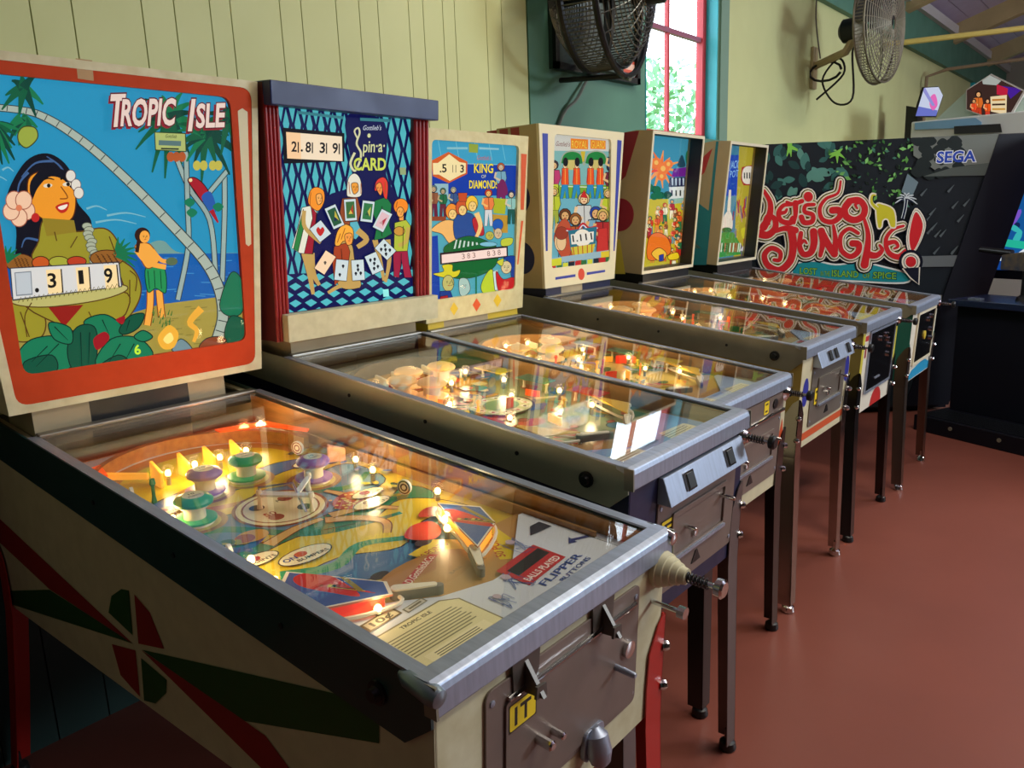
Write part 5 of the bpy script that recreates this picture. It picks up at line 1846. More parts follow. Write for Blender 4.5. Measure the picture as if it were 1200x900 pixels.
P.ell(488, 296, 66, 18, (130, 196, 216)).ell(560, 150, 40, 44, (30, 90, 180)).ell(562, 215, 30, 40, (216, 190, 150)).ell(498, 232, 32, 32, (196, 190, 80)).blob([(590, 260), (670, 250), (660, 300), (590, 310)], (196, 206, 60))
P.ol = None
P.poly([(122, 362), (634, 308), (636, 392), (126, 450)], (40, 20, 26)).poly([(136, 376), (624, 322), (626, 384), (138, 440)], (250, 222, 212))
for k, x in enumerate((290, 330, 370, 480, 520, 560)):
    P.text('8' if k % 2 else '3', (x, 408 - (x - 290) * .11), (x + 22, 406 - (x - 290) * .11), 40, (150, 110, 100))
P.ol = ((36, 26, 30), 4)
P.blob([(70, 520), (150, 500), (140, 455), (215, 450), (220, 500), (275, 490), (250, 540), (160, 548)], (216, 206, 40)).ell(185, 590, 44, 62, (196, 190, 110)).stroke([(210, 560), (224, 600), (205, 606)], 5, (60, 70, 50))
P.poly([(125, 650), (200, 645), (225, 710), (120, 740)], (30, 60, 140)).poly([(125, 690), (180, 680), (190, 720), (120, 730)], (170, 30, 40))
P.blob([(270, 560), (330, 560), (350, 640), (300, 690), (270, 660)], (170, 200, 190)).stroke([(395, 520), (395, 690)], 12, (20, 110, 70))
P.blob([(430, 620), (470, 520), (520, 490), (545, 640), (470, 680)], (190, 210, 50)).poly([(520, 500), (560, 490), (560, 640), (535, 640)], (206, 226, 226)).blob([(545, 500), (600, 560), (690, 540), (700, 610), (610, 650), (560, 640)], (196, 30, 34))
P.blob([(600, 400), (690, 390), (700, 520), (660, 540), (650, 440)], (20, 60, 150)).ell(622, 470, 40, 48, (216, 200, 150)).blob([(550, 430), (600, 405), (590, 460)], (206, 206, 60))
P.ol = None
for x, y, r in ((622, 474, 34), (188, 588, 34), (562, 218, 26), (500, 234, 26), (306, 610, 22)):
    face(P, x, y, r, 1, (50, 40, 40))
P.build('backglass_art', LIT, bb)
playfield(M3, 33, (188, 170, 92), [(206, 170, 60), (60, 110, 60), (196, 180, 130), (120, 150, 200), (196, 90, 40), (210, 190, 90), (60, 130, 70)],
          [(-.1, .82), (.08, .82), (-.01, .74)], CAPI, [(-.16, .9), (-.05, .92), (.05, .9), (.14, .86), (-.14, .7), (.12, .7), (-.02, .62), (.14, .52), (-.15, .5), (.05, .4), (.1, .3)], powr=.14)
d = coin_door(M3, -.2, .222, .582, .79, DOORGREY)
m = MB(); slab(m, M3.front, [(-.2, .80 - M3.zf), (.232, .80 - M3.zf), (.232, .855 - M3.zf), (-.2, .855 - M3.zf)], 0, .005); st = m.build('upper_strip', DOORGREY, M3.t)
m = MB(); m.cyl(M3.front.p3(-.2, .796 - M3.zf, .008), M3.front.p3(.232, .796 - M3.zf, .008), .006, n=8); m.build('trim_bar', CHROME, M3.t)
sticker(M3, .075, .115, .805, .85, .004, st, None, 2, up=.0055)
rodpiece(M3, .16, .828 - M3.zf, .016, .01, BLACK, st, 'coin_slot')
plunger(M3, .25, .848)
P = Print(Plane(M3.front.p3(0, 0, .0006), M3.front.u, M3.front.v))
zq = .69 - M3.zf
P.poly([(.225, zq), (.248, zq - .07), (.27, zq), (.248, zq + .07)], (214, 84, 36)).build('front_diamond', INK, M3.fp)

# ================================================================== machine 4 : red coated guards
C4 = (480., 130., 3.91)
C4b = (560., 130., 5.4545)
M4 = Machine('cream pinball machine with blue side bars and red coated guards on its glass', 2.875, .535, -.912, .957, -2.02, 1.085, .585, .55,
             (-2.009, 1.125, .54, -1.98, 1.788, .638, .24), .085, mat('tan_yellow_side', (180, 156, 76), .45, noise=.25, nscale=6), STEELDARK, CREAM, CHROMELEG, CHROME, STEEL,
             [(-.25, -.14, NAVY), (-.14, .02, NECK), (.02, .25, NAVY)])
BLUEP = (44, 58, 160)
g = [M4.head.px(643, 316), M4.head.px(712, 306), M4.head.px(716.5, 163), M4.head.px(647, 157)]
in4 = [(g[0][0], (g[0][1] + g[1][1]) / 2), (-g[0][0], (g[0][1] + g[1][1]) / 2), (g[2][0] * 1.0, (g[2][1] + g[3][1]) / 2), (-g[2][0], (g[2][1] + g[3][1]) / 2)]
in4[1] = ((g[1][0] - g[0][0]) / 2, in4[1][1]); in4[0] = (-in4[1][0], in4[0][1])
bb = M4.backbox(mat('beige_side', (186, 168, 124), .5, noise=.12), mat('fresh_cream_paint', (220, 212, 178), .45), rrect(in4, .02), .014)
fpl = Plane(M4.head.p3(0, 0, .0004), M4.head.u, M4.head.v)


def decal(plane, crop, pts, col, name, parent, mt=INK, clip=None):
    P = Print(plane, *crop)
    if clip:
        P.clip = clip
    P.poly(pts, col)
    return P.build(name, mt, parent)


for pts in ([(608, 102), (634, 104), (633, 642), (624, 642)], [(952, 133), (972, 136), (940, 642), (934, 642)]):
    decal(fpl, C4, pts, BLUEP, 'blue_bar', bb)
for pts in ([(668, 762), (760, 748), (760, 760), (668, 774)], [(812, 740), (896, 728), (896, 738), (812, 752)]):
    decal(fpl, C4, pts, BLUEP, 'blue_dash', bb)
decal(fpl, C4, [(787 + 15 * math.cos(a * .4), 748 + 27 * math.sin(a * .4)) for a in range(16)], (206, 70, 44), 'red_dot', bb)


def side_plane(M):
    """left cheek of a backbox"""
    a = M.head.p3(-M.wb / 2, 0, -.014)
    b = M.head.p3(-M.wt / 2, M.hh, -.014)
    v = b - a
    u = Vector((1, 0, 0))
    pl = Plane(a, u, v)
    if pl.n.y > 0:
        pl = Plane(a, -u, v)
    pl.o = pl.o + pl.n * .0006
    return pl


sp4 = side_plane(M4)
hclip = [(-.25, 0), (.0, 0), (.0, M4.hh), (-.25, M4.hh)]
for a, b in ((-.235, -.18), (-.165, -.12), (-.105, -.06)):
    P = Print(sp4); P.poly([(a, M4.hh - .12), (b, M4.hh - .12), (b, M4.hh - .004), (a, M4.hh - .004)], (150, 30, 34)).build('side_stripe', INK, bb)
for zz in (.38, .13):
    P = Print(sp4); P.clip = hclip; P.ell(-.1, zz, .07, .07, (30, 36, 84), n=24).build('side_disc', INK, bb)
P = Print(M4.artp, *C4)
P.clip = in4
P.poly([(600, 80), (980, 80), (980, 420), (600, 420)], (126, 180, 176)).poly([(600, 340), (980, 340), (980, 420), (600, 420)], (118, 168, 50)).poly([(600, 400), (980, 400), (980, 760), (600, 760)], (110, 176, 190))
P.poly([(640, 105), (960, 130), (960, 186), (640, 182)], (206, 206, 196))
P.text("Gottlieb's", (668, 160), (732, 164), 22, (120, 36, 40), .2)
for a, b, s_ in ((738, 818, 'ROYAL'), (828, 898, 'GUARD')):
    P.poly([(a, 126 + (a - 738) * .06), (b, 131 + (a - 738) * .06), (b, 176), (a, 174)], (236, 130, 30)).text(s_, (a + 4, 170), (b - 4, 171), 34, (250, 196, 70), 0, .02, (150, 60, 20), .02)
for cx in (745, 855):
    P.blob([(cx - 48, 240), (cx - 40, 200), (cx, 182), (cx + 44, 204), (cx + 50, 240)], (30, 130, 60)).stroke([(cx - 56, 250), (cx - 40, 200), (cx, 184), (cx + 40, 200), (cx + 52, 250)], 6, (160, 170, 150), True)
    P.poly([(cx - 30, 225), (cx + 30, 225), (cx + 30, 270), (cx - 30, 270)], (206, 190, 110))
P.poly([(783, 185), (805, 185), (800, 230), (793, 235)], (206, 180, 50)).stroke([(690, 345), (900, 352)], 5, (220, 226, 200))
P.ol = ((40, 22, 24), 1.6)
for cx in (712, 765, 828, 872):
    P.poly([(cx - 14, 335), (cx + 12, 335), (cx + 18, 402), (cx + 4, 402), (cx, 360), (cx - 10, 402), (cx - 24, 402)], (40, 140, 190))
    P.poly([(cx - 14, 262), (cx + 14, 262), (cx + 17, 338), (cx - 17, 338)], (232, 84, 34)).stroke([(cx - 12, 275), (cx - 17, 330)], 5, (190, 40, 30)).stroke([(cx, 265), (cx, 336)], 2, (250, 200, 90))
    P.ell(cx, 252, 9, 12, (240, 200, 150)).ell(cx + 2, 234, 11, 20, (24, 22, 26))
for a in ((660, 250, (60, 50, 60), (190, 60, 110), (200, 210, 60)), (660, 370, (200, 190, 60), (190, 200, 50), (160, 170, 60)), (920, 260, (40, 30, 40), (110, 40, 60), (190, 200, 50)), (905, 380, (206, 180, 90), (190, 200, 50), (60, 130, 60)), (930, 190, (20, 24, 40), (30, 60, 100), (60, 120, 60))):
    fig(P, a[0], a[1], 190, a[2], (226, 186, 130), a[3], a[4])
fig(P, 795, 405, 250, (220, 190, 130), (240, 200, 150), (206, 206, 200), (60, 90, 140)); P.poly([(778, 395), (796, 362), (812, 400)], (200, 40, 40))
for x, y, c, hc in ((708, 480, (80, 150, 180), (110, 60, 30)), (755, 500, (180, 90, 44), (150, 90, 40)), (848, 470, (120, 170, 190), (40, 70, 160)), (880, 480, (170, 40, 40), (206, 176, 90))):
    fig(P, x, y, 260, hc, (220, 170, 110), c, c)
P.blob([(655, 590), (690, 500), (730, 520), (735, 640), (700, 680)], (186, 80, 50)).poly([(860, 540), (900, 535), (905, 640), (850, 650)], (196, 50, 44))
for x in (680, 690):
    P.ell(x, 600, 22, 40, (226, 190, 140))
P.ell(690, 560, 30, 30, (150, 60, 40))
P.ol = None
P.stroke([(712, 540), (760, 545), (788, 515), (815, 535), (856, 528)], 9, (190, 40, 40), True).stroke([(712, 548), (760, 553), (788, 524), (815, 543), (856, 536)], 5, (220, 220, 226), True)
P.poly([(720, 548), (852, 530), (846, 622), (732, 640)], (40, 110, 130)).ell(786, 582, 40, 40, (236, 226, 206))
P.poly([(732, 566), (838, 552), (836, 600), (736, 612)], (232, 226, 212))
P.text('1.111', (742, 600), (832, 588), 30, (40, 36, 36), bold=.02)
P.poly([(732, 625), (845, 608), (830, 660), (745, 668)], (206, 190, 60))
for k in range(5):
    P.stroke([(742 + k * 22, 622 - k * 3), (748 + k * 20, 662)], 4, (180, 60, 40))
P.poly([(640, 675), (925, 635), (925, 665), (640, 700)], (150, 180, 190))
for k in range(10):
    P.poly([(640 + k * 28, 705 - k * 4), (664 + k * 28, 702 - k * 4), (664 + k * 28, 730 - k * 4), (640 + k * 28, 733 - k * 4)], ((190, 40, 40), (50, 110, 60), (206, 206, 60), (30, 40, 50))[k % 4])
P.poly([(640, 680), (690, 672), (690, 705), (640, 712)], (206, 206, 50)).poly([(870, 645), (910, 640), (910, 668), (870, 672)], (216, 190, 50))
P.build('backglass_art', LIT, bb)
playfield(M4, 47, (176, 150, 90), [(206, 180, 70), (190, 90, 40), (200, 190, 150), (150, 60, 60), (70, 130, 80), (220, 170, 60), (120, 90, 50)],
          [(-.1, .84), (.07, .84), (-.02, .76)], CAPI, [(-.15, .92), (.0, .95), (.12, .88), (-.12, .72), (.1, .7), (.0, .6), (.14, .5), (-.14, .46)], powr=.1)
d = coin_door(M4, -.165, .2, .65, .87, mat('warm_grey_door', (134, 126, 116), .4, .5, noise=.12))
header_plate(M4, -.165, .2, .872, .925, [-.06, .0, .14], d)
sticker(M4, -.13, -.09, .725, .79, .004, d, None, 2, up=.0055)
plunger(M4, .235, .89)
fq = Plane(M4.front.p3(0, 0, .0006), M4.front.u, M4.front.v)
for t, z in ((-.215, .79), (.233, .8)):
    P = Print(fq); P.ell(t, z - M4.zf, .028, .052, (44, 52, 156), n=20).build('blue_oval', INK, M4.fp)
for t in (-.235, .238):
    P = Print(fq); P.poly([(t - .018, .668 - M4.zf), (t + .024, .668 - M4.zf), (t + .024, .69 - M4.zf), (t - .018, .69 - M4.zf)], (70, 62, 150)).build('blue_dash', INK, M4.fp)
P = Print(fq); P.poly([(-.262, .61 - M4.zf), (.262, .61 - M4.zf), (.262, .638 - M4.zf), (-.262, .638 - M4.zf)], (206, 88, 44)).build('orange_stripe', INK, M4.fp)

# ================================================================== machines 5 and 6 : deep black framed heads
C5 = (760., 155., 5.627)
M5 = Machine('white pinball machine with beige head and orange fireworks over a yellow crowd', 3.62, .535, -.93, .945, -2.0, 1.08, .545, .52,
             (-1.981, 1.128, .54, -1.919, 1.803, .534, .24), .06, mat('olive_side', (150, 140, 80), .45, noise=.2), STEELDARK, mat('white_paint', (226, 222, 206), .4), BLACKLEG, BLACK, STEEL,
             [(-.24, .24, BLACK)])
BEZ = mat('black_bezel', (26, 26, 32), .5)
in5 = [(-M5.wb / 2 + .055, .075), (M5.wb / 2 - .055, .075), (M5.wt / 2 - .055, M5.hh - .07), (-M5.wt / 2 + .055, M5.hh - .07)]
bb = M5.backbox(mat('beige_head', (172, 154, 118), .5, noise=.1), mat('ivory_edge', (214, 206, 180), .5), M5.outline(.015), .004, .07, BEZ)
P = Print(M5.artp, *C5)
P.clip = M5.outline(.016)
P.poly([(-60, 0), (380, 0), (380, 1000), (-60, 1000)], (64, 150, 176))
P.poly([(-60, 440), (380, 440), (380, 1000), (-60, 1000)], (206, 190, 40))
for k in range(26):
    a = k * .2417 * 2
    c = rnd.choice([(246, 120, 36), (250, 160, 70), (240, 80, 24)])
    leafstroke(P, 80, 240, a, 125 * rnd.uniform(.7, 1.15), 34, c, .15)
for x, y, r in ((50, 200, 34), (95, 240, 40), (130, 210, 30), (85, 290, 30)):
    P.ell(x, y, r, r, (248, 130, 44)).ell(x, y, r * .4, r * .45, (255, 196, 90))
P.poly([(165, 240), (290, 225), (290, 290), (150, 296)], (110, 30, 140)).poly([(140, 300), (290, 292), (290, 360), (130, 360)], (24, 28, 70))
for k in range(6):
    P.poly([(150 + k * 24, 302), (162 + k * 24, 302), (160 + k * 24, 350), (152 + k * 24, 350)], (190, 206, 220))
P.blob([(190, 225), (205, 170), (218, 150), (230, 170), (240, 225)], (30, 70, 90)).ell(258, 170, 16, 50, (30, 110, 70))
P.poly([(135, 362), (260, 356), (256, 430), (135, 440)], (226, 230, 222)).poly([(130, 440), (262, 432), (262, 462), (130, 475)], (150, 190, 170))
for k in range(4):
    P.stroke([(152 + k * 28, 382), (152 + k * 28, 420)], 10, (40, 50, 44))
for k in range(9):
    P.ell(rnd.uniform(0, 130), rnd.uniform(360, 430), 26, 24, rnd.choice([(24, 110, 60), (16, 80, 44)]))
crowd(P, -20, 255, 450, 800, 34, [(230, 90, 30), (240, 190, 40), (40, 120, 70), (250, 240, 200), (220, 60, 30), (150, 90, 40), (246, 150, 40), (190, 40, 30), (90, 150, 170)], 5, 110)
P.ol = ((90, 30, 14), 4)
P.blob([(-20, 700), (40, 660), (110, 700), (120, 800), (-20, 840)], (240, 120, 30)).blob([(0, 800), (50, 760), (100, 800), (60, 850)], (246, 196, 60)).poly([(50, 810), (80, 800), (80, 845), (50, 850)], (30, 60, 160)).blob([(110, 810), (170, 790), (180, 830), (120, 840)], (240, 206, 30))
P.build('backglass_art', LIT, bb)
sp5 = side_plane(M5)
P = Print(sp5); P.clip = [(-.25, 0), (-.015, 0), (.045, M5.hh), (-.25, M5.hh)]
P.poly([(-.25, M5.hh), (-.0, M5.hh), (-.075, M5.hh * .7), (-.25, M5.hh * .5)], (140, 30, 46)).build('side_wedge', INK, bb)
P = Print(sp5); P.clip = [(-.25, 0), (-.015, 0), (.045, M5.hh), (-.25, M5.hh)]; P.ell(-.11, .29, .08, .08, (140, 26, 50), n=24).build('side_disc', INK, bb)
P = Print(sp5); P.clip = [(-.25, 0), (-.015, 0), (.045, M5.hh), (-.25, M5.hh)]; P.poly([(-.25, .2), (-.11, .17), (-.08, 0), (-.25, 0)], (200, 180, 60)).build('side_flash', INK, bb)
playfield(M5, 58, (180, 150, 80), [(206, 170, 60), (190, 120, 50), (200, 190, 150), (190, 70, 50), (90, 130, 80), (226, 180, 80), (140, 110, 70)],
          [(-.09, .8), (.08, .8)], CAPI, [(-.16, .92), (-.08, .94), (.02, .92), (.12, .88), (.0, .72), (.12, .6), (-.12, .56), (.05, .46)], powr=.12)
zz5 = lambda z: z - M5.zf
m = MB(); slab(m, M5.front, rrect([(-.17, zz5(.635)), (.2, zz5(.635)), (.2, zz5(.89)), (-.17, zz5(.89))], .006), 0, .006); d = m.build('coin_door', mat('black_door', (20, 20, 24), .25, .3, coat=.4), M5.t, bevel=.001)
m = MB(); ring(m, M5.front, rrect([(-.18, zz5(.625)), (.21, zz5(.625)), (.21, zz5(.9)), (-.18, zz5(.9))], .008), rrect([(-.17, zz5(.635)), (.2, zz5(.635)), (.2, zz5(.89)), (-.17, zz5(.89))], .006), 0, .008); m.build('door_frame', STEEL, d)
for t, z in ((-.02, .85), (.07, .855), (.1, .83), (.13, .8), (.12, .76)):
    rodpiece(M5, t, zz5(z), .012, .016, CHROME, d, 'coin_button')
for k in range(4):
    rodpiece(M5, -.04 + k * .02, zz5(.675), .005, .01, STEEL, d, 'coin_pin', n=8)
plunger(M5, .235, .9)
fq = Plane(M5.front.p3(0, 0, .0006), M5.front.u, M5.front.v)
P = Print(fq); P.clip = [(-.267, zz5(.546)), (.267, zz5(.546)), (.267, zz5(.9)), (-.267, zz5(.9))]; P.ell(.03, zz5(.545), .085, .075, (190, 44, 40), n=28).build('red_half_disc', INK, M5.fp)
for t0, t1 in ((-.267, -.235), (.232, .267)):
    P = Print(fq); P.poly([(t0, zz5(.546)), (t1, zz5(.546)), (t1, zz5(.9)), (t0, zz5(.9))], (206, 196, 70)).build('yellow_edge', INK, M5.fp)
P = Print(fq); P.poly([(-.23, zz5(.862)), (-.185, zz5(.862)), (-.185, zz5(.885)), (-.23, zz5(.885))], (190, 50, 50)).build('red_dash', INK, M5.fp)
P = Print(fq); P.poly([(-.222, zz5(.79)), (-.2, zz5(.79)), (-.2, zz5(.84)), (-.222, zz5(.84))], (150, 44, 50)).build('red_dash', INK, M5.fp)

M6 = Machine('white pinball machine with teal side, last of the row beside the jungle cabinet', 4.40, .52, -.925, .93, -1.98, 1.07, .54, .52,
             (-1.954, 1.12, .545, -1.89, 1.79, .52, .24), .06, mat('teal_side', (34, 104, 92), .4, noise=.15), STEELDARK, mat('white_paint', (0, 0, 0)), BROWNLEG, CHROME, STEEL,
             [(-.24, .24, BLACK)])
bb = M6.backbox(mat('beige_head', (0, 0, 0)), mat('ivory_edge', (0, 0, 0)), M6.outline(.015), .004, .07, BEZ)
P = Print(M6.artp, *C5)
P.clip = M6.outline(.016)
P.poly([(380, 0), (800, 0), (800, 1000), (380, 1000)], (60, 130, 160)).poly([(380, 150), (610, 150), (590, 420), (380, 420)], (24, 70, 180)).poly([(600, 60), (800, 120), (800, 820), (560, 820)], (186, 170, 50))
P.text('JACK', (535, 240), (592, 235), 50, (150, 200, 240), .25, .01).text('POT', (535, 300), (590, 292), 44, (150, 200, 240), .25)
P.poly([(615, 230), (690, 215), (705, 250), (700, 330), (680, 350), (625, 350), (608, 310)], (170, 40, 36)).blob([(622, 250), (650, 225), (690, 235), (694, 300), (685, 335), (640, 340), (618, 310)], (240, 232, 214))
for k in range(4):
    P.stroke([(632 + k * 17, 266), (632 + k * 17, 306)], 8, (60, 60, 60))
P.poly([(530, 380), (545, 380), (540, 520), (518, 520)], (240, 226, 206)).blob([(485, 640), (495, 560), (530, 515), (552, 560), (548, 640)], (236, 224, 204)).ell(515, 645, 34, 18, (30, 110, 50))
P.poly([(440, 830), (480, 660), (560, 660), (640, 800)], (60, 150, 60))
for k in range(26):
    x, y = rnd.uniform(560, 700), rnd.uniform(380, 760)
    P.stroke([(x, y), (x + rnd.uniform(-10, 14), y + rnd.uniform(30, 90))], 8, rnd.choice([(150, 60, 90), (200, 160, 120), (110, 90, 130), (190, 60, 50), (206, 190, 80), (90, 120, 150)]))
for k in range(14):
    P.stroke([(455 + k * 11, 790), (462 + k * 11, 730)], 6, rnd.choice([(230, 240, 220), (190, 60, 60), (40, 90, 50)]))
P.blob([(610, 640), (650, 630), (660, 690), (620, 700)], (216, 206, 50)).poly([(600, 780), (630, 740), (660, 790)], (226, 220, 226))
P.build('backglass_art', LIT, bb)
sp6 = side_plane(M6)
cl6 = [(-.25, 0), (-.015, 0), (.045, M6.hh), (-.25, M6.hh)]
P = Print(sp6); P.clip = cl6; P.poly([(-.25, 0), (-.05, 0), (.005, M6.hh), (-.01, M6.hh), (-.045, M6.hh * .45), (-.25, M6.hh * .66)], (36, 120, 130)).build('teal_flash', INK, bb)
P = Print(sp6); P.clip = cl6; P.poly([(-.25, M6.hh * .7), (-.03, M6.hh * .95), (-.075, M6.hh * .76), (-.25, M6.hh * .56)], (176, 50, 50)).build('red_flash', INK, bb)
P = Print(sp6); P.clip = cl6; P.poly([(-.25, M6.hh * .34), (-.085, M6.hh * .14), (-.25, M6.hh * .14)], (200, 184, 150)).build('beige_flash', INK, bb)
playfield(M6, 61, (150, 150, 120), [(190, 180, 130), (90, 130, 120), (200, 190, 150), (150, 60, 60), (120, 150, 130), (200, 170, 90), (110, 120, 120)],
          [(-.08, .8), (.08, .78)], CAPI, [(-.1, .92), (.08, .9)], powr=.05)
zz6 = lambda z: z - M6.zf
m = MB(); slab(m, M6.front, rrect([(-.155, zz6(.63)), (.19, zz6(.63)), (.19, zz6(.875)), (-.155, zz6(.875))], .006), 0, .006); d = m.build('coin_door', mat('black_door', (0, 0, 0)), M6.t, bevel=.001)
m = MB(); ring(m, M6.front, rrect([(-.17, zz6(.615)), (.205, zz6(.615)), (.205, zz6(.89)), (-.17, zz6(.89))], .008), rrect([(-.155, zz6(.63)), (.19, zz6(.63)), (.19, zz6(.875)), (-.155, zz6(.875))], .006), 0, .008); m.build('door_frame', mat('ivory_edge', (0, 0, 0)), d)
rodpiece(M6, .0, zz6(.755), .022, .012, mat('yellow_knob', (206, 180, 60), .4), d, 'coin_button', n=14)
for t, z in ((.06, .83), (.12, .84), (.13, .77), (.15, .72)):
    rodpiece(M6, t, zz6(z), .012, .016, CHROME, d, 'coin_button')
plunger(M6, .235, .895)
fq = Plane(M6.front.p3(0, 0, .0006), M6.front.u, M6.front.v)
P = Print(fq); P.poly([(-.255, zz6(.545)), (.255, zz6(.545)), (.255, zz6(.57)), (.1, zz6(.615)), (-.15, zz6(.59))], (40, 150, 196)).build('blue_wedge', INK, M6.fp)


# ================================================================== gun game cabinet with the jungle panel
C6 = (860., 140., 3.53)
su = Vector((.762, .648, 0)).normalized()
P0 = Vector((-2.2, 4.95, 0))
SP = Plane(P0, su, (0, 0, 1))
AR = thing('arcade_cabinet', 'black gun game cabinet with jungle art panel behind the end of the pinball row', 'arcade game', P0 + su * .8)
NAVYBLK = mat('blue_black_plastic', (12, 13, 24), .5, spec=.25)
tl, tr_, sl1 = SP.px(895, 169), SP.px(1170, 157), SP.px(1105, 345)
k = (sl1[0] - tr_[0]) / (sl1[1] - tr_[1])
bx = lambda z: tr_[0] + k * (z - tr_[1])
zt = tr_[1]
edge = [(.02, .05), (bx(.05), .05), (bx(zt), zt), (.02, SP.px(880, 170)[1])]
m = MB(); slab(m, SP, edge, -.04, 0); sp = m.build('side_panel', mat('panel_black', (20, 22, 26), .35), AR)
dw = .30
edge2 = [(bx(.05), .05), (bx(.05) + dw, .05), (bx(zt) + dw, zt), (bx(zt), zt)]
m = MB(); slab(m, SP, edge2, -.045, .012); m.build('front_wing', NAVYBLK, AR, bevel=.004)
P = Print(SP, *C6)
P.clip = edge
P.poly([(-200, 0), (1300, 0), (1300, 1600), (-200, 1600)], (30, 36, 42))
for i in range(60):
    x, y = rnd.uniform(60, 430), rnd.uniform(90, 420)
    a = rnd.uniform(0, 6.28); L = rnd.uniform(30, 75)
    c = rnd.choice([(52, 96, 92), (70, 120, 112), (36, 66, 66), (90, 140, 128)])
    dx, dy = math.cos(a), math.sin(a)
    P.blob([(x, y), (x + dx * L * .5 - dy * L * .28, y + dy * L * .5 + dx * L * .28), (x + dx * L, y + dy * L), (x + dx * L * .5 + dy * L * .28, y + dy * L * .5 - dx * L * .28)], c)
for i in range(170):
    x, y = rnd.uniform(390, 760), rnd.uniform(80, 350)
    a = rnd.uniform(0, 6.28); L = rnd.uniform(10, 34)
    c = rnd.choice([(60, 110, 56), (90, 150, 70), (40, 70, 44), (24, 34, 30), (20, 26, 26), (110, 170, 90), (130, 196, 110), (70, 120, 100)])
    dx, dy = math.cos(a), math.sin(a)
    P.poly([(x, y), (x + dx * L * .5 - dy * L * .25, y + dy * L * .5 + dx * L * .25), (x + dx * L, y + dy * L), (x + dx * L * .5 + dy * L * .25, y + dy * L * .5 - dx * L * .25)], c)
for x, y in ((425, 140), (230, 115), (110, 125)):
    for k_ in range(6):
        leafstroke(P, x, y, rnd.uniform(0, 6.28), 34, 18, (130, 196, 80), .2)
P.poly([(740, 60), (1300, 30), (1300, 180), (1080, 178), (960, 190), (860, 230), (740, 150)], (112, 118, 112))
for i in range(26):
    x, y = rnd.uniform(740, 930), rnd.uniform(70, 240)
    P.blob([(x - 26, y), (x, y - 22), (x + 30, y + 4), (x + 4, y + 24)], (34, 42, 42))
P.poly([(1050, 180), (1300, 178), (1300, 228), (780, 236), (900, 200)], (84, 92, 88))
P.poly([(690, 300), (715, 225), (760, 260), (730, 330)], (110, 130, 140))
for i in range(14):
    x, y = rnd.uniform(760, 960), rnd.uniform(300, 560)
    P.stroke([(x, y), (x + 26, y - 30)], (10, 2), (90, 100, 104))
P.poly([(745, 566), (1300, 552), (1300, 604), (745, 610)], (104, 110, 112))
P.text('SEGA', (834, 179), (996, 173), 44, (44, 74, 176), .12, .03, (226, 230, 236), .05)
RD, WHT, NVY, YEL_ = (206, 40, 46), (232, 224, 206), (16, 20, 36), (196, 176, 70)


def spiral(cx, cy, r, turns, a0, w):
    pts = []
    n = int(14 * turns)
    for i in range(n + 1):
        t = i / n
        a = a0 + turns * 2 * math.pi * t
        rr = r * (1 - .86 * t)
        pts.append((cx + rr * math.cos(a), cy + rr * math.sin(a)))
    for c, e in ((NVY, 44), (WHT, 30), (NVY, 14), (WHT, 8), (RD, 0)):
        P.stroke(pts, (w + e, w * .35 + e * .5), c)


def logo(s, p0, p1, h, shear=.05, arc=0.):
    for c, b in ((NVY, .14), (WHT, .105), (NVY, .085), (WHT, .07), (RD, .045)):
        P.text(s, p0, p1, h, c, shear, b, arc=arc)


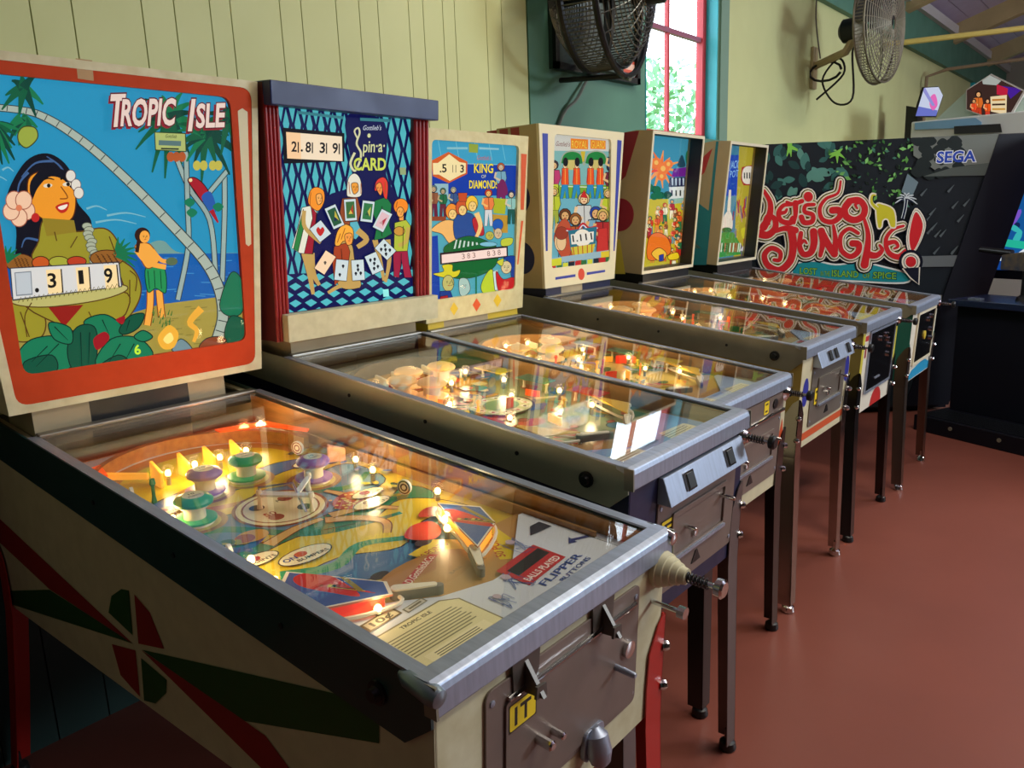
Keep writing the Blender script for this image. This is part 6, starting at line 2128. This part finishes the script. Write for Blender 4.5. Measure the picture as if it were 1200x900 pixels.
P.blob([(250, 600), (330, 585), (420, 600), (520, 590), (620, 610), (720, 640), (700, 676), (480, 668), (262, 656)], (30, 140, 150), (220, 224, 220), 7)
P.text('LOST', (270, 638), (340, 642), 26, (120, 176, 70), 0, .02, (14, 34, 28), .045).text('IN THE', (356, 646), (394, 648), 20, (120, 176, 70), 0, .01, (14, 34, 28), .04)
P.text('ISLAND', (402, 648), (512, 654), 26, (120, 176, 70), 0, .02, (14, 34, 28), .045).text('OF', (530, 655), (560, 656), 20, (120, 176, 70), 0, .01, (14, 34, 28), .04).text('SPICE', (572, 656), (668, 660), 26, (120, 176, 70), 0, .02, (14, 34, 28), .045)
LET = [  # (points, start width, end width)
    ([(120, 296), (146, 345), (142, 400), (118, 445)], 12, 30), ([(96, 470), (135, 478), (166, 450), (164, 412), (138, 398), (124, 420), (142, 432)], 30, 8),
    ([(232, 352), (200, 356), (180, 385), (190, 418), (226, 428), (240, 410)], 12, 22), ([(184, 388), (206, 384), (214, 372)], 16, 8),
    ([(214, 342), (240, 350), (276, 338)], 10, 16), ([(250, 346), (250, 390), (244, 428)], 22, 10),
    ([(302, 318), (303, 322)], 34, 34),
    ([(326, 352), (292, 356), (288, 382), (320, 394), (318, 422), (286, 426), (274, 404)], 12, 20),
    ([(436, 256), (424, 305), (376, 328), (350, 368), (360, 412), (400, 424), (432, 402), (430, 376), (402, 376)], 6, 26),
    ([(470, 338), (510, 334), (534, 362), (528, 398), (494, 416), (460, 402), (452, 370), (470, 342)], 22, 26), ([(534, 362), (516, 344), (496, 352), (504, 368)], 14, 6),
    ([(168, 462), (206, 450), (250, 458)], 14, 24), ([(232, 456), (240, 520), (228, 584), (184, 622), (136, 602), (122, 560), (150, 532), (186, 548), (184, 580), (162, 580)], 30, 12),
    ([(272, 470), (266, 520), (282, 556), (312, 550), (326, 512), (324, 464)], 16, 28), ([(266, 520), (284, 500), (296, 512)], 14, 6),
    ([(352, 562), (362, 510), (356, 462)], 14, 28), ([(356, 464), (386, 520), (410, 556)], 26, 26), ([(410, 556), (414, 500), (406, 440)], 26, 10),
    ([(508, 470), (470, 452), (436, 482), (438, 538), (474, 566), (506, 548), (510, 516), (484, 512)], 12, 24),
    ([(532, 410), (548, 470), (546, 530), (534, 600)], 10, 30), ([(544, 556), (582, 562), (606, 540), (596, 520)], 28, 8),
    ([(694, 440), (650, 456), (622, 496), (632, 548), (672, 568), (704, 548)], 8, 24), ([(628, 512), (658, 506), (672, 524), (656, 534)], 18, 6)]
for c, e in ((NVY, 46), (WHT, 34), (NVY, 22), (YEL_, 16), (WHT, 12), (RD, 2)):
    for pts, w0, w1 in LET:
        P.stroke(pts, (w0 * 1.05 + e, w1 * 1.05 + e), c, True)
        for q, ww in ((pts[0], w0), (pts[-1], w1)):
            P.ell(q[0], q[1], (ww * 1.05 + e) / 2, (ww * 1.05 + e) / 2, c, n=12)
for c, g_ in ((NVY, 1.5), (WHT, 1.32), (NVY, 1.15), (WHT, 1.1), (RD, .9)):
    q = [(742, 380), (776, 430), (760, 500), (728, 548), (715, 480)]
    P.blob([(745 + (x - 745) * g_, 462 + (y - 462) * (g_ * .5 + .5)) for x, y in q], c)
for c, g_ in ((NVY, 50), (WHT, 38), (NVY, 30), (WHT, 27), (RD, 22)):
    P.ell(724, 588, g_, g_, c)
P.poly([(690, 615), (760, 610), (757, 682), (720, 650)], (24, 28, 44)).stroke([(690, 615), (720, 652), (757, 682), (760, 610)], 5, WHT)
YE = (206, 196, 50)
P.blob([(580, 355), (610, 350), (655, 375), (662, 442), (640, 445), (628, 415), (610, 418), (604, 446), (586, 444)], YE, WHT, 6).stroke([(585, 370), (560, 345), (562, 312), (582, 312)], (22, 10), WHT, True).stroke([(585, 370), (563, 345), (565, 316), (580, 314)], (14, 5), YE, True)
for k_ in range(8):
    leafstroke(P, 705, 330, -3.1 + k_ * .45, 46, 16, (200, 210, 214), .4); leafstroke(P, 705, 332, -3.1 + k_ * .45, 38, 10, (26, 34, 60), .4)
P.stroke([(705, 332), (700, 370), (690, 410)], 14, (200, 210, 214), True).stroke([(705, 332), (700, 370), (690, 410)], 8, (26, 34, 60), True)
P.build('panel_art', INKGLOSS, sp)
# seam lines of the panel skin
# body behind, console, platform, screen
bd = -SP.n
q = [P0 + su * .35 + bd * .046, P0 + su * 1.5 + bd * .046, P0 + su * 1.5 + bd * .75, P0 + su * 1.0 + bd * .75]
MB().prism([Vector((p.x, p.y, .02)) for p in q], (0, 0, 1.72)).build('body', NAVYBLK, AR)
A_, B_ = Vector((-1.036, 5.271, 0)), Vector((-.508, 5.042, 0))
pu = (B_ - A_).normalized()
pv = Vector((-pu.y, pu.x, 0))
PLm = mat('ribbed_black', (24, 26, 32), .35)
A0 = A_ - pu * .12


def pbox(s0, s1, d0, d1, z0, z1):
    c = [A0 + pu * s0 + pv * d0, A0 + pu * s1 + pv * d0, A0 + pu * s1 + pv * d1, A0 + pu * s0 + pv * d1]
    return MB().prism([Vector((p.x, p.y, z0)) for p in c], (0, 0, z1 - z0))


pbox(0, 1.9, 0, .62, 0.0, .1).build('platform', NAVYBLK, AR, bevel=.006)
for i in range(14):
    pbox(.04, 1.86, .03 + i * .016, .038 + i * .016, .1, .105).build('tread_rib', PLm, AR)
for s_ in (.25, .55, .95, 1.4):
    c = A0 + pu * s_ + Vector((0, 0, .06))
    MB().cyl(c + pv * .001, c - pv * .006, .012, n=10).build('bolt', STEELDARK, AR)
pbox(.03, 1.9, .3, .62, .1, .78).build('console', NAVYBLK, AR, bevel=.008)
pbox(.0, 1.9, .24, .64, .78, .82).build('console_top', mat('dark_blue_top', (30, 36, 62), .25), AR, bevel=.006)
pbox(.12, .2, .26, .3, .822, .835).build('badge', STEEL, AR)
GUNB = mat('gun_black', (22, 20, 22), .35)
CAMO = mat('camo_plastic', (96, 84, 62), .5, noise=.6, nscale=26, col2=(40, 50, 70))
for s_, d_ in ((.36, .44), (.72, .40)):
    c = A0 + pu * s_ + pv * d_
    g = MB().lathe(c + Vector((0, 0, .82)), c + Vector((0, 0, 1.0)), [(0, .05), (.12, .045), (.2, .026), (1, .026)], 14).build('gun_mount', GUNB, AR, smooth=True)
    z = 1.02
    bk_, fr_ = c - pu * .2 + pv * -.0, c + pu * .2
    m = MB().prism([c - pu * .17 + Vector((0, 0, 1.0)), c + pu * .14 + Vector((0, 0, .99)), c + pu * .16 + Vector((0, 0, 1.07)), c - pu * .05 + Vector((0, 0, 1.11)), c - pu * .17 + Vector((0, 0, 1.09))], pv * .06)
    m.build('gun_body', CAMO, g, bevel=.008)
    MB().cyl(c - pu * .12 + pv * .03 + Vector((0, 0, 1.1)), c - pu * .32 + pv * .03 + Vector((0, 0, 1.12)), .022, .018).build('gun_barrel', GUNB, g, smooth=True)
    MB().prism([c + pu * .08 + Vector((0, 0, 1.0)), c + pu * .15 + Vector((0, 0, .99)), c + pu * .2 + Vector((0, 0, .86)), c + pu * .14 + Vector((0, 0, .86))], pv * .05).build('gun_grip', GUNB, g, bevel=.006)
    MB().cyl(c - pu * .02 + pv * .03 + Vector((0, 0, 1.1)), c - pu * .02 + pv * .03 + Vector((0, 0, 1.17)), .016).build('gun_sight', GUNB, g, smooth=True)
# screen inside the cabin
ss = Plane(P0 + su * 1.72 + bd * .5 + Vector((0, 0, .95)), (.917, -.4, 0), (0, 0, 1))
m = MB(); slab(m, ss, [(-.06, -.06), (1.1, -.06), (1.1, .9), (-.06, .9)], -.2, -.002); m.build('screen_case', NAVYBLK, AR)
Q = Print(ss)
Q.poly([(0, 0), (1.04, 0), (1.04, .84), (0, .84)], (20, 70, 150)).ell(.34, .42, .3, .36, (230, 240, 250), n=28).ell(.34, .42, .28, .34, (24, 90, 160), n=28)
for i in range(30):
    a_, b_ = rnd.uniform(0, 1), rnd.uniform(0, .8)
    Q.ell(a_, b_, rnd.uniform(.02, .08), rnd.uniform(.01, .03), rnd.choice([(60, 190, 190), (90, 110, 220), (20, 40, 90), (130, 90, 210), (200, 230, 240)]), rnd.uniform(0, 3), 10)
Q.stroke([(0, .3), (.3, .2), (.6, .16)], .05, (40, 190, 160), True)
Q.build('screen', LIT, AR)

# ================================================================== white cabinet and signs beyond
yb = 7.35
cA, cB = at(1068, 143, y=yb), at(1215, 150, y=yb)
WG = thing('arcade_cabinet', 'white arcade cabinet with a lit six sided sign, standing beyond the jungle panel', 'arcade game', (cA.x + .5, yb + .4, 0))
WGM = mat('white_cabinet', (206, 212, 210), .4)
MB().box((cA.x, yb, 0), (cA.x + 1.3, yb + .9, cA.z)).build('body', WGM, WG, bevel=.01)
pa = [at(u, v, y=yb - .02) for u, v in ((1072, 152), (1068 + 4, 144), (1143, 138), (1150, 143), (1150, 149))]
MB().prism(pa, (0, .015, 0)).build('blue_trim', mat('pale_blue_panel', (120, 168, 206), .4), WG)
pa = [at(u, v, y=yb - .03) for u, v in ((1118, 157), (1118, 148), (1172, 145), (1174, 155))]
MB().prism(pa, (0, .02, 0)).build('dark_vent', BLACK, WG)
# sloping shoulder up to the sign
pa = [at(u, v, y=yb + .15) for u, v in ((1098, 139), (1140, 100), (1185, 100), (1215, 130), (1215, 152), (1100, 150))]
MB().prism(pa, (0, .5, 0)).build('shoulder', mat('pale_green_white', (176, 196, 184), .4), WG)
hx = Plane(at(1150, 115, y=yb + .1), (1, 0, 0), (0, 0, 1))
hexa = [hx.px(u, v) for u, v in ((1133, 128), (1133, 106), (1161, 88), (1199, 107), (1180, 140), (1168, 141))]
m = MB(); slab(m, hx, [(a * 1.06, b * 1.06) for a, b in hexa], -.04, 0); sg = m.build('sign_box', mat('white_trim', (0, 0, 0)), WG)
Q = Print(Plane(hx.p3(0, 0, .0005), hx.u, hx.v), 1040, 60, 7.5)
Q.clip = [(a, b) for a, b in hexa]
Q.poly([(600, 180), (1300, 180), (1300, 700), (600, 700)], (60, 40, 36))
Q.poly([(830, 250), (900, 210), (1000, 260), (960, 300), (840, 290)], (170, 176, 170)).poly([(960, 300), (1190, 330), (1080, 420), (1050, 360)], (70, 30, 150)).poly([(960, 290), (1060, 330), (1050, 400), (960, 380)], (190, 30, 60))
fig(Q, 800, 380, 260, (40, 24, 20), (240, 180, 120), (220, 110, 40), (190, 60, 30)); fig(Q, 880, 440, 200, (60, 30, 20), (240, 180, 130), (236, 90, 30), (206, 60, 40)); fig(Q, 760, 440, 180, (70, 40, 30), (230, 170, 110), (236, 80, 40), (200, 60, 40))
Q.poly([(905, 400), (1050, 385), (1045, 560), (910, 530)], (236, 214, 170))
for k_ in range(3):
    Q.stroke([(920, 430 + k_ * 40), (1035, 425 + k_ * 42)], 16, ((190, 120, 40), (60, 40, 30), (206, 150, 60))[k_])
Q.build('sign_face', LIT, WG)
# tilted picture sign on a black stand next to it
TS = thing('lit_sign', 'small tilted lit poster with pink shape on a black box beside the white cabinet', 'sign', (cA.x - .1, yb + 1.1, 0))
yq = yb + 1.0
MB().prism([at(u, v, y=yq + .02) for u, v in ((1060, 158), (1062, 124), (1074, 126), (1076, 158))], (0, .2, 0)).build('stand', BLACK, TS)
b0 = at(1060, 158, y=yq + .02)
MB().box((b0.x, yq + .02, 0), (b0.x + .24, yq + .22, b0.z)).build('pedestal', BLACK, TS)
tp_ = Plane(at(1090, 120, y=yq), (1, 0, 0), (0, 0, 1))
tq = [tp_.px(u, v) for u, v in ((1073, 136), (1083, 103), (1100, 102), (1105, 112), (1097, 136))]
m = MB(); slab(m, tp_, [(a * 1.08 - .015, b * 1.06) for a, b in tq], -.05, 0); m.build('sign_box', BLACK, TS)
Q = Print(Plane(tp_.p3(0, 0, .0006), tp_.u, tp_.v), 1040, 60, 7.5); Q.clip = tq
Q.poly([(200, 280), (520, 280), (520, 620), (200, 620)], (206, 214, 240)).poly([(200, 470), (440, 520), (420, 620), (200, 620)], (110, 120, 206)).blob([(380, 400), (420, 380), (440, 470), (400, 520), (370, 470)], (236, 110, 190)).poly([(300, 330), (330, 320), (420, 480), (390, 480)], (150, 150, 220))
Q.build('sign_face', LIT, TS)

# ================================================================== wall fans
FANM = mat('fan_black', (26, 27, 30), .4, .5)
WIRE = mat('fan_wire', (92, 94, 92), .35, .8)


def fan(label, c, axis, R, depth, mount, board_=None, motor_front=False, rings=15, rimm=None, wirem=None):
    rimm, wirem = rimm or FANM, wirem or WIRE
    c = Vector(c)
    ax = Vector(axis).normalized()
    u = ax.cross(Vector((0, 0, 1))).normalized()
    v = u.cross(ax)
    t = thing('wall_fan', label, 'fan', Vector((mount[0], mount[1], mount[2])), 'industrial wall fans')

    def circ(r, off, n=40):
        return [c + ax * off + (u * math.cos(2 * math.pi * i / n) + v * math.sin(2 * math.pi * i / n)) * r for i in range(n)]
    MB().tube(circ(R, 0), .016 if rimm is FANM else .008, 6, True).build('cage_rim', rimm, t, smooth=True)
    MB().tube(circ(R * .985, depth * .5), .008, 5, True).build('cage_rim', rimm, t, smooth=True)
    # front and rear wire guards
    for sgn, nm in ((1, 'front_guard'), (-1, 'rear_guard')):
        m = MB()
        d0 = depth * .5 if sgn > 0 else 0.
        prof = []
        for k_ in range(rings + 1):
            r = R * (.12 + .86 * k_ / rings)
            off = d0 + sgn * depth * .45 * (1 - (r / R) ** 3)
            prof.append((r, off))
            m.tube(circ(r, off, 32), .0032, 4, True)
        for k_ in range(24):
            a = 2 * math.pi * k_ / 24
            dvec = u * math.cos(a) + v * math.sin(a)
            m.tube([c + ax * off + dvec * r for r, off in prof[::2]] + [c + ax * prof[-1][1] + dvec * prof[-1][0]], .0028, 4)
        g_ = m.build(nm, wirem, t)
        g_['kind'] = 'stuff'
    # straight side wires between the two rims
    m = MB()
    for k_ in range(110):
        a = 2 * math.pi * k_ / 110
        dvec = u * math.cos(a) + v * math.sin(a)
        m.tube([c + dvec * R, c + ax * depth * .5 + dvec * R * .985], .003, 4)
    m.build('side_wires', wirem, t)['kind'] = 'stuff'
    # blades
    for k_ in range(3):
        a = 2 * math.pi * k_ / 3 + .4
        pts = []
        for (r, da, off) in ((.1, -.25, .0), (.5, -.42, -.03), (.92, -.4, -.05), (.94, .1, .0), (.6, .35, .05), (.1, .3, .02)):
            dvec = u * math.cos(a + da) + v * math.sin(a + da)
            pts.append(c + ax * (depth * .25 + off) + dvec * R * r)
        MB().prism(pts, ax * .004).build('blade', mat('fan_blade', (70, 68, 64), .35, .7), t)
    MB().lathe(c + ax * depth * .1, c + ax * depth * .4, [(0, R * .12), (.5, R * .14), (1, R * .1)], 16).build('hub', FANM, t, smooth=True)
    mo = c + ax * (depth * .95 if motor_front else -max(depth * .62, .16))
    MB().lathe(mo - ax * .09, mo + ax * .09, [(0, .05), (.15, .085), (.85, .085), (1, .05)], 16).build('motor', FANM, t, smooth=True)
    MB().tube([c - ax * depth * .3, c + ax * depth * .9], .02, 8).build('shaft', FANM, t)
    return t, c, ax, u, v


mx = at(952, 78, x=XW)
fc = at(1026, 30, x=XW + .52)
t, c, ax, u, v = fan('wall fan on an arm, its grey cage seen edge on, over the jungle panel', fc, (.997, -.08, 0), .40, .13, (XW, mx.y, mx.z), rimm=mat('khaki_metal', (120, 114, 98), .4, .5), wirem=mat('khaki_wire', (150, 144, 126), .4, .4))
MB().box((XW, mx.y - .05, mx.z - .17), (XW + .025, mx.y + .05, mx.z + .14)).build('wall_plate', mat('beige_paint', (0, 0, 0)), t, bevel=.004)
MB().tube([Vector((XW + .02, mx.y, mx.z)), Vector((fc.x - .2, fc.y, mx.z + .03)), Vector((fc.x - .14, fc.y, fc.z - .05))], .03, 8).build('arm', mat('beige_paint', (0, 0, 0)), t, smooth=True)
pts = [fc - ax * .13 + Vector((0, 0, -.08)), Vector((XW + .3, mx.y, mx.z + .05)), Vector((XW + .33, mx.y - .04, mx.z - .28)), Vector((XW + .2, mx.y - .05, mx.z - .3)), Vector((XW + .1, mx.y - .05, mx.z - .12)), Vector((XW + .22, mx.y - .06, mx.z + .02)), Vector((XW + .26, mx.y - .06, mx.z - .1)), Vector((XW + .06, mx.y - .05, mx.z - .26))]


def catm3(pts, k=6):
    out = []
    n = len(pts)
    for i in range(n - 1):
        a, b, c_, d_ = pts[max(i - 1, 0)], pts[i], pts[i + 1], pts[min(i + 2, n - 1)]
        for j in range(k):
            s_ = j / k
            out.append(.5 * ((2 * b) + (c_ - a) * s_ + (2 * a - 5 * b + 4 * c_ - d_) * s_ * s_ + (3 * b - a - 3 * c_ + d_) * s_ ** 3))
    return out + [pts[-1]]


MB().tube(catm3(pts), .008, 6).build('power_cord', BLACK, t, smooth=True)
MB().tube(catm3([Vector((XW + .02, mx.y + .0, 3.2)), Vector((XW + .03, mx.y - .05, mx.z + .35)), Vector((XW + .06, mx.y, mx.z + .05))]), .006, 5).build('feed_cord', GREYR, t, smooth=True)
MB().tube([Vector((XW + .12 + .12 * math.cos(a * .5), mx.y - .05, mx.z - .06 + .07 * math.sin(a * .5))) for a in range(13)], .01, 6).build('cord_bundle', BLACK, t, smooth=True)

fc = at(688, -6, x=XW + .2)
bd0, bd1 = at(648, 80, x=XW + .03), at(747, 97, x=XW + .03)
t, c, ax, u, v = fan('black drum fan with a round cage on a square board beside the window', fc, (.976, .218, 0), .325, .3, (XW, (bd0.y + bd1.y) / 2, bd0.z), motor_front=True)
MB().box((XW + .008, bd0.y, bd0.z), (XW + .03, bd1.y, bd0.z + .8)).build('mount_board', mat('dark_green_board', (40, 62, 56), .4), t)
m = MB()
for y0, y1, z0, z1 in ((bd0.y, bd1.y, bd0.z, bd0.z + .03), (bd0.y, bd0.y + .03, bd0.z, bd0.z + .8), (bd1.y - .03, bd1.y, bd0.z, bd0.z + .8), (bd0.y, bd1.y, bd0.z + .77, bd0.z + .8)):
    m.box((XW + .03, y0, z0), (XW + .05, y1, z1))
m.build('board_frame', FANM, t)
# U yoke round the cage and its arm
yk = [c + ax * .17 + (u * math.cos(a) + v * math.sin(a)) * .36 for a in [math.pi + math.pi * i / 16 for i in range(17)]]
MB().tube(yk, .014, 8).build('yoke', FANM, t, smooth=True)
MB().tube([Vector((XW + .03, c.y, c.z)), c], .03, 8).build('arm', FANM, t, smooth=True)
MB().tube([Vector((XW + .04, c.y, c.z - .34)), c + ax * .17 - Vector((0, 0, .36))], .012, 8).build('lower_arm', FANM, t, smooth=True)
rl = at(738, 82, x=XW + .031)
P = Print(Plane((XW + .0305, rl.y, rl.z), (0, 1, 0), (0, 0, 1)))
P.poly([(-.06, -.045), (.06, -.045), (.06, .045), (-.06, .045)], (206, 84, 60)).poly([(-.05, .0), (.05, .0), (.05, .03), (-.05, .03)], (232, 190, 170)).stroke([(-.05, -.02), (.05, -.02)], .012, (150, 40, 36))
P.build('warning_label', INK, t)
a, b = at(697, 84, x=XW + .06), at(655, 146, x=XW + .02)
MB().tube(catm3([c + ax * .2 - Vector((0, 0, .38)), a, a.lerp(b, .5) + Vector((0, 0, -.005)), b, b + Vector((0, -.25, -.5))]), .008, 6).build('power_cord', mat('grey_cord', (110, 116, 108), .5), t, smooth=True)
